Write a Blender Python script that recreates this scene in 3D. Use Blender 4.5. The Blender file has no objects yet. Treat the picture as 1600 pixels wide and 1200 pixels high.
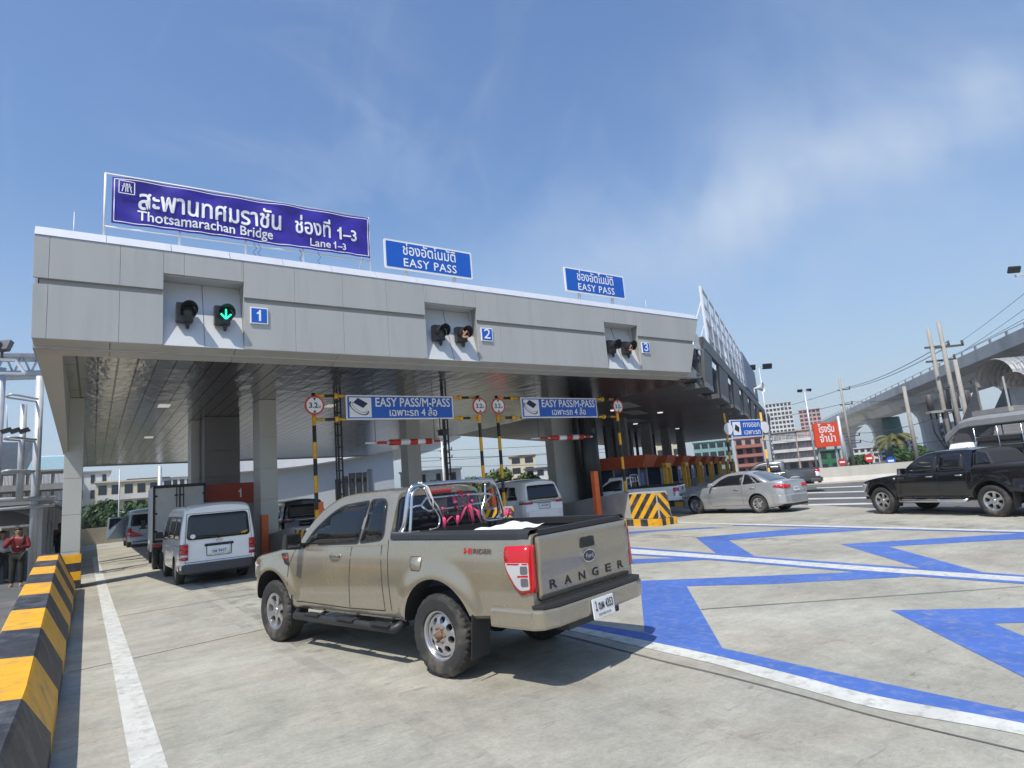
import bpy, bmesh, math, random
from math import pi, sin, cos, radians, hypot, atan2, sqrt
from mathutils import Vector, Matrix
SC = bpy.context.scene
COL = SC.collection
rnd = random.Random(7)

# ------------------------------------------------------------------ camera (fitted to the photograph)
F_PX, PITCH, ROLL, CAM_H, YAW = 944.3, 0.162103, -0.083588, 1.768, 0.610428
_cy, _sy, _cp, _sp = cos(YAW), sin(YAW), cos(PITCH), sin(PITCH)
FW = Vector((_sy*_cp, _cy*_cp, _sp)); RT0 = Vector((_cy, -_sy, 0)); UP0 = RT0.cross(FW)
RT = RT0*cos(ROLL) + UP0*sin(ROLL); UP = UP0*cos(ROLL) - RT0*sin(ROLL)
def ray(x, y): return FW*F_PX + RT*(x-800) - UP*(y-600)
def at_z(x, y, z=0.0):
    d = ray(x, y); t = (z-CAM_H)/d.z
    return Vector((d.x*t, d.y*t, z))
def at_r(x, y, r):                       # point on the ray of a photo pixel at horizontal distance r metres
    d = ray(x, y); t = r/hypot(d.x, d.y)
    return Vector((d.x*t, d.y*t, d.z*t+CAM_H))
cam = bpy.data.cameras.new('camera'); camo = bpy.data.objects.new('camera', cam); COL.objects.link(camo)
cam.sensor_width = 36; cam.lens = F_PX/1600*36; cam.clip_start = .05; cam.clip_end = 6000
M3 = Matrix((RT, UP, -FW)).transposed()
camo.matrix_world = Matrix.Translation((0, 0, CAM_H)) @ M3.to_4x4()
SC.camera = camo

# ------------------------------------------------------------------ materials
MATS = {}
def nd(t, typ, **kw):
    n = t.nodes.new(typ)
    for k, v in kw.items():
        if k.startswith('i_'):
            key = k[2:]
            n.inputs[int(key) if key.isdigit() else key.replace('_', ' ')].default_value = v
        else: setattr(n, k, v)
    return n
def mat(name, col, rough=.5, metal=0., var=0., vscale=4., bump=0., bscale=40., coat=0., emit=0., spec=.5, vstretch=(1,1,1), rvar=0., trans=0., dirt=None, dscale=1.5, damt=.4):
    if name in MATS: return MATS[name]
    m = bpy.data.materials.new(name); m.use_nodes = True; MATS[name] = m
    t = m.node_tree; b = t.nodes['Principled BSDF']; L = t.links.new
    c = tuple(col)+(1,)
    b.inputs['Base Color'].default_value = c
    b.inputs['Roughness'].default_value = rough; b.inputs['Metallic'].default_value = metal
    b.inputs['Specular IOR Level'].default_value = spec
    if coat: b.inputs['Coat Weight'].default_value = coat; b.inputs['Coat Roughness'].default_value = .05
    if emit: b.inputs['Emission Color'].default_value = c; b.inputs['Emission Strength'].default_value = emit
    if trans: b.inputs['Transmission Weight'].default_value = trans
    if var or bump or dirt or rvar:
        tc = nd(t, 'ShaderNodeTexCoord'); mp = nd(t, 'ShaderNodeMapping'); mp.inputs['Scale'].default_value = vstretch
        L(tc.outputs['Object'], mp.inputs['Vector'])
    if var or rvar:
        n = nd(t, 'ShaderNodeTexNoise', i_Scale=vscale, i_Detail=6., i_Roughness=.6); L(mp.outputs[0], n.inputs['Vector'])
    src = None
    if var:
        r = nd(t, 'ShaderNodeMapRange', i_1=.3, i_2=.7, i_3=1-var, i_4=1+var); L(n.outputs['Fac'], r.inputs[0])
        mx = nd(t, 'ShaderNodeVectorMath', operation='SCALE'); mx.inputs[0].default_value = col
        L(r.outputs[0], mx.inputs['Scale']); src = mx.outputs[0]
    if dirt:
        n2 = nd(t, 'ShaderNodeTexNoise', i_Scale=dscale, i_Detail=8., i_Roughness=.65); L(mp.outputs[0], n2.inputs['Vector'])
        r2 = nd(t, 'ShaderNodeMapRange', i_1=.5, i_2=.68, i_3=0., i_4=damt); L(n2.outputs['Fac'], r2.inputs[0])
        mm = nd(t, 'ShaderNodeMix', data_type='RGBA'); mm.inputs['A'].default_value = c; mm.inputs['B'].default_value = tuple(dirt)+(1,)
        if src: L(src, mm.inputs['A'])
        L(r2.outputs[0], mm.inputs['Factor']); src = mm.outputs['Result']
    if src: L(src, b.inputs['Base Color'])
    if rvar:
        r = nd(t, 'ShaderNodeMapRange', i_1=.3, i_2=.7, i_3=max(0, rough-rvar), i_4=rough+rvar); L(n.outputs['Fac'], r.inputs[0]); L(r.outputs[0], b.inputs['Roughness'])
    if bump:
        n3 = nd(t, 'ShaderNodeTexNoise', i_Scale=bscale, i_Detail=4.); L(mp.outputs[0], n3.inputs['Vector'])
        bp = nd(t, 'ShaderNodeBump', i_Strength=bump, i_Distance=.02); L(n3.outputs['Fac'], bp.inputs['Height']); L(bp.outputs[0], b.inputs['Normal'])
    return m

# ------------------------------------------------------------------ mesh builder
class MB:
    def __init__(s, off=(0, 0, 0)):
        s.v = []; s.f = []; s.m = []; s.sm = []; s.off = Vector(off); s.xf = None
    def P(s, p):
        p = Vector(p)
        if s.xf is not None: p = s.xf @ p
        s.v.append(p - s.off); return len(s.v)-1
    def face(s, pts, mi=0, smooth=False):
        s.f.append([s.P(p) for p in pts]); s.m.append(mi); s.sm.append(smooth)
    def fi(s, idx, mi=0, smooth=False): s.f.append(list(idx)); s.m.append(mi); s.sm.append(smooth)
    def hexa(s, b, t, mi=0):             # bottom ring, top ring (same length)
        n = len(b); ib = [s.P(p) for p in b]; it = [s.P(p) for p in t]
        s.fi(ib[::-1], mi); s.fi(it, mi)
        for i in range(n):
            j = (i+1) % n; s.fi((ib[i], ib[j], it[j], it[i]), mi)
    def box(s, lo, hi, mi=0, ax=None):
        x0, y0, z0 = lo; x1, y1, z1 = hi
        s.hexa([(x0,y0,z0),(x1,y0,z0),(x1,y1,z0),(x0,y1,z0)], [(x0,y0,z1),(x1,y0,z1),(x1,y1,z1),(x0,y1,z1)], mi)
    def obox(s, c, ux, uy, uz, mi=0):    # centre and three half-axis vectors
        c, ux, uy, uz = map(Vector, (c, ux, uy, uz))
        q = [c-ux-uy-uz, c+ux-uy-uz, c+ux+uy-uz, c-ux+uy-uz]
        s.hexa(q, [p+2*uz for p in q], mi)
    def bar(s, a, b, w, h, mi=0, up=(0, 0, 1)):
        a, b = Vector(a), Vector(b); d = (b-a).normalized(); u = Vector(up)
        if abs(d.dot(u)) > .98: u = Vector((1, 0, 0))
        r = d.cross(u).normalized(); u2 = r.cross(d)
        s.obox((a+b)/2, (b-a)/2, r*w/2, u2*h/2, mi)
    def tube(s, pts, r, n=8, mi=0, cap=True, closed=False):
        pts = [Vector(p) for p in pts]; rs = r if isinstance(r, (list, tuple)) else [r]*len(pts)
        rings = []; pu = None
        for i, p in enumerate(pts):
            if closed: d = pts[(i+1) % len(pts)] - pts[i-1]
            else: d = pts[min(i+1, len(pts)-1)] - pts[max(i-1, 0)]
            d.normalize()
            if pu is None:
                pu = Vector((0, 0, 1)) if abs(d.z) < .9 else Vector((1, 0, 0))
            u = pu - d*pu.dot(d)
            if u.length < 1e-4: u = d.orthogonal()
            u.normalize(); pu = u; w = d.cross(u)
            rings.append([s.P(p+(u*cos(2*pi*k/n)+w*sin(2*pi*k/n))*rs[i]) for k in range(n)])
        m = len(rings)
        for i in range(m if closed else m-1):
            A, B = rings[i], rings[(i+1) % m]
            for k in range(n): s.fi((A[k], A[(k+1) % n], B[(k+1) % n], B[k]), mi, True)
        if cap and not closed: s.fi(rings[0][::-1], mi); s.fi(rings[-1], mi)
    def lathe(s, prof, c=(0, 0, 0), axis='z', n=24, mi=0, smooth=True, mis=None):   # prof: (radius, height)
        c = Vector(c); rings = []
        for r, h in prof:
            ring = []
            for k in range(n):
                a = 2*pi*k/n
                if axis == 'z': q = Vector((r*cos(a), r*sin(a), h))
                elif axis == 'y': q = Vector((r*cos(a), h, r*sin(a)))
                else: q = Vector((h, r*cos(a), r*sin(a)))
                ring.append(s.P(c+q))
            rings.append(ring)
        for i in range(len(rings)-1):
            A, B = rings[i], rings[i+1]
            for k in range(n): s.fi((A[k], A[(k+1) % n], B[(k+1) % n], B[k]), mis[i] if mis else mi, smooth)
        return rings
    def prism(s, poly, y0, y1, mi=0, ax='y', smooth=False):      # poly in (x,z) extruded along y, or ('z') (x,y) along z, or ('x') (y,z) along x
        def q(p, h):
            return (p[0], h, p[1]) if ax == 'y' else ((p[0], p[1], h) if ax == 'z' else (h, p[0], p[1]))
        a = [s.P(q(p, y0)) for p in poly]; b = [s.P(q(p, y1)) for p in poly]; n = len(poly)
        s.fi(a, mi); s.fi(b[::-1], mi)
        for i in range(n): s.fi((a[i], b[i], b[(i+1) % n], a[(i+1) % n]), mi, smooth)
    def grid(s, rows, mi=0, smooth=True, closed=False):
        idx = [[s.P(p) for p in r] for r in rows]; n = len(idx[0])
        for i in range(len(idx)-1):
            for k in range(n if closed else n-1):
                s.fi((idx[i][k], idx[i][(k+1) % n], idx[i+1][(k+1) % n], idx[i+1][k]), mi, smooth)
        return idx
    def build(s, name, mats, parent=None, bevel=0, fixn=True, auto=None):
        me = bpy.data.meshes.new(name); me.from_pydata([tuple(v) for v in s.v], [], s.f)
        for m in (mats if isinstance(mats, (list, tuple)) else [mats]): me.materials.append(m)
        me.polygons.foreach_set('material_index', s.m); me.polygons.foreach_set('use_smooth', s.sm)
        bm = bmesh.new(); bm.from_mesh(me)
        bmesh.ops.remove_doubles(bm, verts=bm.verts, dist=1e-5)
        if fixn: bmesh.ops.recalc_face_normals(bm, faces=bm.faces)
        if bevel:
            es = [e for e in bm.edges if len(e.link_faces) == 2 and e.calc_face_angle(0) > .6]
            bmesh.ops.bevel(bm, geom=es, offset=bevel, segments=2, affect='EDGES', profile=.6, clamp_overlap=True)
        bm.to_mesh(me); bm.free()
        if auto is not None:
            me.polygons.foreach_set('use_smooth', [True]*len(me.polygons)); me.set_sharp_from_angle(angle=radians(auto))
        o = bpy.data.objects.new(name, me); COL.objects.link(o)
        if parent is not None: o.parent = parent
        return o
def tag(o, label=None, cat=None, group=None, kind=None):
    if label: o['label'] = label
    if cat: o['category'] = cat
    if group: o['group'] = group
    if kind: o['kind'] = kind
    return o
def T(name, label, cat, loc=(0, 0, 0), rz=0., group=None):
    o = bpy.data.objects.new(name, None); COL.objects.link(o); o.location = loc; o.rotation_euler = (0, 0, rz); o.empty_display_size = .3
    return tag(o, label, cat, group)
def structure(name, mb, m, label=None, **k):
    o = mb.build(name, m, **k); o['kind'] = 'structure'
    return o
def dup(o, loc=None, rz=None, label=None, parent=None):
    c = o.copy(); COL.objects.link(c)
    if parent is not None: c.parent = parent
    if loc is not None: c.location = loc
    if rz is not None: c.rotation_euler = (0, 0, rz)
    if label: c['label'] = label
    for ch in list(o.children): dup(ch, parent=c)
    return c
def rpoly(pts, r, n=4):                      # rounded polygon; r scalar or list
    out = []; N = len(pts)
    for i, p in enumerate(pts):
        rr = r[i] if isinstance(r, (list, tuple)) else r
        p = Vector(p); a = Vector(pts[i-1])-p; b = Vector(pts[(i+1) % N])-p
        if rr <= 0: out.append(tuple(p)); continue
        ra = min(rr, a.length*.45); rb = min(rr, b.length*.45); A = p+a.normalized()*ra; B = p+b.normalized()*rb
        for k in range(n+1):
            t = k/n; out.append(tuple(A*(1-t)**2+p*2*t*(1-t)+B*t*t))
    return out
def text(body, size, m, parent, org, ux, uy, name='lettering', align='CENTER', bold=0, spacing=1., width=None, lift=.004, label=None, world=True):
    """lettering as a flat mesh: org = baseline point (parent's space or world), ux reading direction, uy up"""
    cu = bpy.data.curves.new('t', 'FONT'); cu.body = body; cu.size = size; cu.align_x = align; cu.space_character = spacing
    cu.resolution_u = 3
    o = bpy.data.objects.new('t', cu); COL.objects.link(o); bpy.context.view_layer.update()
    dg = bpy.context.evaluated_depsgraph_get(); me0 = bpy.data.meshes.new_from_object(o.evaluated_get(dg))
    bpy.data.objects.remove(o); ux, uy = Vector(ux).normalized(), Vector(uy).normalized(); uz = ux.cross(uy)
    org = Vector(org)
    if world and parent is not None: org = org - parent.location
    xs = [v.co.x for v in me0.vertices]; sx = 1.
    if width and xs: sx = width/(max(xs)-min(xs))
    mb = MB(); k = 0
    shifts = [(0, 0)] + ([(bold, 0), (-bold, 0), (0, bold), (0, -bold)] if bold else [])
    for i, (dx, dy) in enumerate(shifts):
        base = len(mb.v)
        for v in me0.vertices: mb.v.append(org + ux*(v.co.x*sx+dx*size) + uy*(v.co.y+dy*size) + uz*(lift+i*.0006))
        for p in me0.polygons: mb.fi([base+j for j in p.vertices])
    bpy.data.meshes.remove(me0)
    o = mb.build(name, m, parent, fixn=False)
    if label: o['label'] = label
    return o
def figure_one(parent, org, h, m, y=0.):          # a plain figure 1 with a flag and no foot
    mb = MB(); mb.face([(org[0]+(a-.2)*h, org[1], org[2]+b*h) for a, b in ((.0, .74), (.0, .60), (.17, .64), (.17, 0), (.34, 0), (.34, 1), (.21, 1), (.13, .80))])
    return mb.build('lettering', m, parent, fixn=False)
# ------------------------------------------------------------------ world, sun
SUN_AZ = Vector((-.853, -.522, 0)); SUN_EL = radians(57)
sd = Vector((SUN_AZ.x*cos(SUN_EL), SUN_AZ.y*cos(SUN_EL), sin(SUN_EL)))
w = bpy.data.worlds.new("World"); SC.world = w; w.use_nodes = True
t = w.node_tree; L = t.links.new; bg = t.nodes['Background']
sky = nd(t, 'ShaderNodeTexSky', sky_type='NISHITA', sun_disc=False, sun_elevation=SUN_EL, sun_rotation=atan2(sd.x, sd.y), air_density=1.6, dust_density=1.2, ozone_density=4.0, altitude=0)
bg.inputs['Strength'].default_value = .122
tc = nd(t, 'ShaderNodeTexCoord')
def cloud(rot, scale, nscale, lo, hi, dist=.6, det=6.):
    mp = nd(t, 'ShaderNodeMapping'); mp.inputs['Rotation'].default_value = rot; mp.inputs['Scale'].default_value = scale
    L(tc.outputs['Generated'], mp.inputs['Vector'])
    n = nd(t, 'ShaderNodeTexNoise', i_Scale=nscale, i_Detail=det, i_Roughness=.55, i_Distortion=dist); L(mp.outputs[0], n.inputs['Vector'])
    r = nd(t, 'ShaderNodeMapRange', interpolation_type='SMOOTHSTEP', i_1=lo, i_2=hi, i_3=0., i_4=1.); L(n.outputs['Fac'], r.inputs[0])
    return r.outputs[0]
def mth(op, a, b=None, clamp=False):
    n = nd(t, 'ShaderNodeMath', operation=op, use_clamp=clamp)
    for i, v in enumerate((a, b)):
        if v is None: continue
        if hasattr(v, 'links'): L(v, n.inputs[i])
        else: n.inputs[i].default_value = v
    return n.outputs[0]
def near(px, py, lo, hi):                     # mask that grows towards the sky direction seen at a photo pixel
    d = ray(px, py).normalized(); n = nd(t, 'ShaderNodeVectorMath', operation='DOT_PRODUCT'); n.inputs[1].default_value = d
    L(tc.outputs['Generated'], n.inputs[0])
    r = nd(t, 'ShaderNodeMapRange', interpolation_type='SMOOTHSTEP', i_1=lo, i_2=hi, i_3=0., i_4=1.); L(n.outputs['Value'], r.inputs[0]); return r.outputs[0]
# thin high cirrus: a great-circle band of cloud across the sky (right half of the view) plus loose wisps
A, B = ray(1000, 380).normalized(), ray(1600, 150).normalized(); BN = A.cross(B).normalized()
dn = nd(t, 'ShaderNodeVectorMath', operation='DOT_PRODUCT'); dn.inputs[1].default_value = BN; L(tc.outputs['Generated'], dn.inputs[0])
band = nd(t, 'ShaderNodeMapRange', interpolation_type='SMOOTHSTEP', i_1=.17, i_2=0., i_3=0., i_4=1.); L(mth('ABSOLUTE', dn.outputs['Value']), band.inputs[0])
fib = cloud((.5, .3, 1.9), (1, 5, 3), 1.4, .36, .74)
soft = cloud((0, 0, .4), (1, 1.6, 1.6), 1.6, .38, .72)
wis = cloud((.2, .9, .5), (5, 1.2, 1.4), 1.9, .56, .78, 1.2)
cl = mth('MULTIPLY', band.outputs[0], mth('ADD', mth('MULTIPLY', fib, .34), mth('MULTIPLY', soft, .30)))
m1 = mth('MULTIPLY', near(470, 250, .955, 1.0), cloud((.3, .2, .9), (1.5, 5, 4), 2.2, .42, .66, .8)); m2 = mth('MULTIPLY', near(740, 100, .96, .999), cloud((.9, .2, .1), (5, 1.2, 2), 2.2, .44, .70, .8))
m3 = mth('MULTIPLY', near(840, 265, .985, .999), cloud((.6, .1, .4), (4, 2, 2), 3., .45, .7, .8)); m4 = mth('MULTIPLY', near(230, 180, .95, .999), wis)
cl = mth('ADD', cl, mth('MULTIPLY', mth('ADD', mth('ADD', m1, m2), mth('ADD', m3, m4)), .13))
cl = mth('ADD', cl, mth('MULTIPLY', near(1600, 330, .80, 1.0), mth('MULTIPLY', soft, .30)))
C1, C2 = ray(1010, 400).normalized(), ray(1640, 130).normalized(); CN = C1.cross(C2).normalized()
dn2 = nd(t, 'ShaderNodeVectorMath', operation='DOT_PRODUCT'); dn2.inputs[1].default_value = CN; L(tc.outputs['Generated'], dn2.inputs[0])
stk = nd(t, 'ShaderNodeMapRange', interpolation_type='SMOOTHSTEP', i_1=.085, i_2=0., i_3=0., i_4=1.); L(mth('ABSOLUTE', dn2.outputs['Value']), stk.inputs[0])
fib2 = cloud((.2, .5, 1.2), (1.5, 3.5, 2.), 2.0, .30, .72, .3, 7.)
cl = mth('ADD', cl, mth('MULTIPLY', mth('MULTIPLY', stk.outputs[0], near(1500, 200, .80, .98)), mth('ADD', mth('MULTIPLY', fib2, .40), .14)))
sx = nd(t, 'ShaderNodeSeparateXYZ'); L(tc.outputs['Generated'], sx.inputs[0])
hz = nd(t, 'ShaderNodeMapRange', interpolation_type='SMOOTHSTEP', i_1=.45, i_2=-.02, i_3=0., i_4=.62); L(sx.outputs['Z'], hz.inputs[0])
cl = mth('ADD', cl, 0., True)
tint = nd(t, 'ShaderNodeVectorMath', operation='MULTIPLY'); tint.inputs[1].default_value = (.80, .90, 1.08); L(sky.outputs[0], tint.inputs[0])
mix = nd(t, 'ShaderNodeMix', data_type='RGBA'); L(tint.outputs[0], mix.inputs['A']); mix.inputs['B'].default_value = (3.5, 4.35, 5.6, 1); L(hz.outputs[0], mix.inputs['Factor'])
mix2 = nd(t, 'ShaderNodeMix', data_type='RGBA'); L(mix.outputs['Result'], mix2.inputs['A']); mix2.inputs['B'].default_value = (3.9, 4.7, 5.9, 1); L(cl, mix2.inputs['Factor'])
L(mix2.outputs['Result'], bg.inputs['Color'])
sl = bpy.data.lights.new('sun', 'SUN'); sl.energy = 4.1; sl.angle = radians(.5); sl.color = (1, .95, .86)
so = bpy.data.objects.new('sun', sl); COL.objects.link(so); so.rotation_euler = (-sd).to_track_quat('-Z', 'Y').to_euler()
SC.view_settings.view_transform = 'Standard'; SC.view_settings.look = 'None'; SC.view_settings.exposure = .24; SC.view_settings.gamma = 1
SC.cycles.max_bounces = 8; SC.cycles.diffuse_bounces = 4; SC.cycles.glossy_bounces = 4

# ------------------------------------------------------------------ shared materials
def concrete_mat():
    m = bpy.data.materials.new('road_concrete'); m.use_nodes = True; t = m.node_tree; b = t.nodes['Principled BSDF']; L = t.links.new
    tc = nd(t, 'ShaderNodeTexCoord')
    def noise(sc, det, scale=(1, 1, 1), rot=0., dist=0., rough=.6):
        mp = nd(t, 'ShaderNodeMapping'); mp.inputs['Scale'].default_value = scale; mp.inputs['Rotation'].default_value = (0, 0, rot)
        L(tc.outputs['Object'], mp.inputs['Vector'])
        n = nd(t, 'ShaderNodeTexNoise', i_Scale=sc, i_Detail=det, i_Roughness=rough, i_Distortion=dist); L(mp.outputs[0], n.inputs['Vector']); return n.outputs['Fac']
    def mr(x, a, bb, c, d):
        r = nd(t, 'ShaderNodeMapRange', i_1=a, i_2=bb, i_3=c, i_4=d); L(x, r.inputs[0]); return r.outputs[0]
    def mul(a, bb):
        n = nd(t, 'ShaderNodeMath', operation='MULTIPLY'); L(a, n.inputs[0]); L(bb, n.inputs[1]); return n.outputs[0]
    f = mr(noise(.35, 7., dist=.4), .3, .7, .74, 1.16)
    f = mul(f, mr(noise(2.4, 8., rough=.7), .3, .7, .84, 1.13))
    f = mul(f, mr(noise(28., 6., rough=.75), .3, .7, .86, 1.12)); f = mul(f, mr(noise(110., 3.), .3, .7, .92, 1.08))
    f = mul(f, mr(noise(.8, 7., (.6, 2.6, 1), .12, 1.6, .68), .36, .68, .93, 1.06))      # broom streaks
    f = mul(f, mr(noise(.7, 7., (1.6, .35, 1), -.2, 2.2, .7), .52, .70, 1., .88))          # dust tracks along the lanes
    f = mul(f, mr(noise(9., 8., (1, 1.3, 1), .4, .8, .75), .35, .7, .90, 1.07))
    f = mul(f, mr(noise(3.2, 6., (.9, 4.5, 1), .12, .9, .7), .60, .68, 1., .70))
    f = mul(f, mr(noise(2.2, 5., (1.2, 3, 1), .5, 1.4, .7), .62, .72, 1., 1.14))        # small dark scuffs
    cm = nd(t, 'ShaderNodeMix', data_type='RGBA'); cm.inputs['A'].default_value = (.395, .381, .318, 1); cm.inputs['B'].default_value = (.405, .368, .298, 1)
    L(mr(noise(.6, 5., dist=.5), .45, .68, 0., .8), cm.inputs['Factor'])
    sc_ = nd(t, 'ShaderNodeVectorMath', operation='SCALE'); L(cm.outputs['Result'], sc_.inputs[0]); L(f, sc_.inputs['Scale']); L(sc_.outputs[0], b.inputs['Base Color'])
    b.inputs['Roughness'].default_value = .85; b.inputs['Specular IOR Level'].default_value = .3
    n = noise(45., 4.); bp = nd(t, 'ShaderNodeBump', i_Strength=.25, i_Distance=.01); L(n, bp.inputs['Height']); L(bp.outputs[0], b.inputs['Normal'])
    return m
M_CONC = concrete_mat()
M_PAVE = mat('paint_white_road', (.56, .56, .51), .7, var=.14, vscale=3., dirt=(.34, .32, .28), dscale=9., damt=.85, bump=.15)
M_BLUE = mat('paint_blue_road', (.07, .145, .43), .6, var=.12, vscale=1.5, dirt=(.22, .25, .36), dscale=9., damt=.55, bump=.1, spec=.3)
M_JOINT = mat('joint_sealant', (.11, .105, .1), .9, var=.3, vscale=5.)
M_ASPH = mat('asphalt', (.10, .10, .10), .85, var=.25, vscale=.8, dirt=(.22, .21, .2), dscale=.25, damt=.6, bump=.2)
M_ACP = mat('grey_cladding', (.41, .408, .385), .36, .1, var=.05, vscale=.5, rvar=.05, dirt=(.31, .30, .275), dscale=1.6, damt=.32, vstretch=(2.2, 2.2, .25))
M_ACPL = mat('grey_cladding_column', (.45, .45, .415), .35, .15, var=.04, vscale=.6)
M_ACPW = mat('pale_cladding', (.55, .56, .56), .4, 0.1, var=.03, vscale=.8)
M_DARK = mat('dark_gap', (.02, .02, .021), .7)
M_BLACK = mat('black_paint', (.018, .018, .02), .4, var=.2)
M_YEL = mat('yellow_paint', (.80, .40, .012), .5, var=.12, vscale=5., dirt=(.36, .23, .08), dscale=4., damt=.75, bump=.15)
M_BLK = mat('black_barrier_paint', (.035, .036, .04), .55, var=.4, vscale=6., dirt=(.13, .13, .14), dscale=3., damt=.7, bump=.3)
M_GALV = mat('galvanised_steel', (.50, .52, .54), .5, .35, var=.1, vscale=5.)
M_WHITEP = mat('white_paint', (.78, .78, .77), .4, var=.04)
M_WHITEL = mat('white_lettering', (.82, .82, .82), .45)
M_SIGNB = mat('sign_blue', (.008, .10, .48), .35, var=.03)
M_RED = mat('red_paint', (.52, .025, .02), .45, var=.08)
M_ORNG = mat('orange_paint', (.72, .14, .03), .45, var=.1)
M_CONCW = mat('cast_concrete', (.36, .35, .33), .85, var=.15, vscale=1.2, dirt=(.18, .17, .16), dscale=.8, damt=.5, bump=.2)
M_TYRE = mat('tyre_rubber', (.028, .027, .026), .8, var=.25, dirt=(.16, .14, .11), dscale=5., damt=.55)
M_RUB = mat('black_plastic', (.022, .022, .023), .5)
M_CHROME = mat('chrome', (.78, .78, .79), .14, 1.)
M_STEELB = mat('brushed_steel', (.62, .62, .62), .28, 1., var=.1)
M_GLASS = mat('tinted_glass', (.012, .014, .017), .04, 0., spec=.7)
M_GLASSL = mat('window_glass', (.05, .06, .07), .06, 0., spec=.6)
M_LAMPR = mat('red_lens', (.50, .008, .012), .12, coat=.6)
M_LAMPC = mat('clear_lens', (.62, .62, .63), .12, .3, coat=.8)
M_LAMPO = mat('amber_lens', (.7, .2, .02), .2)

# ------------------------------------------------------------------ ground
g = MB(); g.face([(-1500, -1500, 0), (1500, -1500, 0), (1500, 1500, 0), (-1500, 1500, 0)]); structure('ground', g, M_CONC, fixn=False)
def ground_poly(name, pts, m, z=.004, px=True, kind='structure'):
    q = [(at_z(*p) if px else Vector((p[0], p[1], 0))) for p in pts]
    mb = MB(); mb.face([(p.x, p.y, z) for p in q]); o = mb.build(name, m, fixn=False)
    if o.data.polygons[0].normal.z < 0: o.data.flip_normals()
    o['kind'] = kind; return o
def smooth_line(p, k=6):
    out = []
    for i in range(len(p)-1):
        p0, p1, p2, p3 = p[max(i-1, 0)], p[i], p[i+1], p[min(i+2, len(p)-1)]
        for j in range(k):
            t_ = j/k
            out.append(tuple(.5*(2*b+(c-a)*t_+(2*a-5*b+4*c-d)*t_**2+(3*b-a-3*c+d)*t_**3) for a, b, c, d in zip(p0, p1, p2, p3)))
    return out+[p[-1]]
def strip(name, A, B, m, z=.004):             # ground strip between two photo lines (same number of points)
    mb = MB(); a = [at_z(*p) for p in smooth_line(A)]; b = [at_z(*p) for p in smooth_line(B)]
    for i in range(len(a)-1):
        mb.face([(q.x, q.y, z) for q in (a[i], a[i+1], b[i+1], b[i])])
    o = mb.build(name, m); o['kind'] = 'structure'
    if o.data.polygons[0].normal.z < 0: o.data.flip_normals()
def z7(u, v): return (900+u/2.2857, 760+v/2.2857)
def Z7(*l): return [z7(*p) for p in l]
# asphalt main road on the right, bounded by the far concrete wall
ground_poly('main_road', [(16.5, 2.2), (70, -60), (150, -10), (80, 150), (32, 90), (33, 38), (24.0, 15.5)], M_ASPH, px=False)
# sweeping lane lines
BU = Z7((-60, 475), (0, 485), (300, 533), (520, 578), (800, 640), (1100, 705), (1600, 808), (2200, 930)); BL = Z7((-60, 492), (0, 501), (270, 556), (520, 610), (800, 680), (1100, 755), (1600, 848), (2200, 985))
WL = Z7((-60, 510), (0, 520), (270, 583), (520, 642), (800, 722), (1100, 800), (1600, 890), (2200, 1030))
strip('road_marking_blue', BU, BL, M_BLUE); strip('road_marking_white', BL, WL, M_PAVE)
J0 = Z7((-60, 530), (0, 541), (300, 620), (520, 672), (800, 745), (1100, 828), (1600, 946), (2200, 1090)); J1 = [(x, y+2.2) for x, y in J0]
strip('pavement_joint', J0, J1, M_JOINT)
# middle line: white between two thin blues
a0 = Z7((150, 214), (500, 240), (1000, 277), (1600, 318), (2200, 360)); a1 = Z7((150, 220), (500, 246), (1000, 284), (1600, 325), (2200, 368))
a2 = Z7((150, 238), (500, 259), (1000, 299), (1600, 341), (2200, 384)); a3 = Z7((150, 243), (500, 265), (1000, 306), (1600, 349), (2200, 394))
strip('road_marking_blue', a0, a1, M_BLUE, .005); strip('road_marking_white', a1, a2, M_PAVE, .005); strip('road_marking_blue', a2, a3, M_BLUE, .005)
# far white edge line
strip('road_marking_white', Z7((310, 125), (560, 133), (800, 138), (1600, 158), (2300, 177)), Z7((310, 129), (560, 137), (800, 143), (1600, 164), (2300, 184)), M_PAVE, .006)
strip('road_marking_blue', Z7((560, 137.5), (800, 143.5), (1600, 164.5)), Z7((560, 140), (800, 146), (1600, 168)), M_BLUE, .0055)
for tri in ([(228, 338), (1010, 306), (1290, 318), (700, 349), (395, 357), (523, 579), (245, 519)],
            [(428, 183), (800, 150), (1080, 154), (800, 172), (545, 192), (640, 251), (505, 243)],
            [(945, 207), (1600, 167), (1720, 166), (1720, 182), (1600, 188), (1115, 215), (1465, 311), (1250, 298)],
            [(1125, 443), (1600, 434), (2300, 425), (2300, 478), (1600, 487), (1490, 490), (1600, 536), (1900, 665), (1900, 815), (1600, 683)],
            [(100, 166), (480, 146), (530, 148), (300, 160), (100, 178)],
            [(100, 262), (430, 255), (470, 262), (180, 278), (100, 284)]):
    ground_poly('road_marking_blue', Z7(*tri), M_BLUE, z=.0035)
# left lane line
mb = MB(); pts = [(.27, 2.5), (.26, 5.5), (.23, 9.5), (.17, 15.3), (.1, 22), (.0, 34.7)]
for i in range(len(pts)-1):
    (x0, y0), (x1, y1) = pts[i], pts[i+1]; mb.face([(x0, y0, .004), (x0+.215, y0, .004), (x1+.215, y1, .004), (x1, y1, .004)])
structure('road_marking_white', mb, M_PAVE)
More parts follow.
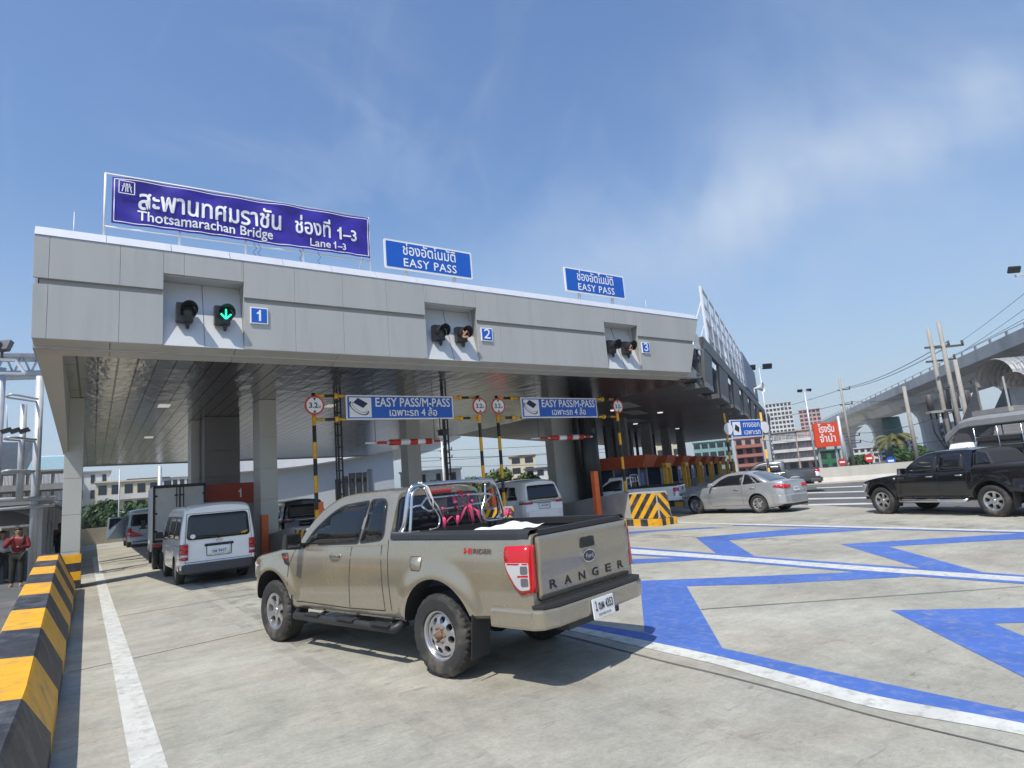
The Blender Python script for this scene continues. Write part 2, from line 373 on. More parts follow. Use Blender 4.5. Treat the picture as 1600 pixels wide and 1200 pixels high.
# transverse line and joints
mb = MB()
for (x0, y0), (x1, y1) in (((-.2, 9.3), (9, 10.6)), ((.1, 13.4), (14, 14.2)), ((0, 19), (5, 19.3)), ((0, 25), (5, 25)), ((4.9, 9.9), (10.9, 11.1))):
    mb.face([(x0, y0, .003), (x1, y1, .003), (x1, y1+.022, .003), (x0, y0+.022, .003)])
a, b_ = at_z(*z7(450, 441)), at_z(*z7(1600, 359)); mb.face([(a.x, a.y, .0075), (b_.x, b_.y, .0075), (b_.x, b_.y+.02, .0075), (a.x, a.y+.03, .0075)])
structure('pavement_joint', mb, M_JOINT)
# white lane dashes on the dark road
for k, (u0, v0, u1, v1, th) in enumerate(((1245, 779, 1375, 776.5, 2.2), (1250, 770, 1380, 766.5, 1.6), (1262, 788, 1352, 786, 2.6), (1275, 762, 1400, 757, 1.2))):
    ground_poly('road_marking_white', [(u0, v0), (u1, v1), (u1+40, v1+th-1), (u0+2, v0+th)], M_PAVE, z=.009)

# faint rubber and dust tracks left by turning vehicles
def track_mat(name, col, amt):
    m = bpy.data.materials.new(name); m.use_nodes = True; t = m.node_tree; b = t.nodes['Principled BSDF']; L = t.links.new
    b.inputs['Base Color'].default_value = col+(1,); b.inputs['Roughness'].default_value = .9
    tc = nd(t, 'ShaderNodeTexCoord'); n = nd(t, 'ShaderNodeTexNoise', i_Scale=2.2, i_Detail=8., i_Roughness=.75); L(tc.outputs['Object'], n.inputs['Vector'])
    r = nd(t, 'ShaderNodeMapRange', i_1=.46, i_2=.70, i_3=0., i_4=amt); L(n.outputs['Fac'], r.inputs[0]); L(r.outputs[0], b.inputs['Alpha']); return m
M_TRD, M_TRL = track_mat('rubber_track', (.16, .155, .145), .26), track_mat('dust_track', (.55, .53, .47), .32)
def track(name, pts, w, m, z):
    p = smooth_line(pts, 8); mb = MB()
    for a, b in zip(p[:-1], p[1:]):
        d = Vector((b[0]-a[0], b[1]-a[1])).normalized(); n = Vector((-d.y, d.x))*w/2
        mb.face([(a[0]-n.x, a[1]-n.y, z), (b[0]-n.x, b[1]-n.y, z), (b[0]+n.x, b[1]+n.y, z), (a[0]+n.x, a[1]+n.y, z)])
    structure(name, mb, m)
for k, (pts, m_) in enumerate((([(2.2, 1.0), (2.1, 5), (1.9, 10), (1.8, 18)], M_TRD), ([(3.7, 1.0), (3.5, 5), (3.4, 10), (3.3, 18)], M_TRD), ([(9.5, 1.), (9., 4), (8.2, 8), (7.8, 14)], M_TRD), ([(13.5, 2), (12.6, 5), (12., 9), (11.9, 15)], M_TRL), ([(6., 3.4), (7.4, 4.6), (9.3, 5.2), (11.8, 5.4)], M_TRL), ([(6.8, 2.4), (8.2, 3.8), (10.2, 4.4), (12.6, 4.5)], M_TRL))):
    track('tyre_track', pts, .17, m_, .0095+.0006*k)

M_OIL = track_mat('oil_stain', (.10, .095, .09), .42)
for x0, x1 in ((2.45, 2.45), (7.45, 7.2), (12.8, 12.7)): track('oil_stain', [(x0, 7.5), (x0+.05, 12), (x1, 18), (x1, 30)], .75, M_OIL, .0065)
track('oil_stain', [(15.5, 4.5), (16.4, 7.2), (17.2, 10.5)], .9, M_OIL, .0068)
# ------------------------------------------------------------------ new toll canopy
def soffit_mat():
    m = bpy.data.materials.new('soffit_metal'); m.use_nodes = True; t = m.node_tree; b = t.nodes['Principled BSDF']; L = t.links.new
    tc = nd(t, 'ShaderNodeTexCoord'); mp = nd(t, 'ShaderNodeMapping'); mp.inputs['Rotation'].default_value = (0, 0, pi/2); L(tc.outputs['Object'], mp.inputs['Vector'])
    br = nd(t, 'ShaderNodeTexBrick', i_Scale=1., i_Mortar_Size=.02, i_Bias=0., i_Brick_Width=3.2, i_Row_Height=.36, i_Mortar_Smooth=.1); L(mp.outputs[0], br.inputs['Vector'])
    br.inputs['Color1'].default_value = (.52, .51, .495, 1); br.inputs['Color2'].default_value = (.60, .59, .57, 1); br.inputs['Mortar'].default_value = (.06, .06, .06, 1)
    L(br.outputs['Color'], b.inputs['Base Color']); b.inputs['Metallic'].default_value = 1.; b.inputs['Roughness'].default_value = .2
    m2 = nd(t, 'ShaderNodeMapping'); m2.inputs['Scale'].default_value = (2.2, .9, 1); L(tc.outputs['Object'], m2.inputs['Vector'])
    n = nd(t, 'ShaderNodeTexNoise', i_Scale=1.5, i_Detail=3.); L(m2.outputs[0], n.inputs['Vector'])
    m3 = nd(t, 'ShaderNodeMath', operation='MULTIPLY_ADD', i_1=.05); L(br.outputs['Color'], m3.inputs[0]); L(n.outputs['Fac'], m3.inputs[2])
    bp = nd(t, 'ShaderNodeBump', i_Strength=.28, i_Distance=.09); L(m3.outputs[0], bp.inputs['Height']); L(bp.outputs[0], b.inputs['Normal'])
    return m
M_SOFF = soffit_mat()
YF, ZB, ZT, SOF = 14., 5.18, 7.45, 5.03
can = T('toll_canopy', 'wide grey clad toll plaza canopy with three signal recesses along its front fascia', 'canopy', (0, YF, 0))
O = can.location
def xl(z): return -1.04-.03*(z-ZB)/2.2
def xr(z): return 17.72+.78*(z-ZB)/2.05
seams = [xl(0)]+[-.82+1.152*k for k in range(0, 16)]+[17.75]
REC = [(1.1, 2.67), (7.17, 8.78), (13.67, 15.22)]
fas = MB(O); gap = .0022
def panel(x0, x1, z0, z1, first, last):
    g0 = 0 if first else gap; g1 = 0 if last else gap
    f = lambda x, z: (xl(z) if first and x == x0 else (xr(z) if last and x == x1 else x))
    b = [(f(x0, z0)+g0, YF, z0), (f(x1, z0)-g1, YF, z0), (f(x1, z1)-g1, YF, z1), (f(x0, z1)+g0, YF, z1)]
    fas.hexa(b, [(p[0], p[1]+.05, p[2]) for p in b])
edges = sorted(set([round(s, 3) for s in seams[1:-1]]+[x for r in REC for x in r]))
edges = [seams[0]]+[e for e in edges if seams[0] < e < 17.0]+[17.75]
for i in range(len(edges)-1):
    x0, x1 = edges[i], edges[i+1]; fi, la = i == 0, i == len(edges)-2
    if x1-x0 < .02: continue
    mid = (x0+x1)/2; inr = any(a-.01 < mid < b+.01 for a, b in REC)
    if inr: panel(x0, x1, 6.73, 7.23, fi, la)
    else:
        panel(x0, x1, 6.37, 7.23, fi, la); panel(x0, x1, ZB, 6.25, fi, la)
fas.build('fascia_panel', M_ACP, can, bevel=.006)
bk = MB(O)                                           # dark backing seen in the groove, broken at the recesses
cuts = [xl(0)+.008]+[v for r in REC for v in r]+[17.7]
for i in range(0, len(cuts), 2): bk.box((cuts[i], YF+.06, ZB+.02), (cuts[i+1], YF+.3, 7.2))
for a, b in REC: bk.box((a, YF+.06, 6.75), (b, YF+.3, 7.2))
bk.hexa([(17.7, YF+.06, 6.2), (18.08, YF+.06, 6.2), (18.08, YF+.3, 6.2), (17.7, YF+.3, 6.2)], [(17.7, YF+.06, 6.42), (18.16, YF+.06, 6.42), (18.16, YF+.3, 6.42), (17.7, YF+.3, 6.42)])
bk.build('fascia_backing', mat('groove_grey', (.27, .267, .25), .5), can)
cap = MB(O)
n = 17
for i in range(n):
    x0 = xl(7.4)+(xr(7.4)-xl(7.4))*i/n+.006; x1 = xl(7.4)+(xr(7.4)-xl(7.4))*(i+1)/n-.006
    cap.hexa([(x0, YF-.015, 7.235), (x1, YF-.015, 7.235), (x1, YF+.9, 7.235), (x0, YF+.9, 7.235)], [(x0, YF+.16, 7.46), (x1, YF+.16, 7.46), (x1, YF+.9, 7.46), (x0, YF+.9, 7.46)])
cap.build('roof_cap', mat('pale_metal_cap', (.66, .67, .69), .35, .3, var=.04), can)
for a, b in REC:
    r = MB(O)
    r.hexa([(a+.004, YF+.02, ZB), (b-.004, YF+.02, ZB), (b-.004, YF+.05, ZB), (a+.004, YF+.05, ZB)], [(a+.004, YF+.50, 6.71), (b-.004, YF+.50, 6.71), (b-.004, YF+.54, 6.71), (a+.004, YF+.54, 6.71)])
    r.box((a-.012, YF+.05, ZB+.01), (a-.002, YF+.6, 6.72)); r.box((b+.002, YF+.05, ZB+.01), (b+.012, YF+.6, 6.72)); r.box((a, YF+.05, 6.715), (b, YF+.6, 6.728))
    m_ = (a+b)/2
    r.hexa([(m_-.003, YF+.012, ZB), (m_+.003, YF+.012, ZB), (m_+.003, YF+.03, ZB), (m_-.003, YF+.03, ZB)], [(m_-.003, YF+.487, 6.71), (m_+.003, YF+.487, 6.71), (m_+.003, YF+.51, 6.71), (m_-.003, YF+.51, 6.71)], 1)
    r.build('signal_recess', [M_ACPW, M_DARK], can)
bv = MB(O)
ed2 = [xl(0)+.0]+[.19+1.152*2*k for k in range(0, 8)]+[17.7]
for i in range(len(ed2)-1):
    x0, x1 = ed2[i]+.006, ed2[i+1]-.006
    bv.hexa([(x0, YF+.01, ZB-.01), (x1, YF+.01, ZB-.01), (x1, YF+.62, SOF-.03), (x0, YF+.62, SOF-.03)], [(x0, YF+.01, ZB), (x1, YF+.01, ZB), (x1, YF+.62, SOF+.04), (x0, YF+.62, SOF+.04)])
bv.build('fascia_underside', M_ACP, can)
so_ = MB(O); so_.face([(-.62, YF+.6, SOF), (18.6, YF+.6, SOF), (18.9, 48.5, SOF), (-.62, 46.2, SOF)][::-1]); sof = so_.build('soffit', M_SOFF, can, fixn=False)
if sof.data.polygons[0].normal.z > 0: sof.data.flip_normals()
rf = MB(O); rf.prism([(-1.0, YF+.3), (18.4, YF+.3), (18.95, 48.55), (-1.0, 46.3)], SOF+.03, SOF+.32, ax='z'); rf.prism([(-.98, YF+.92), (18.3, YF+.92), (18.9, 48.0), (-.98, 46.0)], SOF+.33, 7.25, ax='z')
rf.build('roof', M_ACP, can)
ed = MB(O); ed.prism([(-.9, 46.35), (18.9, 48.6), (18.9, 48.7), (-.9, 46.45)], SOF-.06, SOF+.5, ax='z'); ed.box((-1.04, YF+.35, SOF+.04), (-1.0, 46.2, 7.2)); ed.build('roof_edge', M_ACP, can)
# side fin that braces the left end of the canopy on the first column
fin = MB(O); prof = [(YF+.02, ZB-.015), (YF+.02, 5.5), (46.2, 5.5), (46.2, SOF-.02), (20.42, SOF-.02), (20.42, 3.55), (20.0, 3.62)]
fin.hexa([(-1.03, YF+.05, ZB-.012), (-.585, YF+.05, ZB-.012), (-.60, 20.2, 3.50), (-.70, 20.2, 3.50)], [(-1.03, YF+.05, 5.25), (-.585, YF+.05, 5.25), (-.585, 20.2, 5.25), (-1.0, 20.2, 5.25)]); fin.build('side_fin', M_ACPL, can, bevel=.01)
fp = MB(O); fp.box((-.583, YF+.64, SOF-.9), (-.572, 19.95, SOF-.003)) if False else None
# columns
def column(x0, x1, y0, y1, zt=SOF, name='column', m=M_ACPL):
    c = MB(O); zs = [0, .95, 1.9, 2.85, 3.8, zt-.002]
    for a, b in zip(zs[:-1], zs[1:]): c.box((x0, y0, a+.004), (x1, y1, b-.004))
    c.box((x0+.015, y0+.015, 0), (x1-.015, y1-.015, zt-.003)); o = c.build(name, m, can, bevel=.008); return o
column(-.68, -.27, 20.0, 21.0); column(4.23, 4.74, 20.0, 21.0); column(9.2, 9.72, 20.0, 20.6, m=M_ACP); column(15.85, 17.1, 20.0, 20.55, m=M_ACP)
column(3.2, 4.38, 24.0, 25.4, name='wide_column', m=mat('shaded_cladding', (.17, .168, .165), .4, .2, var=.06)); column(2.9, 3.19, 25.0, 25.9, m=M_ACPL)  # shade on the wide column is put into its darker cladding colour
cb = MB(O)                                         # black and yellow wrap at the foot of the left column
for k in range(4): cb.box((-.71, 19.97, k*.22), (-.24, 21.03, (k+1)*.22), k % 2)
cb.build('column_base_wrap', [M_BLK, M_YEL], can)
dl = MB(O)
for p in ((1.73, 21.4), (1.9, 30.5), (6.9, 21.3), (7.2, 33), (12.4, 24)): dl.box((p[0]-.16, p[1]-.3, SOF-.012), (p[0]+.16, p[1]+.3, SOF-.004))
dl.build('ceiling_lamp', mat('lamp_panel', (.85, .84, .8), .4, emit=.35), can)
rod = MB(O)
for x, y, h in ((-.5, YF+1.4, .95), (16.35, YF+.5, .45)): rod.tube([(x, y, 7.45), (x, y, 7.45+h)], .012, 6)
rod.build('lightning_rod', M_GALV, can)

# lane signals
def signal(x, arrow, label, tilt=0.):
    y = YF-.03; s = T('lane_signal', label, 'signal', (x, y, 5.93), 0, 'round lane signals in the canopy recesses')
    h = MB(); h.box((-.2, .02, -.22), (.12, .2, .2)); h.box((-.06, .2, -.06), (.02, .42, .04)); h.build('housing', M_BLACK, s, bevel=.015)
    v = MB(); n = 20; rr = .17
    rows = []
    for (r_, yy) in ((rr, .02), (rr, -.26)):
        rows.append([(r_*cos(a)+.02, yy+(.10 if yy < 0 else 0)*(1-sin(a))*.9, r_*sin(a)) for a in [radians(-35+250*k/n) for k in range(n+1)]])
    v.grid(rows); v.grid([[(p[0]*.93+.0014, p[1], p[2]*.93) for p in r] for r in rows]); v.build('visor', M_RUB, s)
    l = MB(); l.lathe([(.0, -.035), (.08, -.03), (.155, -.005), (.165, .03)], (.02, .03, 0), 'y', 24); l.build('lens', mat('dark_lens', (.03, .032, .03), .15), s)
    b = MB(); b.box((-.02, .05, -.31), (.05, .12, -.22)); b.lathe([(.02, -.36), (.035, -.34), (.035, -.31), (.02, -.3)], (.015, .085, 0)); b.build('bracket', M_BLACK, s)
    if arrow == 'green':
        a = MB(); y0 = -.03
        for p, q in (((.02, .11), (.02, -.1)), ((-.085, 0), (.02, -.11)), ((.125, 0), (.02, -.11))):
            p = Vector((p[0], y0, p[1])); q = Vector((q[0], y0, q[1])); a.bar(p, q, .035, .012, up=(0, 1, 0)); y0 -= .002
        a.build('arrow', mat('led_green', (.02, .85, .42), .4, emit=1.6), s)
    if arrow == 'amber':
        a = MB(); y0 = -.03
        for p, q in (((-.08, -.09), (.09, .08)), ((-.06, .1), (.03, -.02)), ((-.05, -.1), (.1, -.08))):
            p = Vector((p[0], y0, p[1])); q = Vector((q[0], y0, q[1])); a.bar(p, q, .05, .01, up=(0, 1, 0)); y0 -= .002
        a.build('arrow', mat('led_amber', (.75, .38, .2), .4, emit=.25), s)
    s.rotation_euler = (0, 0, tilt); return s
signal(1.54, '', 'unlit round lane signal beside the lit green arrow signal')
signal(2.27, 'green', 'round black lane signal showing a lit green down arrow')
signal(7.6, '', 'unlit round lane signal in the recess next to number 2')
signal(8.3, 'amber', 'round lane signal with a dim amber mark beside number 2')
signal(13.97, '', 'unlit round lane signal in the recess next to number 3')
signal(14.68, 'amber', 'round lane signal with a dim amber mark beside number 3')
for x, num in ((2.98, '1'), (9.05, '2'), (15.48, '3')):
    s = T('lane_number_sign', 'small square blue sign reading %s on the grey fascia' % num, 'number sign', (x, YF-.04, 5.96), 0, 'blue lane number signs')
    b = MB(); b.box((-.19, 0, -.19), (.19, .035, .19)); b.build('border', M_WHITEP, s, bevel=.004)
    b = MB(); b.box((-.165, -.004, -.165), (.165, 0, .165)); b.build('face', M_SIGNB, s)
    if num == '1': figure_one(s, (0, -.0065, -.125), .26, M_WHITEL)
    else: text({'2': '２', '3': '３'}[num], .36, M_WHITEL, s, (0, -.006, -.115), (1, 0, 0), (0, 0, 1), bold=.02, world=False)

# ------------------------------------------------------------------ signs on the roof
YS = YF+.25
ban = T('bridge_name_banner', 'long purple fabric banner naming the bridge and lanes 1-3 on the canopy roof', 'banner', (0, YS, 7.45))
bx0, bx1 = .16, 5.8
def bz(x, top): return (8.84+.12*(x-bx0)/5.6) if top else (7.80+.05*(x-bx0)/5.6)
fr = MB(ban.location)
for x in (bx0-.12, 1.42, 2.78, 4.1, bx1+.02): fr.tube([(x, YS+.06, 7.4), (x, YS+.06, bz(x, 1)+.05 if x in (bx0-.12, bx1+.02) else 8.2)], .022, 8)
fr.tube([(bx0-.14, YS+.06, 8.9), (bx1+.04, YS+.06, 9.0)], .02, 8); fr.tube([(bx0-.14, YS+.06, 7.72), (bx1+.04, YS+.06, 7.79)], .02, 8)
for x in (bx0-.12, bx1): fr.tube([(x, YS+.06, 8.6), (x, YS+1.1, 7.45)], .02, 6)
fr.build('frame', M_WHITEP, ban)
cl_ = MB(ban.location); nx, nz = 80, 14; rows = []
def bwave(x, f): return YS-.01+.022*sin(x*2.3+f*2)+.017*sin(x*6.1-f*5)*(.3+f)+.014*sin(x*13+f*9)*(1-f)+.012*sin(x*4.3+f*14)
for j in range(nz+1):
    f = j/nz; rows.append([(bx0+(bx1-bx0)*i/nx, bwave(bx0+(bx1-bx0)*i/nx, f), bz(bx0+(bx1-bx0)*i/nx, 0)*(1-f)+bz(bx0+(bx1-bx0)*i/nx, 1)*f) for i in range(nx+1)])
cl_.grid(rows); M_PURP = mat('purple_vinyl', (.032, .018, .30), .45, var=.16, vscale=2.5, vstretch=(1, 1, .4))
clo = cl_.build('cloth', M_PURP, ban)
bd = MB(ban.location)
for top in (0, 1):
    for (a, b) in ((.035, .055),):
        pts = [(x, bz(x, top)+(-1 if top else 1)*.045) for x in [bx0+.04+(bx1-bx0-.08)*i/60 for i in range(61)]]
        for p, q in zip(pts[:-1], pts[1:]):
            f = 1 if top else 0
            bd.face([(p[0], bwave(p[0], f)-.016, p[1]-.009), (q[0], bwave(q[0], f)-.016, q[1]-.009), (q[0], bwave(q[0], f)-.016, q[1]+.009), (p[0], bwave(p[0], f)-.016, p[1]+.009)])
for x in (bx0+.04, bx1-.04):
    for k in range(14):
        f0, f1 = .045+.91*k/14, .045+.91*(k+1)/14; za, zb = bz(x, 0)*(1-f0)+bz(x, 1)*f0, bz(x, 0)*(1-f1)+bz(x, 1)*f1
        bd.face([(x-.009, bwave(x, f0)-.016, za), (x+.009, bwave(x, f0)-.016, za), (x+.009, bwave(x, f1)-.016, zb), (x-.009, bwave(x, f1)-.016, zb)])
bd.build('border_line', M_WHITEL, ban)
def bt(body, size, x, z, width, bold):
    o = text(body, size, M_WHITEL, ban, (x, YS-.02, z), (1, 0, .012), (0, 0, 1), align='LEFT', bold=bold, width=width, lift=0)
    for v in o.data.vertices:
        wx = v.co.x; f = max(0, min(1, (v.co.z+7.45-bz(wx, 0))/1.05)); v.co.y = bwave(wx, f)-YS-.018+(v.co.y+.02)*.5
bt('สะพานทศมราชัน', .62, .62, 8.20, 2.92, .016); bt('ช่องที่', .56, 3.88, 8.22, .86, .014); figure_one(ban, (5.0, bwave(5.0, .4)-YS-.03, .775), .33, M_WHITEL); bt('–3', .42, 5.10, 8.24, .34, .022)
bt('Thotsamarachan Bridge', .33, .62, 7.93, 2.75, .014); bt('Lane', .27, 4.23, 7.945, .50, .014); figure_one(ban, (4.86, bwave(4.86, .15)-YS-.03, .50), .19, M_WHITEL); bt('–3', .25, 4.93, 7.945, .21, .014)
em = MB(ban.location)                               # motorway emblem: rounded square with two lanes under a bridge
ex, ez, q = .42, 8.62, .14
for a, b in (((ex-q, ez-q), (ex+q, ez-q)), ((ex+q, ez-q), (ex+q, ez+q)), ((ex+q, ez+q), (ex-q, ez+q)), ((ex-q, ez+q), (ex-q, ez-q)), ((ex-.09, ez+.02), (ex+.09, ez+.02)), ((ex-.02, ez-.1), (ex-.012, ez+.09)), ((ex-.085, ez-.1), (ex-.045, ez+.09)), ((ex+.085, ez-.1), (ex+.045, ez+.09)), ((ex+.02, ez-.1), (ex+.012, ez+.09))):
    em.bar((a[0], YS-.035, a[1]), (b[0], YS-.035, b[1]), .018, .006, up=(0, 1, 0))
em.build('emblem', M_WHITEL, ban)
tl = MB(ban.location)
for x in (2.95, 3.05, 4.0, 4.45): tl.tube([(x, YS+.03, 7.82), (x+.06, YS, 7.68), (x-.02, YS, 7.58), (x+.04, YS, 7.5)], .006, 5)
tl.build('tie_cord', M_BLACK, ban)
for x0, x1, za, zb, lab in ((6.2, 8.9, 7.66, 8.48, 'blue EASY PASS sign on the roof beside the purple banner'), (12.4, 15.08, 7.72, 8.56, 'blue EASY PASS sign on the roof far from the purple banner')):
    s = T('easy_pass_sign', lab, 'sign', ((x0+x1)/2, YS, 7.45), 0, 'blue EASY PASS signs on the roof'); hw = (x1-x0)/2; a, b = za-7.45, zb-7.45
    p = MB(); p.prism(rpoly([(-hw, a), (hw, a), (hw, b), (-hw, b)], .05), 0, .04); p.build('border', M_WHITEP, s)
    p = MB(); p.prism(rpoly([(-hw+.05, a+.05), (hw-.05, a+.05), (hw-.05, b-.05), (-hw+.05, b-.05)], .03), -.005, .001); p.build('face', M_SIGNB, s)
    text('ช่องอัตโนมัติ', .42, M_WHITEL, s, (0, -.006, a+.44), (1, 0, 0), (0, 0, 1), width=1.62, bold=.01, world=False)
    text('EASY PASS', .33, M_WHITEL, s, (0, -.006, a+.11), (1, 0, 0), (0, 0, 1), width=1.62, bold=.012, spacing=1.1, world=False)
    for dx in (-.72, .78):
        p = MB(); p.tube([(dx, .09, -.02), (dx, .09, b-.1)], .05, 10); p.build('post', M_GALV, s)

# ------------------------------------------------------------------ lane islands, gantries, height bars
M_ISL = mat('island_concrete', (.34, .335, .325), .8, var=.12, dirt=(.2, .19, .18), dscale=1.5, damt=.5)
def chevron_face(name, parent, fn, u0, u1, z0, z1, rise):
    """yellow face with black bands on surface fn(u, z, offset); the bands climb (rise > 0) or fall along u"""
    o = MB(); n = 6; o.grid([[fn(u0+(u1-u0)*i/n, z0+(z1-z0)*j/3, .004) for j in range(4)] for i in range(n+1)], smooth=False); f = o.build(name, M_YEL, parent)
    mb = MB(); st = .24; k = -8
    while k < 14:
        zz = z0+.05+k*st*2; q = [(u0, zz+(u0-(u1 if rise > 0 else u0))*rise), (u1, zz+(u1-(u1 if rise > 0 else u0))*rise)]; quad = q+[(q[1][0], q[1][1]+st), (q[0][0], q[0][1]+st)]
        t2 = bmesh.new(); t2.faces.new([t2.verts.new((p[0], p[1], 0)) for p in quad])
        for co, no in (((0, z0, 0), (0, -1, 0)), ((0, z1, 0), (0, 1, 0))): bmesh.ops.bisect_plane(t2, geom=t2.verts[:]+t2.edges[:]+t2.faces[:], plane_co=co, plane_no=no, clear_outer=True)
        for ff in t2.faces: mb.face([fn(v.co.x, v.co.y, .007) for v in ff.verts])
        t2.free(); k += 1
    mb.build('stripe', M_BLK, f)
def island(xc, y0, y1, hw, lab, nose_x=None):
    s = T('toll_island', lab, 'island', (xc, y0, 0), 0, 'concrete toll islands with chevron noses')
    b = MB(); b.box((-hw, .3, 0), (hw, y1-y0, .22)); b.build('base', M_ISL, s, bevel=.02)
    kb = MB(); L_ = .33; n_ = int((y1-y0-.1)/L_)
    for i in range(n_):
        for sx_ in (-1, 1): kb.box((sx_*(hw+.004)-.006, .1+i*L_, .0), (sx_*(hw+.004)+.006, .1+(i+1)*L_, .224), i % 2)
    nk = 5
    for i in range(nk): kb.box((-hw+2*hw*i/nk, -.02, 0), (-hw+2*hw*(i+1)/nk, .3, .224), i % 2)
    kb.build('kerb', [M_YEL, M_BLK], s)
    ns = MB(); h = 1.10; w0, w1 = .31, .26
    ns.hexa([(-w0, .05, .225), (w0, .05, .225), (w0, 2.2, .225), (-w0, 2.2, .225)], [(-w1, .12, h), (w1, .12, h), (w1, 2.0, h), (-w1, 2.0, h)])
    ns.hexa([(-w0, 2.2, .225), (w0, 2.2, .225), (w0-.02, 5.6, .225), (-w0+.02, 5.6, .225)], [(-w1, 2.0, h), (w1, 2.0, h), (w1-.05, 5.3, .8), (-w1+.05, 5.3, .8)])
    ns.build('nose_block', M_CONCW, s, bevel=.04)
    kz = lambda z: (z-.225)/(h-.225)
    chevron_face('chevron_panel', s, lambda u, z, o: (-(w0+(w1-w0)*kz(z))-o, .06+.07*kz(z)-u, z), -1.25, -.015, .235, h-.05, 1.1)
    chevron_face('chevron_panel', s, lambda u, z, o: (u, .05+.07*kz(z)-o, z), -w1+.01, w1-.01, .235, h-.05, -1.1)
    return s
island(4.55, 15.0, 33, .5, 'toll island between lanes 1 and 2 carrying the red booth')
island(10.0, 15.0, 33, .54, 'toll island between lanes 2 and 3 behind the pickup')
island(15.55, 14.0, 33, .46, 'toll island right of lane 3 with a tall chevron nose')
def striped(mb, a, b, r, step, n=8, m0=0):
    a, b = Vector(a), Vector(b); Ln = (b-a).length; k = max(1, round(Ln/step))
    for i in range(k): mb.tube([a+(b-a)*i/k, a+(b-a)*(i+1)/k], r, n, (i+m0) % 2)
def gantry(xa, xb, lab, y=16.):
    s = T('clearance_sign_gantry', lab, 'sign gantry', (xa, y, 0), 0, 'lane sign gantries on striped posts'); W = xb-xa
    for x, nm in ((0, 'post'), (W, 'post')):
        p = MB(); striped(p, (x, 0, .2), (x, 0, 4.56), .052, .42); p.build('post', [M_YEL, M_BLACK], s)
        d = MB(); d.lathe([(0, -.0), (.255, 0), (.255, .02), (0, .02)], (x, -.09, 4.22), 'y', 32, smooth=False); o = d.build('height_limit_sign', M_RED, s)
        d = MB(); d.lathe([(0, -.004), (.21, -.004), (.21, 0)], (x, -.0905, 4.22), 'y', 32, smooth=False); d.build('face', M_WHITEP, o)
        e = MB()
        for q in (1, -1): e.prism([(x-.045, 4.22+q*.2), (x+.045, 4.22+q*.2), (x, 4.22+q*.12)], -.099, -.0955)
        e.build('triangle_mark', M_BLACK, o)
        text('3.2', .20, M_BLACK, o, (x-.035, -.096, 4.15), (1, 0, 0), (0, 0, 1), bold=.025, width=.22, world=False); text('ม', .11, M_BLACK, o, (x+.125, -.096, 4.15), (1, 0, 0), (0, 0, 1), bold=.02, world=False)
    a = MB()
    for z in (4.5, 3.86):
        for x0, x1 in ((.0, .9), (W-.9, W)): striped(a, (x0, .06, z), (x1, .06, z), .04, .3, m0=0)
        for x in (.62, W-.62): a.lathe([(.05, -.05), (.08, -.04), (.08, .04), (.05, .05)], (x, .06, z), 'x', 10, 0)
        a.tube([(.9, .06, z), (W-.9, .06, z)], .022, 6, 1)
    a.build('arm', [M_YEL, M_BLACK], s)
    c = W/2-.02; hw = 1.66; b = MB(); b.box((c-hw, -.02, 3.83), (c+hw, .02, 4.52)); b.build('sign_board', M_WHITEP, s, bevel=.004)
    f = MB(); f.box((c-hw+.04, -.025, 3.87), (c+hw-.04, -.021, 4.48)); fo = f.build('sign_face', M_SIGNB, s)
    e = MB(); e.box((c-hw+.09, -.03, 3.9), (c-hw+.72, -.026, 4.45)); e.build('emblem_panel', M_WHITEL, fo)
    e = MB(); ex = c-hw+.4; R_ = lambda u, v, a: (ex+u*cos(a)-v*sin(a), 4.22+u*sin(a)+v*cos(a))
    e.prism([R_(u, v, -.5) for u, v in ((-.22, -.02), (.1, -.02), (.16, .16), (-.16, .16))], -.035, -.031)
    for (ra, rb, a0, a1, dy, yy) in ((.31, .27, 170, 385, -.02, -.0355), (.25, .235, 180, 350, .02, -.036)):
        for k in range(16):
            t0, t1 = radians(a0+(a1-a0)*k/16), radians(a0+(a1-a0)*(k+1)/16)
            q = [R_(r*cos(t_), r*.5*sin(t_)+dy-.05, -.55) for r, t_ in ((ra, t0), (ra, t1), (rb, t1), (rb, t0))]
            e.face([(p[0], yy, p[1]) for p in q])
    e.build('emblem', mat('navy', (.01, .015, .08), .5), fo)
    tx = c+.36
    text('EASY PASS/M-PASS', .36, M_WHITEL, fo, (tx, -.027, 4.2), (1, 0, 0), (0, 0, 1), width=2.36, bold=.014, world=False)
    text('เฉพาะรถ 4 ล้อ', .30, M_WHITEL, fo, (tx-.02, -.027, 3.93), (1, 0, 0), (0, 0, 1), width=1.5, bold=.014, world=False)
    return s
gantry(4.74, 9.84, 'EASY PASS/M-PASS sign gantry across lane 2 on yellow and black posts')
gantry(10.53, 15.78, 'EASY PASS/M-PASS sign gantry across lane 3 on yellow and black posts')
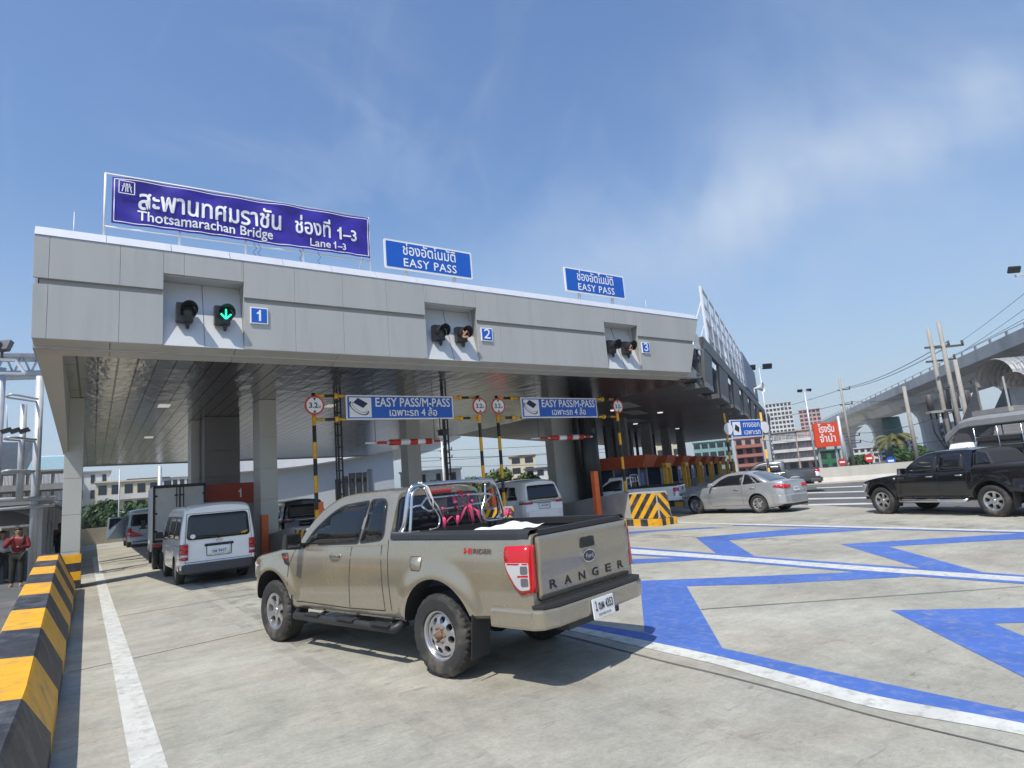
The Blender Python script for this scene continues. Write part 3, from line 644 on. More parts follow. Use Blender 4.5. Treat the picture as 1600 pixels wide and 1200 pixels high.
def height_bar(xa, xb, z, lab):
    y = 17.; s = T('height_bar', lab, 'height bar', ((xa+xb)/2, y, z), 0, 'hanging height limit bars'); W = (xb-xa)/2
    m = MB(); segs = [(-W, -W*.70, .035, 1), (-W*.70, -W*.42, .045, 0), (-W*.42, -W*.32, .045, 1), (-W*.32, -W*.02, .085, 0), (-W*.02, W*.26, .085, 1), (W*.26, W*.5, .085, 0), (W*.5, W*.72, .085, 1)] if False else \
        [(-W, -W*.72, .03, 1), (-W*.72, -W*.48, .04, 0), (-W*.48, -W*.40, .04, 1), (-W*.40, -W*.14, .09, 0), (-W*.14, W*.10, .09, 1), (W*.10, W*.30, .09, 0), (W*.30, W*.50, .09, 1), (W*.50, W*.68, .09, 0), (W*.68, W*.74, .04, 1), (W*.74, W*.92, .035, 0), (W*.92, W, .03, 1)]
    for a, b, r, k in segs: m.tube([(a, 0, 0), (b, 0, 0)], r, 14, k)
    m.build('bar', [M_RED, M_WHITEP], s)
    for x in (-W*.75, W*.78):
        c = MB(); c.tube([(x, 0, .03), (x, 0, SOF-z)], .008, 5); c.build('chain', M_BLACK, s)
height_bar(6.5, 9.05, 3.27, 'red and white height bar hanging over lane 2'); height_bar(12.5, 15.35, 3.24, 'red and white height bar hanging over lane 3')
# lattice masts, orange posts, barrier gate
def mast(x, y, h, lab, w=.19):
    m = MB()
    for dx in (-w/2, w/2):
        m.box((x+dx-.02, y-.02, .2), (x+dx+.02, y+.02, h))
    k = 0; z = .4
    while z < h: m.box((x-w/2, y-.015, z), (x+w/2, y+.015, z+.05)); z += .36
    m.box((x-w*.1, y+.02, .2), (x+w*.1, y+.09, h))
    tag(m.build('cable_mast', M_RUB), lab, 'mast', 'black cable ladders under the canopy')
mast(6.22, 18.5, SOF, 'black cable ladder mast under the left end of the lane 2 sign'); mast(9.5, 17.6, SOF, 'black cable ladder mast by the right post of the lane 2 sign', .16)
for x, y, h, lab in ((4.98, 16.6, 1.7, 'orange post beside the left striped post of lane 2'), (10.25, 16.2, 1.66, 'orange post between two striped poles on the middle island'), (14.72, 16.4, 1.95, 'tall orange post beside the black wrapped column'), (4.15, 19.2, 1.45, 'short orange post near the white van')):
    m = MB(); m.box((x-.1, y-.1, .22), (x+.1, y+.1, h)); tag(m.build('lane_post', M_ORNG, bevel=.02), lab, 'post', 'orange lane posts')
gt = T('barrier_gate', 'lowered black and orange barrier arm crossing lane 3 behind the white SUV', 'gate', (14.3, 22.2, 0))
m = MB(gt.location); m.box((14.2, 22.1, .2), (14.5, 22.4, 1.15)); m.build('cabinet', M_ORNG, gt, bevel=.02)
m = MB(gt.location); striped(m, (14.2, 22.25, 1.0), (11.2, 22.25, .95), .04, .35); m.build('arm', [M_BLACK, M_ORNG], gt)
led = T('led_sign', 'small red lit LED board on a stand beyond lane 3', 'LED sign', (17.9, 27.0, 0))
m = MB(led.location); m.box((17.4, 27, 1.15), (18.5, 27.1, 1.95)); m.build('board', M_BLACK, led)
text('จอดรับ', .4, mat('led_red', (1, .02, .02), .5, emit=2.2), led, (17.95, 26.99, 1.6), (1, 0, 0), (0, 0, 1), width=.95, bold=.02); text('บัตร', .35, MATS['led_red'], led, (17.95, 26.99, 1.22), (1, 0, 0), (0, 0, 1), width=.8, bold=.02)
m = MB(led.location); m.tube([(17.95, 27.05, 0), (17.95, 27.05, 1.15)], .04); m.build('stand', M_GALV, led)
def hang_cam(x, y, z, lab):
    s = T('lane_camera', lab, 'camera', (x, y, z), 0, 'cameras hanging under the lane signs')
    b = MB(); b.box((-.07, -.2, -.09), (.09, .12, .07)); b.box((-.09, -.24, .05), (.11, .14, .08)); b.build('body', M_BLACK, s, bevel=.01)
    b = MB(); b.tube([(-.05, 0, .06), (-.05, 0, .42)], .015); b.build('bracket', M_BLACK, s)
hang_cam(8.45, 15.9, 3.42, 'black camera hanging under the lane 2 sign'); hang_cam(14.35, 16.0, 3.35, 'black camera hanging under the lane 3 sign')
# booth of lane 1
def booth(name, lab, loc, rz, num=None, group=None, far=False):
    s = T(name, lab, 'toll booth', loc, rz, group)
    b = MB(); b.hexa([(-.95, -.15, 1.86), (.95, -.15, 1.86), (.95, 2.6, 1.86), (-.95, 2.6, 1.86)], [(-1.0, -.2, 2.55), (1.0, -.2, 2.55), (1.0, 2.7, 2.55), (-1.0, 2.7, 2.55)]); b.build('roof', mat('booth_red', (.40, .055, .025), .5, var=.12), s, bevel=.02)
    b = MB(); b.box((-.7, .1, .22), (.7, 2.4, .95)); b.build('lower_wall', mat('booth_blue', (.02, .03, .08), .5), s)
    b = MB(); b.box((-.68, .12, .95), (.68, 2.38, 1.86)); b.build('window', M_GLASSL, s)
    b = MB()
    for x in (-.72, .72):
        for y in (.1, 1.2, 2.4): b.box((x-.03, y-.03, .22), (x+.03, y+.03, 1.87))
    b.build('window_frame', M_STEELB, s)
    if num: figure_one(s, (.12, -.205, 2.06), .30, M_WHITEL)
    return s
booth('toll_booth', 'dark red toll booth marked 1 behind the white van', (4.0, 24.0-1.2, 0), 0, '1')
# ------------------------------------------------------------------ vehicle toolkit
def H(pts):                                   # smooth (monotone Hermite) interpolation through (x, y) points
    xs = [p[0] for p in pts]; ys = [p[1] for p in pts]; n = len(xs)
    if n == 1: return lambda x: ys[0]
    dl = [(ys[i+1]-ys[i])/(xs[i+1]-xs[i]) for i in range(n-1)]; m = [dl[0]]+[0 if dl[i-1]*dl[i] <= 0 else 2*dl[i-1]*dl[i]/(dl[i-1]+dl[i]) for i in range(1, n-1)]+[dl[-1]]
    def f(x):
        if x <= xs[0]: return ys[0]
        if x >= xs[-1]: return ys[-1]
        i = 0
        while x > xs[i+1]: i += 1
        h = xs[i+1]-xs[i]; t_ = (x-xs[i])/h
        return ys[i]*(2*t_**3-3*t_**2+1)+m[i]*h*(t_**3-2*t_**2+t_)+ys[i+1]*(-2*t_**3+3*t_**2)+m[i+1]*h*(t_**3-t_**2)
    return f
def sst(a, b, x):
    t_ = max(0., min(1., (x-a)/(b-a))); return t_*t_*(3-2*t_)
class Shell:
    """closed car-body loft: zt/zb top and bottom edge along x, w half width along x, pf width factor over height"""
    def __init__(s, zt, zb, w, pf, r=.06, crown=.02, arches=(), extra=None):
        s.zt, s.zb, s.w, s.pf = H(zt), H(zb), H(w), H(pf); s.r, s.crown, s.arches, s.extra = r, crown, arches, extra
    def side(s, x, z):
        y = s.w(x)*s.pf(z)
        for (xa, za, R, fl) in s.arches:
            d = hypot(x-xa, z-za)
            if z > za-.15: y += fl*(1-sst(R+.02, R+.20, d))*sst(za-.15, za+.12, z)
        if s.extra: y += s.extra(x, z)
        return y
    def top(s, x, y):
        yt = max(.05, s.side(x, s.zt(x)-s.r)-s.r*.6); q = min(1, abs(y)/yt); return s.zt(x)+s.crown*(1-q*q)
    def mesh(s, name, xs, mats, parent, ns=14, cut=None):
        mb = MB(); rings = []
        for x in xs:
            zb, zt = s.zb(x), s.zt(x); r = min(s.r, (zt-zb)*.45); half = []
            half.append((0, zb)); half.append((s.side(x, zb+.04)*.8, zb)); half.append((s.side(x, zb+.02)-.03, zb))
            for k in range(ns+1):
                z = zb+.03+(zt-r-zb-.03)*k/ns; half.append((s.side(x, z), z))
            ys = s.side(x, zt-r); ycap = s.side(x, zt)
            for k in range(1, 6):
                a = pi/2*k/5; half.append((ys-r+r*cos(a)-(ys-ycap)*k/5*.3, zt-r+r*sin(a)))
            yt = half[-1][0]
            for q in (.75, .5, .25, 0): half.append((yt*q, zt+s.crown*(1-q*q)))
            rings.append([(x, y, z) for y, z in half]+[(x, -y, z) for y, z in half[-2:0:-1]])
        idx = mb.grid(rings, closed=True); mb.fi(idx[0], 0); mb.fi(idx[-1][::-1], 0)
        o = mb.build(name, mats, parent)
        if cut: boolean(o, cut)
        o.data.polygons.foreach_set('use_smooth', [True]*len(o.data.polygons)); o.data.set_sharp_from_angle(angle=radians(38))
        return o
def boolean(o, cutters):
    for c in cutters:
        c.parent = o.parent; m = o.modifiers.new('b', 'BOOLEAN'); m.object = c; m.operation = 'DIFFERENCE'; m.solver = 'EXACT'; m.material_mode = 'TRANSFER'
    bpy.context.view_layer.update(); dg = bpy.context.evaluated_depsgraph_get()
    me = bpy.data.meshes.new_from_object(o.evaluated_get(dg)); o.modifiers.clear(); o.data = me
    for c in cutters: bpy.data.objects.remove(c)
def cutter_cyl(x, z, R, y0, y1, m):
    mb = MB(); mb.lathe([(R, y0), (R, y1)], (x, 0, z), 'y', 40)
    mb.face([v for v in mb.v[:40]]); mb.face([v for v in mb.v[40:80]]); return mb.build('cut', m)
def cutter_box(lo, hi, m):
    mb = MB(); mb.box(lo, hi); return mb.build('cut', m)
def patch(mb, fn, poly, res=.12, off=.004, thick=.012, mi=0, smooth=True):
    """sheet of the 2-D polygon laid on surface fn(u, v, offset), with a rim"""
    bm = bmesh.new(); bm.faces.new([bm.verts.new((p[0], p[1], 0)) for p in poly])
    us = [p[0] for p in poly]; vs = [p[1] for p in poly]
    for lo, hi, no in ((min(us), max(us), (1, 0, 0)), (min(vs), max(vs), (0, 1, 0))):
        k = max(1, int((hi-lo)/res))
        for i in range(1, k):
            c = lo+(hi-lo)*i/k; bmesh.ops.bisect_plane(bm, geom=bm.verts[:]+bm.edges[:]+bm.faces[:], plane_co=(c*no[0], c*no[1], 0), plane_no=no)
    base = {v: mb.P(fn(v.co.x, v.co.y, off)) for v in bm.verts}
    for f in bm.faces: mb.fi([base[v] for v in f.verts], mi, smooth)
    if thick:
        low = {}
        for e in bm.edges:
            if len(e.link_faces) == 1:
                for v in e.verts:
                    if v not in low: low[v] = mb.P(fn(v.co.x, v.co.y, off-thick))
                a, b = e.verts; mb.fi((base[a], base[b], low[b], low[a]), mi, False)
    bm.free()
def ring_poly(poly, wdt):                    # list of quads forming a band of width wdt outside the polygon
    n = len(poly); A = sum(poly[i][0]*poly[(i+1) % n][1]-poly[(i+1) % n][0]*poly[i][1] for i in range(n)); sg = 1 if A > 0 else -1
    out = []
    for i in range(n):
        p, a, b = Vector(poly[i]), Vector(poly[i-1]), Vector(poly[(i+1) % n]); d1 = (p-a).normalized(); d2 = (b-p).normalized()
        n1 = Vector((d1.y, -d1.x))*sg; n2 = Vector((d2.y, -d2.x))*sg; m_ = (n1+n2); m_ = m_.normalized() if m_.length > 1e-6 else n1
        out.append(tuple(p+m_*wdt/max(.5, m_.dot(n1))))
    return [(poly[i], poly[(i+1) % n], out[(i+1) % n], out[i]) for i in range(n)]
def outline(mb, fn, poly, wdt, off=.002, mi=0):
    for q in ring_poly(poly, wdt): mb.fi([mb.P(fn(p[0], p[1], off)) for p in q], mi, False)
def line_on(mb, fn, pts, wdt, off=.002, mi=0):
    for p, q in zip(pts[:-1], pts[1:]):
        p, q = Vector(p), Vector(q); d = (q-p).normalized(); n = Vector((-d.y, d.x))*wdt/2
        k = max(1, int((q-p).length/.08))
        for i in range(k):
            a, b = p+(q-p)*i/k, p+(q-p)*(i+1)/k; mb.fi([mb.P(fn(c.x, c.y, off)) for c in (a-n, b-n, b+n, a+n)], mi, False)
def sidefn(S, s): return lambda x, z, o: (x, s*(S.side(x, z)+o), z)
def frange(a, b, st):
    n = max(1, round(abs(b-a)/st)); return [a+(b-a)*i/n for i in range(n+1)]

def holed_disc(mb, R, holes, yfun, mi=0, depth=.05, n=40):
    bm = bmesh.new(); loops = [[(R*cos(2*pi*k/n), R*sin(2*pi*k/n)) for k in range(n)]]+holes; edges = []
    for lp in loops:
        vs = [bm.verts.new((p[0], p[1], 0)) for p in lp]
        for i in range(len(vs)): edges.append(bm.edges.new((vs[i], vs[(i+1) % len(vs)])))
    bmesh.ops.triangle_fill(bm, edges=edges, use_beauty=True, use_dissolve=False)
    ix = {v: mb.P((v.co.x, yfun(hypot(v.co.x, v.co.y)), v.co.y)) for v in bm.verts}
    for f in bm.faces: mb.fi([ix[v] for v in f.verts], mi)
    bm.free()
    for lp in holes:
        a = [mb.P((p[0], yfun(hypot(*p)), p[1])) for p in lp]; b = [mb.P((p[0]*.97, yfun(hypot(*p))-depth, p[1]*.97)) for p in lp]
        for i in range(len(lp)): mb.fi((a[i], a[(i+1) % len(lp)], b[(i+1) % len(lp)], b[i]), mi)
M_RIM = mat('alloy_silver', (.55, .55, .56), .3, .85, var=.08, vscale=8, dirt=(.25, .22, .18), dscale=7., damt=.35)
M_RIMD = mat('alloy_dark', (.08, .08, .085), .35, .6)
M_HUB = mat('rusty_hub', (.20, .11, .06), .8, .3, var=.4, vscale=20)
M_BRAKE = mat('brake_drum_steel', (.05, .048, .045), .7, .4)  # dark steel of the brake drum
def wheel(parent, x, y, R, W, style='alloy6', side=1, tread=False, rimR=None):
    rr = rimR or R*.62; n = 96 if tread else 40
    prof = [(rr, W*.40), (rr+.012, W*.47), (rr+(R-rr)*.35, W*.515), (rr+(R-rr)*.7, W*.505), (R-.035, W*.475), (R-.012, W*.43), (R, W*.36), (R, W*.12), (R, -W*.12), (R, -W*.36), (R-.012, -W*.43), (R-.035, -W*.475), (rr+(R-rr)*.5, -W*.5), (rr, -W*.42)]
    mb = MB(); rg = mb.lathe(prof, (0, 0, 0), 'y', n)
    if tread:
        for ri in (5, 6, 7, 8, 9):
            for k, vi in enumerate(rg[ri]):
                ph = (k+(0 if ri in (6, 5) else 2 if ri == 7 else 1 if ri == 8 else 3)) % 4
                if ph == 0: v = mb.v[vi]; q = 1-.014/R; mb.v[vi] = Vector((v.x*q, v.y, v.z*q))
    o = mb.build('wheel', M_TYRE, parent, fixn=True)
    if tread: o.data.set_sharp_from_angle(angle=radians(25))
    o.location = (x, y, R); 
    if side < 0: o.rotation_euler = (0, 0, pi)
    m = MB()
    barrel = [(rr+.004, W*.41), (rr-.006, W*.42), (rr-.016, W*.36), (rr-.03, W*.1), (rr-.03, -W*.3)]
    m.lathe(barrel, (0, 0, 0), 'y', 40)
    rd = rr-.012
    if style == 'steel':
        holes = []
        for k in range(8):
            a = 2*pi*k/8+.2; c = (rr*.64*cos(a), rr*.64*sin(a)); h = rr*.15
            holes.append([(c[0]+h*cos(b), c[1]+h*sin(b)) for b in [2*pi*j/12 for j in range(12)]])
        holed_disc(m, rr-.028, holes, lambda q: W*.27+(.035*(1-sst(rr*.40, rr*.85, q))), depth=.04)
        m.lathe([(rr-.028, W*.28), (rr-.04, W*.31), (rr-.052, W*.28)], (0, 0, 0), 'y', 40)
    else:
        ns = {'alloy6': 6, 'alloy5': 5, 'alloy10': 5}[style]; holes = []
        for k in range(ns):
            a0 = 2*pi*k/ns+.15
            if style == 'alloy10':
                for (u0, u1, r0, r1) in ((.10, .40, .42, .93), (.50, .76, .3, .93)):
                    d = 2*pi/ns; holes.append(rpoly([(rd*r1*cos(a0+u0*d), rd*r1*sin(a0+u0*d)), (rd*r1*cos(a0+(u0+u1)/2*d)*1.0, rd*r1*sin(a0+(u0+u1)/2*d)), (rd*r1*cos(a0+u1*d), rd*r1*sin(a0+u1*d)), (rd*r0*cos(a0+(u0*.4+u1*.6)*d), rd*r0*sin(a0+(u0*.4+u1*.6)*d))], .02, 2))
            else:
                d = 2*pi/ns; w_ = .30; pts = [(rd*.91*cos(a0+q*d), rd*.91*sin(a0+q*d)) for q in (-w_, -w_*.33, w_*.33, w_)]+[(rd*.42*cos(a0+q*d), rd*.42*sin(a0+q*d)) for q in (w_*.75, -w_*.75)]
                holes.append(rpoly(pts, .022, 2))
        holed_disc(m, rd, holes, lambda q: W*.40-.028*sst(rd*.2, rd*.6, q)*(1-sst(rd*.7, rd, q))-.02*(1-sst(0, rd*.5, q)), depth=.05)
        m.lathe([(0, W*.40+.004), (rr*.16, W*.40), (rr*.19, W*.36)], (0, 0, 0), 'y', 20)
    m.build('rim', M_RIM, o)
    b = MB(); b.lathe([(0, -.02), (rr*.78, -.02), (rr-.032, -.035)], (0, 0, 0), 'y', 32); b.build('brake_drum', M_BRAKE, o)
    if style == 'steel':
        h = MB(); h.lathe([(0, W*.27+.075), (rr*.15, W*.27+.07), (rr*.18, W*.27+.03), (rr*.18, W*.26)], (0, 0, 0), 'y', 20)
        for k in range(6): h.lathe([(0, W*.27+.055), (.012, W*.27+.052), (.012, W*.27+.03)], (rr*.3*cos(k*pi/3), 0, rr*.3*sin(k*pi/3)), 'y', 8)
        h.build('hub', M_HUB, o)
    return o
def paint(name, col, metal=.4, rough=.32, dirt=None, damt=.25):
    return mat(name, col, rough, metal, var=.05, vscale=2., coat=.9, dirt=dirt, dscale=2.2, damt=damt, rvar=.04)
def plate(parent, org, ux, uy, l1, l2, w=.34, h=.15):
    ux, uy = Vector(ux).normalized(), Vector(uy).normalized(); n = ux.cross(uy); c = Vector(org); b = MB(); b.obox(c, ux*w/2, uy*h/2, n*.006); o = b.build('licence_plate', mat('plate_white', (.72, .73, .74), .4), parent, bevel=.003)
    text(l1, h*.62, M_BLACK, o, c+n*.007-uy*h*.08, ux, uy, world=False, width=w*.84, bold=.012, lift=.001)
    if l2: text(l2, h*.24, M_BLACK, o, c+n*.007-uy*h*.40, ux, uy, world=False, width=w*.6, lift=.001)
    return o

# ------------------------------------------------------------------ pickups
M_SIDEG = mat('side_glass', (.012, .015, .02), .03, spec=.8); M_SIDEG.node_tree.nodes['Principled BSDF'].inputs['Alpha'].default_value = .72
def pickup(name, label, loc, rz, P, group=None):
    """local frame: rear axle at the origin, +x forward, +y left"""
    t = T(name, label, P.get('cat', 'pickup truck'), loc, rz, group); pm = P['paint']; wb = P['wb']; R = P['R']; hi = P.get('detail', False)
    k_ = P.get('zoff', 0.)
    Ra = P.get('Ra', .50); ar = [(0.0, R+.02, Ra, P.get('flare', .035)), (wb+.02, R+.02, Ra-.01, P.get('flare', .035))]
    xf = wb+P.get('nose', .92); xr_ = P['xrear']; cabx = P['cabx']; wsx = P['wsx']; bz_ = P['bedz']
    zt = [(xr_, bz_), (cabx-.02, bz_-.01), (cabx+.02, bz_-.08), (1.6, bz_-.10), (wsx, bz_-.125), (wb, bz_-.175), (xf-.35, bz_-.26), (xf-.16, bz_-.32), (xf-.06, bz_-.42), (xf, bz_-.62)]
    zb = [(xr_, .60+k_), (-.5, .58+k_), (.4, .47+k_), (wb-.4, .45+k_), (wb+.4, .50+k_), (xf, .50+k_)]
    w_ = [(xr_, .875), (xr_+.12, .905), (xr_+.5, .915), (1.5, .92), (wb-.3, .92), (wb+.3, .91), (xf-.35, .86), (xf-.12, .74), (xf-.03, .58), (xf, .45)]
    pf = [(.40, .93), (.55, .965), (.70, .985), (.90, 1.0), (1.08, .995), (1.2, .975), (1.3, .955), (1.4, .935)]
    S = Shell(zt, zb, w_, pf, r=.055, crown=.025, arches=ar)
    dk = mat('wheel_well', (.012, .012, .012), .9)
    cuts = []
    for (xa, za, Rq, _) in ar:
        for s in (-1, 1): cuts.append(cutter_cyl(xa, za, Rq, min(s*.58, s*1.2), max(s*.58, s*1.2), dk))
    bedm = mat('bed_liner', (.03, .03, .032), .7)
    if P.get('bed', True): cuts.append(cutter_box((xr_+.05, -.72, .78), (cabx-.06, .72, 2.), bedm))
    st = .035 if hi else .07
    xs = sorted(set(frange(xr_, cabx-.03, st)+[cabx-.02, cabx, cabx+.02]+frange(cabx+.03, xf-.36, st)+frange(xf-.36, xf, .03)))
    body = S.mesh('body', xs, [pm, dk, bedm], t, ns=22 if hi else 12, cut=cuts)
    sf = {s: sidefn(S, s) for s in (1, -1)}
    # cab
    rz_ = P['roofz']; bl = bz_-.16; cx0 = cabx+.02; wr = P.get('wroof', .66)
    zr = P.get('roof', [(cx0, rz_-.03), (cx0+.25, rz_), (cx0+.8, rz_), (wsx-.95, rz_-.02), (wsx-.72, rz_-.08), (wsx, bl+.02), (wsx+.06, bl-.02)])
    wbelt = H([(cx0, .855), (cx0+.1, .875), (wsx-.5, .875), (wsx+.06, .80)]); wroof = H([(cx0, wr-.03), (cx0+.15, wr), (wsx-.8, wr), (wsx-.4, wr+.02), (wsx+.06, .76)])
    class Cab(Shell):
        def side(s, x, z):
            q = max(0., min(1.15, (z-bl)/(rz_-bl))); a, b = wbelt(x), wroof(x); return a+(b-a)*(q**1.25)
    Cb = Cab(zr, [(cx0, bl-.2), (wsx+.06, bl-.2)], [(0, 1)], [(0, 1)], r=.085, crown=.03)
    ccut = []; inm = mat('cab_interior', (.03, .029, .028), .9)
    if hi:
        for (poly, rad) in P['windows']: m = MB(); m.prism(rpoly(poly, rad), -1.2, 1.2); ccut.append(m.build('cut', inm))
        m = MB(); m.prism(rpoly([(-wr+.04, rz_-.11), (wr-.04, rz_-.11), (.73, bl+.06), (-.73, bl+.06)], .06), cx0-.1, cx0+.75, ax='x'); ccut.append(m.build('cut', inm))
    cab = Cb.mesh('cab', sorted(set(frange(cx0, wsx-.75, .08)+frange(wsx-.75, wsx+.06, .05)+[cx0+.02, cx0+.05])), [pm, inm], t, ns=10, cut=ccut)
    if hi:
        for y in (.40, -.40):
            m = MB(); m.box((1.42, y-.22, bl-.1), (1.56, y+.22, 1.50)); m.box((1.44, y-.12, 1.52), (1.55, y+.12, 1.68)); m.build('seat', mat('seat_fabric', (.05, .048, .045), .9), t, bevel=.04)
        m = MB(); m.tube([(2.18+.05*sin(a), .40+.18*cos(a), 1.28+.16*sin(a)) for a in [2*pi*k/20 for k in range(20)]], .016, 6, closed=True); m.build('steering_wheel', M_RUB, t)
    cf = {s: sidefn(Cb, s) for s in (1, -1)}
    for (poly, rad) in P['windows']:
        for s in (1, -1):
            m = MB(); pp = rpoly(poly, rad); patch(m, cf[s], pp, .12, .006, .01, 0); outline(m, cf[s], pp, .022, .0045, 1); m.build('side_window', [M_GLASS if not hi else M_SIDEG, M_RUB], t)
    # windscreen and rear window
    def wfn(y, x, o): return (x+o*.6, y, Cb.top(x, y)+o)
    m = MB(); wx0, wx1 = wsx-.70, wsx-.03; patch(m, wfn, rpoly([(-wroof(wx0)+.10, wx0), (wroof(wx0)-.10, wx0), (wroof(wx1)-.06, wx1), (-wroof(wx1)+.06, wx1)], .05), .12, .005, .01); m.build('windscreen', M_GLASS, t)
    rfn = lambda y, z, o: (cx0-o, y, z)
    m = MB(); pp = rpoly([(-wr+.02, rz_-.10), (wr-.02, rz_-.10), (.76, bl+.04), (-.76, bl+.04)], .06); patch(m, rfn, pp, .3, .006, .01); outline(m, rfn, pp, .02, .004, 1); m.build('rear_window', [M_SIDEG if hi else M_GLASS, M_RUB], t)
    m = MB(); m.box((cx0-.03, -.17, rz_-.075), (cx0, .17, rz_-.035)); m.build('brake_light', M_LAMPR, t, bevel=.01)
    # door shut lines
    m = MB()
    for ln in P['seams']:
        for s in (1, -1): line_on(m, sf[s], ln, .011, .0012)
    m.build('door_seam', M_DARK, t)
    for (x, z) in P['handles']:
        for s in (1, -1):
            m = MB(); patch(m, sf[s], rpoly([(x-.11, z-.035), (x+.11, z-.035), (x+.11, z+.03), (x-.11, z+.03)], .03), .05, .002, .004, 1)
            y = S.side(x, z); m.tube([(x-.10, s*(y+.012), z), (x-.06, s*(y+.035), z+.005), (x+.06, s*(y+.035), z+.005), (x+.10, s*(y+.012), z)], .014, 8, 0)
            m.build('door_handle', [P.get('handle_mat', pm), P.get('handle_back', pm)], t)
    for s in (1, -1):                                # mirrors
        x = wsx-.33; m = MB(); y = S.side(x, bl)+.02
        m.tube([(x, s*(y-.08), bl+.06), (x, s*(y+.06), bl+.08)], .03, 8, 1)
        m.hexa([(x-.06, s*(y+.02), bl+.02), (x+.07, s*(y+.04), bl+.03), (x+.06, s*(y+.24), bl+.05), (x-.06, s*(y+.25), bl+.04)], [(x-.06, s*(y+.02), bl+.22), (x+.05, s*(y+.04), bl+.21), (x+.04, s*(y+.22), bl+.22), (x-.06, s*(y+.24), bl+.23)], 0)
        o = m.build('mirror', [P.get('mirror_mat', pm), M_RUB], t, bevel=.015)
        m = MB(); m.box((x-.066, min(s*(y+.05), s*(y+.22)), bl+.06), (x-.0615, max(s*(y+.05), s*(y+.22)), bl+.2)); m.build('mirror_glass', mat('mirror_dark', (.20, .21, .22), .08, 1.), o)
    # wheels
    for (x, stl) in ((0, P['rims'][0]), (wb, P['rims'][1])):
        for s in (1, -1): wheel(t, x, s*P.get('trk', .79), R, P.get('W', .265), stl, s, tread=hi, rimR=P.get('rimR'))
    m = MB()
    for x in (0, wb): m.tube([(x, -.7, R), (x, .7, R)], .05, 10)
    m.box((xr_+.3, -.42, .42), (wb+.4, -.34, .56)); m.box((xr_+.3, .34, .42), (wb+.4, .42, .56)); m.lathe([(0, -.14), (.13, -.1), (.15, 0), (.13, .1), (0, .14)], (0, 0, R), 'y', 14); m.box((.5, -.3, .38), (wb-.5, .3, .5)); m.build('chassis', M_RUB, t)
    # front end: bumper, grille, headlights
    m = MB(); bx = [(xf-.36, .80), (xf-.12, .69), (xf+.02, .46), (xf+.04, 0)]
    pl = [(a, b) for a, b in bx]+[(a, -b) for a, b in bx[-2::-1]]; m.prism(pl+[(xf-.4, -.78), (xf-.4, .78)], .40+k_, .68+k_, ax='z'); m.build('front_bumper', pm, t, bevel=.03)
    m = MB(); m.box((xf-.1, -.5, .70+k_), (xf+.012, .5, .9+k_)); m.build('grille', M_CHROME, t, bevel=.02)
    for s in (1, -1):
        m = MB(); patch(m, sf[s], rpoly([(xf-.42, bz_-.37), (xf-.2, bz_-.33), (xf-.09, bz_-.44), (xf-.1, bz_-.55), (xf-.25, bz_-.54)], .04), .05, .012, .03); m.build('headlight', M_LAMPC, t)
    # tail
    lz0, lz1 = P.get('lamp', (bz_-.50, bz_-.09)); capx = xr_
    def rf2(y, z, o): return (capx-o, y, z)
    zm1, zm2, zm3 = lz0+(lz1-lz0)*.62, lz0+(lz1-lz0)*.36, lz0+(lz1-lz0)*.08
    TW = .80 if hi else .715
    for s in (1, -1):
        if hi:
            m = MB(); o3 = [(xr_, lz0+.02), (xr_+.10, lz0), (xr_+.16, lz0+.06), (xr_+.25, lz0+.20), (xr_+.275, lz1-.05), (xr_+.26, lz1), (xr_, lz1+.005)]
            patch(m, sf[s], rpoly(o3, [.0, .03, .03, .05, .03, .02, .0]), .06, .014, .022, 0)
            patch(m, rf2, [(s*(TW+.01), lz0+.02), (s*(S.side(xr_, lz0)+.013), lz0+.02), (s*(S.side(xr_, lz1)+.013), lz1+.005), (s*(TW+.01), lz1+.005)], .06, .014, .022, 0)
            patch(m, sf[s], rpoly([(xr_+.012, lz0+.05), (xr_+.10, lz0+.038), (xr_+.155, lz0+.085), (xr_+.240, lz0+.215), (xr_+.255, lz1-.14), (xr_+.012, lz1-.14)], [.015, .03, .03, .04, .015, .015]), .06, .0165, 0, 1)
            for za in (lz0+.075, lz0+.175): patch(m, sf[s], rpoly([(xr_+.022, za), (xr_+.09, za), (xr_+.09, za+.068), (xr_+.022, za+.068)], .015), .1, .0185, 0, 2)
            line_on(m, sf[s], [(xr_+.02, lz0+.16), (xr_+.12, lz0+.158)], .016, .0195, 0); line_on(m, sf[s], [(xr_+.235, lz1-.15), (xr_+.02, lz1-.15)], .012, .0195, 0)
        else:
            m = MB()
            for a, b, mi in ((zm1, lz1, 0), (zm2, zm1, 1), (zm3, zm2, 1), (lz0, zm3, 0)):
                patch(m, sf[s], [(xr_+.0, a), (xr_+.2, a), (xr_+.2, b), (xr_+.0, b)], .06, .014, .02, mi)
                patch(m, rf2, [(s*.74, a), (s*(S.side(xr_, a)+.014), a), (s*(S.side(xr_, b)+.014), b), (s*.74, b)], .06, .014, .02, mi)
        m.build('tail_light', [M_LAMPR, M_LAMPC, mat('smoked_lens', (.12, .12, .13), .1, coat=.6)], t)
    tg = MB(); pp = rpoly([(-TW, .76+k_*.5), (TW, .76+k_*.5), (TW, bz_-.02), (-TW, bz_-.02)], .04)
    def tfn(y, z, o): return (capx-o-.012*sst(.98, 1.06, z), y, z)
    patch(tg, tfn, pp, .05, .022, .022, 0); outline(tg, rf2, pp, .012, .004, 1); tgo = tg.build('tailgate', [pm, M_DARK], t)
    h = MB(); h.prism(rpoly([(-.13, bz_-.20), (.13, bz_-.20), (.115, bz_-.105), (-.115, bz_-.105)], .03), capx-.042, capx-.02, ax='x'); h.box((capx-.058, -.1, bz_-.135), (capx-.042, .1, bz_-.11)); h.build('tailgate_handle', M_RUB, tgo)
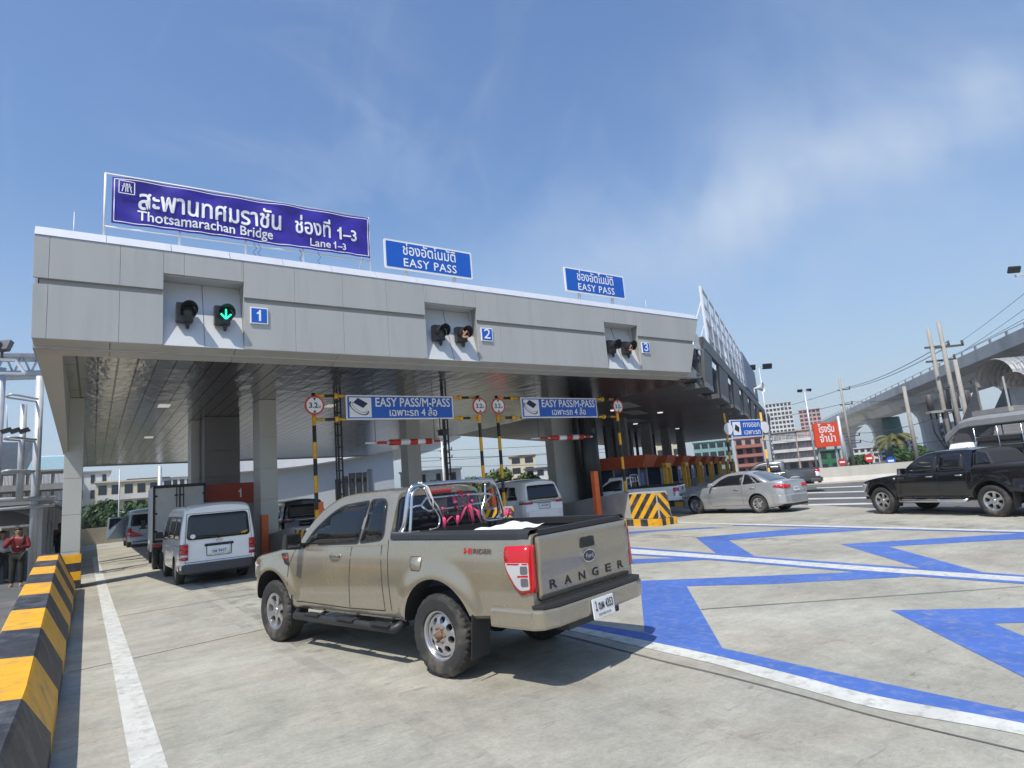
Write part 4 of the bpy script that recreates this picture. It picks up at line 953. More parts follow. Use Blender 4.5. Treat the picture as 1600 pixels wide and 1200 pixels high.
    # rear bumper
    if P.get('rbumper', True):
        m = MB(); e = [(xr_+.50, .90), (xr_+.46, .945), (xr_-.02, .93), (xr_-.10, .87), (xr_-.14, .7), (xr_-.15, 0)]
        pl = e+[(a, -b) for a, b in e[-2::-1]]; m.prism(pl+[(xr_+.03, -.84), (xr_+.03, .84)][::1], .535+k_, .70+k_, ax='z'); m.build('rear_bumper', P.get('bmat', pm), t, bevel=.025)
        m = MB(); m.prism([(xr_+.02, .88), (xr_-.09, .86), (xr_-.135, .7), (xr_-.145, 0), (xr_-.135, -.7), (xr_-.09, -.86), (xr_+.02, -.88)], .701+k_, .735+k_, ax='z'); m.box((xr_-.05, -.45, .45+k_), (xr_+.1, .45, .535+k_)); m.build('bumper_step', M_RUB, t, bevel=.008)
    m = MB()                                          # rail caps
    for s in (1, -1):
        rows = []
        for x in frange(xr_+.02, cabx-.07, .12): rows.append([(x, s*.70, bz_-.03), (x, s*.70, bz_+.038), (x, s*(S.side(x, bz_-.06)-.035), bz_+.036), (x, s*(S.side(x, bz_-.06)-.004), bz_+.012), (x, s*(S.side(x, bz_-.06)+.006), bz_-.03)])
        m.grid(rows, smooth=False)
    m.box((xr_-.016, -.72, bz_-.012), (xr_+.055, .72, bz_+.03)); m.build('bed_rail_cap', M_RUB, t, fixn=False)
    if P.get('step', True):
        for s in (1, -1):
            m = MB(); m.tube([(.60, s*.80, .45), (.66, s*.93, .39), (wb-.6, s*.95, .38), (wb-.52, s*.82, .44)], .045, 10)
            for x in (.85, 1.5, 2.2): m.box((x-.16, min(s*.89, s*1.0), .418), (x+.16, max(s*.89, s*1.0), .436)); m.tube([(x, s*.5, .47), (x, s*.93, .39)], .02, 6)
            m.build('side_step', P.get('step_mat', M_RUB), t)
    for s in (1, -1):
        for x in (-R-.13, wb-R-.12):
            m = MB(); m.hexa([(x+.06, s*.68, .22), (x+.07, s*.68, .22), (x+.07, s*.93, .22), (x+.06, s*.93, .22)], [(x, s*.68, .62), (x+.012, s*.68, .62), (x+.012, s*.945, .62), (x, s*.945, .62)]); m.build('mud_flap', M_RUB, t)
    return t, S, Cb, sf, cf, tgo
# hero: beige open-cab pickup
M_BEIGE = paint('beige_metallic_paint', (.335, .298, .225), .55, .27, dirt=(.26, .23, .175), damt=.22)
RZ = radians(104.1)
t, S, Cb, sf, cf, tgo = pickup('pickup_truck', 'beige extended-cab pickup with chrome roll bar in the foreground', (3.647, 5.743, 0), RZ,
    dict(paint=M_BEIGE, wb=3.22, R=.385, xrear=-1.20, cabx=.78, wsx=2.83, bedz=1.315, roofz=1.80, detail=True, Ra=.51, flare=.042, W=.285, trk=.785, rimR=.225,
         windows=[([(1.36, 1.255), (2.50, 1.225), (2.30, 1.40), (2.02, 1.575), (1.80, 1.655), (1.30, 1.69)], [.03, .04, .1, .2, .1, .03]), ([(.90, 1.29), (1.30, 1.26), (1.24, 1.70), (.96, 1.70)], [.08, .02, .03, .10])],
         seams=[[(1.52, .53), (1.42, 1.21)], [(2.80, .56), (2.82, .95), (2.66, 1.17)], [(.86, .55), (.865, 1.23)], [(.86, .55), (1.55, .53), (2.72, .54), (2.80, .58)], [(.745, .56), (.75, 1.28)]],
         handles=[(1.74, 1.10)], handle_mat=mat('handle_grey', (.12, .115, .11), .35), handle_back=M_BEIGE, mirror_mat=M_RUB, rims=('steel', 'alloy6')))
RG = t; t.scale = (1, .925, 1); t.location = (3.579, 5.726, 0)
m = MB(); patch(m, sf[1], rpoly([(.20, .985), (.37, .985), (.37, 1.115), (.20, 1.115)], .025), .1, .003, .005); outline(m, sf[1], rpoly([(.20, .985), (.37, .985), (.37, 1.115), (.20, 1.115)], .025), .006, .0015, 1); m.build('fuel_flap', [M_BEIGE, M_DARK], t)
m = MB(); patch(m, sf[1], rpoly([(2.80, .97), (2.90, .99), (3.0, 1.12), (2.84, 1.13)], .02), .1, .008, .01, 0); patch(m, sf[1], [(2.83, 1.045), (2.93, 1.055), (2.94, 1.08), (2.83, 1.075)], .1, .011, .002, 1); m.build('fender_vent', [M_RUB, M_RED], t)
m = MB(); patch(m, sf[-1], rpoly([(2.80, .97), (2.90, .99), (3.0, 1.12), (2.84, 1.13)], .02), .1, .008, .01, 0); m.build('fender_vent', M_RUB, t)
xq = -.53; y0 = S.side(xq, 1.16)+.004
text('HI', .075, M_RED, t, (-.47, y0+.002, 1.155), (-1, .02, 0), (0, -.18, 1), 'sticker_lettering', world=False, bold=.03, width=.10); text('RIDER', .062, mat('sticker_dark', (.10, .06, .05), .5), t, (-.655, S.side(-.655, 1.16)+.004, 1.157), (-1, .02, 0), (0, -.18, 1), 'sticker_lettering', world=False, bold=.02, width=.23)
for i, ch in enumerate('RANGER'): text(ch, .105, mat('badge_dark', (.03, .03, .03), .3, .5), tgo, (-1.2215, .60-.24*i, .835), (0, -1, 0), (.02, 0, 1), 'badge_letter', world=False, bold=.02, width=.105)
m = MB(); N = 28
m.prism([(.088*1.2*cos(2*pi*k/N), 1.035+.058*sin(2*pi*k/N)) for k in range(N)], -1.25, -1.225, ax='x', mi=0); m.prism([(.080*1.2*cos(2*pi*k/N), 1.035+.050*sin(2*pi*k/N)) for k in range(N)], -1.2535, -1.2505, ax='x', mi=1); em_ = m.build('oval_emblem', [M_CHROME, mat('emblem_navy', (.006, .012, .05), .25, coat=.3)], tgo)
text('Ford', .062, M_CHROME, em_, (-1.2545, 0, 1.017), (0, -1, 0), (0, 0, 1), world=False, width=.125, lift=.001)
plate(t, (-1.365, .02, .585), (0, -1, 0), (.08, 0, 1), '１ฒผ 4353', 'กรุงเทพมหานคร', .37, .17)
# roll bar
m = MB(); rb = .55
hoop = [(rb+.1, .80, 1.34), (rb+.02, .80, 1.42), (rb, .775, 1.58), (rb, .735, 1.74), (rb, .69, 1.80), (rb, .60, 1.825), (rb, 0, 1.835), (rb, -.60, 1.825), (rb, -.69, 1.80), (rb, -.735, 1.74), (rb, -.775, 1.58), (rb+.02, -.80, 1.42), (rb+.1, -.80, 1.34)]
def smooth3(p, k=4): return [Vector(q) for q in smooth_line([tuple(a) for a in p], k)]
m.tube(smooth3(hoop), .027, 12)
hoop2 = [(rb-.07, .80, 1.34), (rb-.06, .76, 1.55), (rb-.04, .71, 1.74), (rb-.03, .60, 1.80)]
for s in (1, -1):
    m.tube(smooth3([(a, s*b, c) for a, b, c in hoop2]), .017, 10); m.box((rb-.16, min(s*.74, s*.86), 1.345), (rb+.2, max(s*.74, s*.86), 1.36))
    m.tube(smooth3([(rb-.03, s*.52, 1.80), (rb-.06, s*.46, 1.62), (rb-.08, s*.36, 1.46), (rb-.1, s*.41, 1.36), (rb-.2, s*.62, 1.355)]), .013, 10)
lp = [(rb-.04, .76, 1.60), (rb-.05, .60, 1.61), (rb-.05, .52, 1.68), (rb-.05, 0, 1.68), (rb-.05, -.52, 1.67), (rb-.04, -.75, 1.63)]; m.tube(lp, .014, 10)
lp = [(rb-.05, .60, 1.61), (rb-.05, .50, 1.54), (rb-.05, 0, 1.55), (rb-.05, -.48, 1.57), (rb-.05, -.58, 1.63)]; m.tube(lp, .014, 10)
m.build('roll_bar', mat('roll_bar_steel', (.62, .62, .62), .2, 1.), t)
RM = Matrix.Translation((3.579, 5.726, 0)) @ Matrix.Rotation(RZ, 4, 'Z') @ Matrix.Diagonal((1, .925, 1, 1))
def rgw(p): return RM @ Vector(p)
m = MB(); rs = random.Random(3)
def ribbon(mb, pts, wd, mi=0):
    pts = smooth3([tuple(p) for p in pts], 5); rows = []
    for i, p in enumerate(pts):
        a = .8*sin(i*.55); d = Vector((sin(a)*.6, cos(a), .15*cos(i)))*wd/2; rows.append([rgw(p-d), rgw(p), rgw(p+d)])
    mb.grid(rows)
for y, top, low, sw in ((.30, 1.55, 1.33, .02), (.05, 1.55, 1.34, .05), (-.02, 1.67, 1.36, -.1), (-.14, 1.67, 1.34, .0), (-.2, 1.60, 1.36, -.05)):
    ribbon(m, [(rb-.02, y+.01, top), (rb-.085, y, top+.015), (rb-.09, y+sw*.3, top-.08), (rb-.12, y+sw, (top+low)/2), (rb-.13, y+sw*1.5, low)], .045)
ribbon(m, [(rb-.09, .32, 1.36), (rb-.13, .2, 1.46), (rb-.10, .08, 1.37), (rb-.12, -.06, 1.55), (rb-.1, -.12, 1.38)], .03)
ribbon(m, [(rb-.09, -.02, 1.68), (rb-.14, .06, 1.74), (rb-.1, .12, 1.68), (rb-.1, .10, 1.60)], .05)
ob = tag(m.build('tie_strap', mat('pink_webbing', (.62, .06, .14), .7, var=.15), fixn=False), 'pink tie-down straps knotted to the roll bar of the beige pickup', 'strap'); m = MB()
ribbon(m, [(rb-.3, -.55, 1.40), (rb-.28, -.62, 1.48), (rb-.3, -.68, 1.41), (rb-.2, -.74, 1.42), (rb-.14, -.77, 1.36)], .07)
ob = tag(m.build('tie_strap', mat('pink_webbing', (.62, .06, .14), .7, var=.15), fixn=False), 'bunched pink strap at the far foot of the roll bar of the beige pickup', 'strap')
m = MB(); rows = []
for i in range(13):
    u = i/12; rows.append([rgw((-.15-.42*u, .52-.75*v, 1.315+.05*sin(pi*u)**.7*sin(pi*v)**.6+.012*sin(9*u+4*v)+.01*sin(14*v))) for v in [j/14 for j in range(15)]])
m.grid(rows); m.grid([[p+Vector((0, 0, -.06)) for p in (rows[0][0], rows[0][-1])], [p+Vector((0, 0, -.06)) for p in (rows[-1][0], rows[-1][-1])]])
tag(m.build('cargo_sack', mat('white_cloth', (.70, .69, .67), .8, var=.06, bump=.2, bscale=12.)), 'white cloth sack lying in the bed of the beige pickup', 'sack')
m = MB(); m.tube([rgw(p) for p in ((rb, .58, 1.86), (rb-.03, .5, 1.82), (rb-.06, .46, 1.7), (rb-.07, .36, 1.58), (rb-.08, .3, 1.45))], .009, 6); m.tube([rgw(p) for p in ((rb+.02, .52, 1.86), (rb-.04, .47, 1.80), (rb-.07, .43, 1.66), (rb-.08, .44, 1.56))], .009, 6)
tag(m.build('tie_rope', mat('rope_white', (.62, .60, .55), .9)), 'pale rope hanging from the roll bar of the beige pickup', 'rope')
# ------------------------------------------------------------------ closed bodies: vans, SUVs, sedans
def boxcar(name, label, loc, rz, P, group=None):
    """one-volume or two-volume body; rear axle at the origin, +x forward"""
    t = T(name, label, P.get('cat', 'van'), loc, rz, group); pm = P['paint']; R, wb = P['R'], P['wb']; xr_ = P['zt'][0][0]; xf = P['zt'][-1][0]
    ar = [(0, R+.01, P.get('Ra', R+.07), P.get('flare', .015)), (wb, R+.01, P.get('Ra', R+.07), P.get('flare', .015))]
    S = Shell(P['zt'], P['zb'], P['w'], P['pf'], r=P.get('r', .10), crown=P.get('crown', .04), arches=ar)
    k = P.get('slope', .1); zs = P.get('zslope', 1.)
    wx = lambda x, z: x+k*max(0, z-zs)*(1-sst(xr_, xr_+.8, x))
    dk = mat('wheel_well', (.012, .012, .012), .9); cuts = []
    for (xa, za, Rq, _) in ar:
        for s in (-1, 1): cuts.append(cutter_cyl(xa, za, Rq, min(s*.5, s*1.2), max(s*.5, s*1.2), dk))
    xs = sorted(set(frange(xr_, xr_+.2, .03)+frange(xr_+.2, xf-.5, .09)+frange(xf-.5, xf, .04)))
    # loft, then lean the tail
    body = S.mesh('body', xs, [pm, dk], t, ns=16)
    for v in body.data.vertices: v.co.x = wx(v.co.x, v.co.z)
    boolean(body, cuts); body.data.polygons.foreach_set('use_smooth', [True]*len(body.data.polygons)); body.data.set_sharp_from_angle(angle=radians(38))
    sf = {s: (lambda x, z, o, s=s: (wx(x, z), s*(S.side(x, z)+o), z)) for s in (1, -1)}
    rf = lambda y, z, o: (wx(xr_, z)-o, y, z)
    for poly, rad in P['windows']:
        for s in (1, -1):
            m = MB(); pp = rpoly(poly, rad); patch(m, sf[s], pp, .12, .004, .008); outline(m, sf[s], pp, .018, .003, 1); m.build('side_window', [M_GLASS, M_RUB], t)
    if P.get('windscreen'):
        a, b, ya, yb = P['windscreen']; wf = lambda y, x, o: (x+o*.6, y, S.top(x, y)+o)
        m = MB(); patch(m, wf, rpoly([(-ya, a), (ya, a), (yb, b), (-yb, b)], .05), .1, .005, .01); m.build('windscreen', M_GLASS, t)
    for (poly, rad, nm, mm, off) in P.get('rear', []):
        m = MB(); pp = rpoly(poly, rad); patch(m, rf, pp, .08, off, off+.004); outline(m, rf, pp, .014, .003, 1); m.build(nm, [mm, M_DARK], t)
    for s in (1, -1):
        for (poly, rad, nm, mm, off) in P.get('side', []):
            m = MB(); patch(m, sf[s], rpoly(poly, rad), .08, off, off+.004); m.build(nm, mm, t)
    if P.get('seams'):
        m = MB()
        for ln in P['seams']:
            for s in (1, -1): line_on(m, sf[s], ln, .012, .0015)
        m.build('door_seam', M_DARK, t)
    for s in (1, -1):
        for segs in P['lamps']:                        # (ylo, yhi, z0, z1, side depth, [(frac, mat)...])
            m = MB(); mats = []; y0, z0, z1, sd_, parts = segs
            for f0, f1, mm in parts:
                if mm not in mats: mats.append(mm)
                a, b = z0+(z1-z0)*f0+.003, z0+(z1-z0)*f1-.003
                patch(m, sf[s], [(xr_, a), (xr_+sd_, a), (xr_+sd_, b), (xr_, b)], .08, .012, .016, mats.index(mm))
                patch(m, rf, [(s*y0, a), (s*(S.side(xr_, a)+.012), a), (s*(S.side(xr_, b)+.012), b), (s*y0, b)], .1, .012, .016, mats.index(mm))
            m.build('tail_light', mats, t)
        if P.get('mirror'):
            x, z = P['mirror']; y = S.side(x, z); m = MB(); m.hexa([(x-.05, s*(y+.0), z-.1), (x+.07, s*(y+.02), z-.1), (x+.06, s*(y+.2), z-.1), (x-.05, s*(y+.21), z-.1)], [(x-.05, s*(y+.02), z+.1), (x+.05, s*(y+.03), z+.1), (x+.04, s*(y+.19), z+.1), (x-.05, s*(y+.21), z+.1)]); m.build('mirror', P.get('mirror_mat', pm), t, bevel=.02)
    for (x, z) in P.get('handles', []):
        for s in (1, -1):
            y = S.side(x, z); m = MB(); m.tube([(x-.10, s*(y+.005), z), (x-.06, s*(y+.032), z), (x+.06, s*(y+.032), z), (x+.10, s*(y+.005), z)], .014, 8); m.build('door_handle', P.get('handle_mat', pm), t)
    if P.get('bumper'):
        z0, z1, mm = P['bumper']; e = [(xr_+.45, S.side(xr_+.45, z0+.1)+.012), (xr_+.02, S.side(xr_+.02, z0+.1)+.02), (xr_-.08, S.side(xr_, z0+.1)-.06), (xr_-.11, .5), (xr_-.115, 0)]
        pl = e+[(a, -b) for a, b in e[-2::-1]]; m = MB(); m.prism(pl+[(xr_+.03, -.7), (xr_+.03, .7)], z0, z1, ax='z'); m.build('rear_bumper', mm, t, bevel=.03)
    for s in (1, -1):
        for x in (0, wb): wheel(t, x, s*(P['trk']), R, P.get('W', .2), P.get('rim', 'alloy5'), s, rimR=R*.66)
    m = MB()
    for x in (0, wb): m.tube([(x, -.6, R), (x, .6, R)], .05, 8)
    m.box((xr_+.1, -.6, R-.06), (xf-.3, .6, R+.1)); m.build('chassis', M_RUB, t)
    return t, S, sf, rf
M_WPAINT = paint('white_vehicle_paint', (.84, .84, .82), .0, .35, dirt=(.66, .64, .58), damt=.2)
def hiace(name, label, loc, rz, pm, bm, group=None, **k):
    L = (M_LAMPR, M_LAMPC)
    return boxcar(name, label, loc, rz, dict(paint=pm, R=.335, wb=2.57, trk=.735, W=.2, Ra=.40, slope=.10, zslope=1.05, r=.13, crown=.05, rim='alloy5',
        zt=[(-1.10, 1.93), (-.95, 1.99), (-.5, 2.02), (1.5, 2.02), (2.2, 1.97), (2.55, 1.80), (3.0, 1.35), (3.25, 1.10), (3.45, .95), (3.58, .75)], zb=[(-1.1, .42), (-.5, .34), (3., .33), (3.58, .38)],
        w=[(-1.1, .80), (-.98, .845), (-.7, .85), (2.6, .85), (3.2, .82), (3.5, .70), (3.58, .55)], pf=[(.3, .96), (.5, .985), (.8, 1.), (1.1, .99), (1.5, .94), (1.9, .865), (2.05, .83)],
        windows=[([(-.85, 1.18), (.12, 1.18), (.12, 1.72), (-.78, 1.72)], .07), ([(.22, 1.18), (1.35, 1.18), (1.35, 1.73), (.22, 1.73)], .05), ([(1.48, 1.14), (2.62, 1.10), (2.35, 1.50), (2.15, 1.72), (1.48, 1.74)], .06)],
        windscreen=(2.35, 3.02, .6, .72), seams=[[(1.42, .42), (1.42, 1.85)], [(.17, .45), (.17, 1.82)], [(.17, .45), (1.42, .42)], [(-1.0, 1.02), (.17, 1.0)]],
        rear=[([(-.70, 1.16), (.70, 1.16), (.655, 1.76), (-.655, 1.76)], .09, 'rear_window', M_GLASS, .006), ([(-.27, .72), (.27, .72), (.27, .99), (-.27, .99)], .03, 'plate_recess', pm, .002), ([(-.31, .97), (.31, .97), (.31, 1.005), (-.31, 1.005)], .01, 'tailgate_handle', M_RUB, .02)],
        side=[], lamps=[(.68, .66, 1.06, .10, [(0, .18, M_LAMPR), (.18, .34, M_LAMPC), (.34, .5, M_LAMPR), (.5, .9, M_LAMPR), (.9, 1, M_LAMPR)])], mirror=(2.7, 1.22), mirror_mat=M_RUB, handles=[(1.6, .95)], bumper=(.33, .56, bm)), group)
M_GREYB = mat('grey_plastic', (.06, .06, .062), .55)
t, S, sf, rf = hiace('passenger_van', 'white passenger van with dark rear window queuing in lane 1', (2.50, 17.5, 0), radians(90.6), M_WPAINT, M_GREYB)
t.scale = (1, .98, .93)
m = MB()
for i in range(3): m.hexa([(-1.0+.1, y, 1.985) for y in ()] or [(-.95, .10-.09*i, 1.99), (-.70, .13-.09*i, 2.062), (-.70, .09-.09*i, 2.062), (-.95, .06-.09*i, 1.99)], [(-.95, .10-.09*i, 2.0), (-.70, .13-.09*i, 2.068), (-.70, .09-.09*i, 2.068), (-.95, .06-.09*i, 2.0)])
m.build('roof_stripe', M_BLACK, t)
m = MB()
line_on(m, rf, [(-.74, .60), (-.74, 1.12), (-.70, 1.80), (.70, 1.80), (.74, 1.12), (.74, .60), (-.74, .60)], .010, .002); m.build('hatch_seam', M_DARK, t)
m = MB(); m.tube([rf(.0, 1.14, .02), rf(.05, 1.17, .03), rf(.48, 1.24, .025)], .012, 6); m.build('wiper', M_RUB, t)
plate(t, (-1.112, 0, .80), (0, -1, 0), (0, 0, 1), 'ฮพ 9417', 'กรุงเทพมหานคร', .36, .16)
m = MB(); N = 24
for rx, rz in ((.075, .05), (.03, .045)):
    for k in range(N):
        a, b = 2*pi*k/N, 2*pi*(k+1)/N; m.face([(-1.114, r*rx*cos(q), 1.085+r*rz*sin(q)) for q, r in ((a, 1), (b, 1), (b, .8), (a, .8))])
for k in range(N):
    a, b = 2*pi*k/N, 2*pi*(k+1)/N; m.face([(-1.115, r*.05*cos(q), 1.105+r*.022*sin(q)) for q, r in ((a, 1), (b, 1), (b, .7), (a, .7))])
m.build('oval_emblem', M_CHROME, t)
m = MB(); m.prism([(.055*cos(2*pi*k/20)+.58, 1.235+.055*sin(2*pi*k/20)) for k in range(20)], -1.125, -1.1, ax='x'); m.build('round_sticker', M_WHITEL, t)
m = MB(); m.bar((-1.115-.003, -.50, 1.21), (-1.12, -.58, 1.25), .03, .004, up=(1, 0, 0)); m.bar((-1.113-.003, -.56, 1.21), (-1.12, -.64, 1.26), .03, .004, up=(1, 0, 0)); m.build('yellow_sticker', M_YEL, t)
# far colourful van with an open door
M_SKYB = paint('pale_blue_wrap', (.48, .60, .72), .0, .4); 
t, S, sf, rf = hiace('passenger_van', 'pale blue and white van with a pink swoosh and open front door in the distance', (1.55+.85, 41.2, 0), radians(91), M_SKYB, M_SKYB)
m = MB()
for s in (1, -1):
    patch(m, sf[s], [(-1.08, .45), (-.2, .5), (-1.08, 1.0)], .1, .006, .002, 0); patch(m, sf[s], [(-1.0, 1.74), (2.1, 1.76), (2.1, 1.88), (-1.0, 1.88)], .15, .006, .002, 1); patch(m, sf[s], [(.3, .4), (2.5, .4), (2.4, 1.1), (.2, 1.1)], .15, .006, .002, 2)
for s, yy in ((1, .75), (-1, .75)): patch(m, rf, [(s*.74, .58), (s*.05, .58), (s*.74, .95)], .1, .008, .002, 0)
patch(m, rf, [(-.66, 1.78), (.66, 1.78), (.62, 1.86), (-.62, 1.86)], .1, .008, .002, 1)
m.build('wrap_graphic', [mat('wrap_pink', (.75, .08, .12), .4), M_WPAINT, mat('wrap_navy', (.05, .07, .18), .4)], t)
plate(t, (-1.112, 0, .80), (0, -1, 0), (0, 0, 1), 'ฮง 1203', None, .36, .15)
m = MB(); m.hexa([(2.5, .86, .45), (2.55, .86, .45), (1.85, 1.75, .45), (1.8, 1.75, .45)], [(2.2, .80, 1.72), (2.25, .80, 1.72), (1.95, 1.66, 1.72), (1.9, 1.66, 1.72)]); d_ = m.build('open_door', M_SKYB, t, bevel=.02)
m = MB(); m.hexa([(2.405, .90, 1.08), (2.40, .90, 1.08), (1.86, 1.62, 1.08), (1.87, 1.62, 1.08)], [(2.19, .84, 1.64), (2.185, .84, 1.64), (1.91, 1.58, 1.64), (1.92, 1.58, 1.64)]); m.build('door_window', M_GLASS, d_)
# SUVs
def suv(name, label, loc, rz, pm, group=None, lamps=None, cat='SUV'):
    return boxcar(name, label, loc, rz, dict(cat=cat, paint=pm, R=.37, wb=2.75, trk=.79, W=.25, Ra=.45, flare=.03, slope=.30, zslope=1.12, r=.10, crown=.05, rim='alloy6',
        zt=[(-1.0, 1.72), (-.8, 1.78), (.2, 1.82), (1.2, 1.80), (1.55, 1.72), (2.05, 1.30), (2.25, 1.16), (2.9, 1.09), (3.4, .98), (3.58, .85), (3.66, .65)], zb=[(-1., .5), (-.5, .42), (3., .40), (3.66, .45)],
        w=[(-1.0, .80), (-.85, .87), (-.4, .90), (2.2, .91), (3.0, .91), (3.45, .8), (3.66, .55)], pf=[(.4, .96), (.6, .985), (.85, 1.), (1.05, .985), (1.2, .955), (1.5, .87), (1.75, .77), (1.85, .74)],
        windows=[([(-.60, 1.18), (.02, 1.17), (.02, 1.60), (-.35, 1.60)], .05), ([(.10, 1.17), (.90, 1.16), (.90, 1.62), (.10, 1.62)], .04), ([(.98, 1.16), (1.92, 1.15), (1.45, 1.58), (.98, 1.62)], .04)], windscreen=(1.6, 2.1, .6, .72),
        seams=[[(.94, .5), (.94, 1.65)], [(.05, .6), (.05, 1.65)], [(2.0, .55), (2.0, 1.15)]],
        rear=[([(-.66, 1.16), (.66, 1.16), (.60, 1.62), (-.60, 1.62)], .07, 'rear_window', M_GLASS, .006), ([(-.45, 1.045), (.45, 1.045), (.45, 1.085), (-.45, 1.085)], .015, 'chrome_bar', M_CHROME, .02), ([(-.24, .82), (.24, .82), (.24, 1.0), (-.24, 1.0)], .02, 'plate_recess', pm, .002)],
        lamps=lamps or [(.50, 1.0, 1.14, .28, [(0, .5, M_LAMPR), (.5, 1, M_LAMPC)])], mirror=(1.85, 1.2), handles=[(.85, 1.02), (1.7, 1.02)], handle_mat=M_CHROME, bumper=(.46, .76, pm)), group)
t, *_r = suv('parked_suv', 'white SUV with black rear window waiting in lane 3', (12.95, 18.15, 0), radians(90), M_WPAINT)
plate(t, (-1.012, 0, .905), (0, -1, 0), (0, 0, 1), '5กฮ 80', None, .34, .14)
M_BLKP = paint('black_vehicle_paint', (.008, .008, .009), .1, .2, dirt=(.03, .028, .025), damt=.2)
suv('parked_suv', 'black SUV in lane 2 half hidden behind the hood of the beige pickup', (6.7, 25.0, 0), radians(90), M_BLKP)
# silver sedan
M_SILV = paint('silver_vehicle_paint', (.50, .51, .52), .6, .34)
def sedan(name, label, loc, rz, pm, group=None, cat='car', extra=None):
    t = T(name, label, cat, loc, rz, group); R, wb = .325, 2.70
    ar = [(0, R+.01, .385, .022), (wb, R+.01, .385, .022)]
    zt = [(-1.0, .88), (-.97, 1.02), (-.90, 1.07), (-.6, 1.085), (0, 1.06), (1.4, .985), (2.2, .965), (2.75, .90), (3.2, .80), (3.45, .70), (3.62, .56)]
    S = Shell(zt, [(-1.0, .34), (-.6, .22), (0, .19), (2.7, .18), (3.62, .24)], [(-1.0, .66), (-.93, .76), (-.7, .84), (-.3, .87), (1.5, .885), (2.8, .875), (3.25, .80), (3.5, .64), (3.62, .42)],
              [(.2, .93), (.35, .97), (.55, .995), (.72, 1.), (.85, .985), (.95, .96), (1.05, .93), (1.1, .90)], r=.06, crown=.035, arches=ar, extra=lambda x, z: -.012*math.exp(-((z-.50-.03*x)/.05)**2))
    dk = mat('wheel_well', (.012, .012, .012), .9)
    cuts = [cutter_cyl(x, R+.01, .375, min(s*.5, s*1.2), max(s*.5, s*1.2), dk) for x in (0, wb) for s in (1, -1)]
    S.mesh('body', frange(-1.0, 3.2, .05)+frange(3.23, 3.62, .03), [pm, dk], t, ns=16, cut=cuts)
    bl, rz_ = 1.0, 1.46; zr = [(-.50, 1.0), (-.42, 1.05), (-.1, 1.22), (.25, 1.38), (.6, 1.45), (1.05, 1.46), (1.35, 1.42), (1.6, 1.32), (2.0, 1.10), (2.28, .93)]
    wb_ = H([(-.5, .66), (0, .79), (1., .83), (1.8, .82), (2.28, .74)]); wr_ = H([(-.5, .56), (.3, .53), (1.1, .555), (1.6, .58), (2.28, .72)])
    class Cab(Shell):
        def side(s, x, z):
            q = max(0., min(1.1, (z-bl)/(rz_-bl))); a, b = wb_(x), wr_(x); return a+(b-a)*q**1.25
    Cb = Cab(zr, [(-.5, .85), (2.28, .80)], [(0, 1)], [(0, 1)], r=.07, crown=.04)
    Cb.mesh('cabin', frange(-.5, 2.28, .05), [pm], t, ns=10); cf = {s: sidefn(Cb, s) for s in (1, -1)}; sf = {s: sidefn(S, s) for s in (1, -1)}
    for poly, rad in (([(.62, 1.03), (1.85, 1.0), (1.52, 1.22), (1.22, 1.345), (.62, 1.375)], .04), ([(.05, 1.055), (.54, 1.035), (.54, 1.375), (.38, 1.34)], .03), ([(-.20, 1.07), (-.02, 1.06), (.30, 1.31), (.12, 1.24)], .02)):
        for s in (1, -1):
            m = MB(); pp = rpoly(poly, rad); patch(m, cf[s], pp, .1, .006, .01); outline(m, cf[s], pp, .014, .004, 1); m.build('side_window', [M_GLASS, M_CHROME if False else M_RUB], t)
    tf = lambda y, x, o: (x+(o*.6 if x > .8 else -o*.6), y, Cb.top(x, y)+o)
    for a, b, ya, yb, nm in ((1.45, 2.15, .50, .64, 'windscreen'), (-.38, .32, .54, .48, 'rear_window')):
        m = MB(); patch(m, tf, rpoly([(-ya, a), (ya, a), (yb, b), (-yb, b)], .05), .08, .006, .012); m.build(nm, mat('sloped_glass', (.10, .12, .14), .05, spec=.9), t)
    m = MB()
    for ln in ([(1.98, .32), (2.02, .70), (1.9, .95)], [(.58, .28), (.60, 1.0)], [(-.02, .55), (.08, .75), (.0, 1.02)], [(.15, .30), (1.95, .28)]):
        for s in (1, -1): line_on(m, sf[s], ln, .010, .0015)
    m.build('door_seam', M_DARK, t)
    for x, z in ((.82, .87), (.18, .90)):
        for s in (1, -1): y = S.side(x, z); m = MB(); m.tube([(x-.1, s*(y+.004), z), (x-.06, s*(y+.03), z), (x+.06, s*(y+.03), z), (x+.1, s*(y+.004), z)], .013, 8); m.build('door_handle', pm, t)
    rf = lambda y, z, o: (-1.0-o+.04*sst(.7, 1.05, z), y, z)
    for s in (1, -1):
        m = MB(); patch(m, sf[s], rpoly([(-.98, .82), (-.60, .90), (-.70, .96), (-.98, .97)], .03), .06, .010, .02); patch(m, rf, [(s*.36, .84), (s*.70, .83), (s*.68, .97), (s*.36, .95)], .06, .03, .06); m.build('tail_light', M_LAMPR, t)
        m = MB(); patch(m, sf[s], rpoly([(3.50, .60), (3.12, .66), (3.05, .73), (3.3, .70), (3.5, .66)], .02), .06, .01, .02); m.build('headlight', M_LAMPC, t)
        x, z = 1.86, 1.02; y = S.side(x, .95); m = MB(); m.hexa([(x-.03, s*(y-.04), z-.02), (x+.05, s*(y-.04), z-.02), (x+.06, s*(y+.19), z-.01), (x-.03, s*(y+.19), z)], [(x-.03, s*(y-.02), z+.1), (x+.03, s*(y-.02), z+.1), (x+.03, s*(y+.17), z+.11), (x-.03, s*(y+.18), z+.12)]); m.build('mirror', pm, t, bevel=.02)
        for x in (0, wb): wheel(t, x, s*.765, R, .205, 'alloy10' if not extra else 'alloy5', s, rimR=.215)
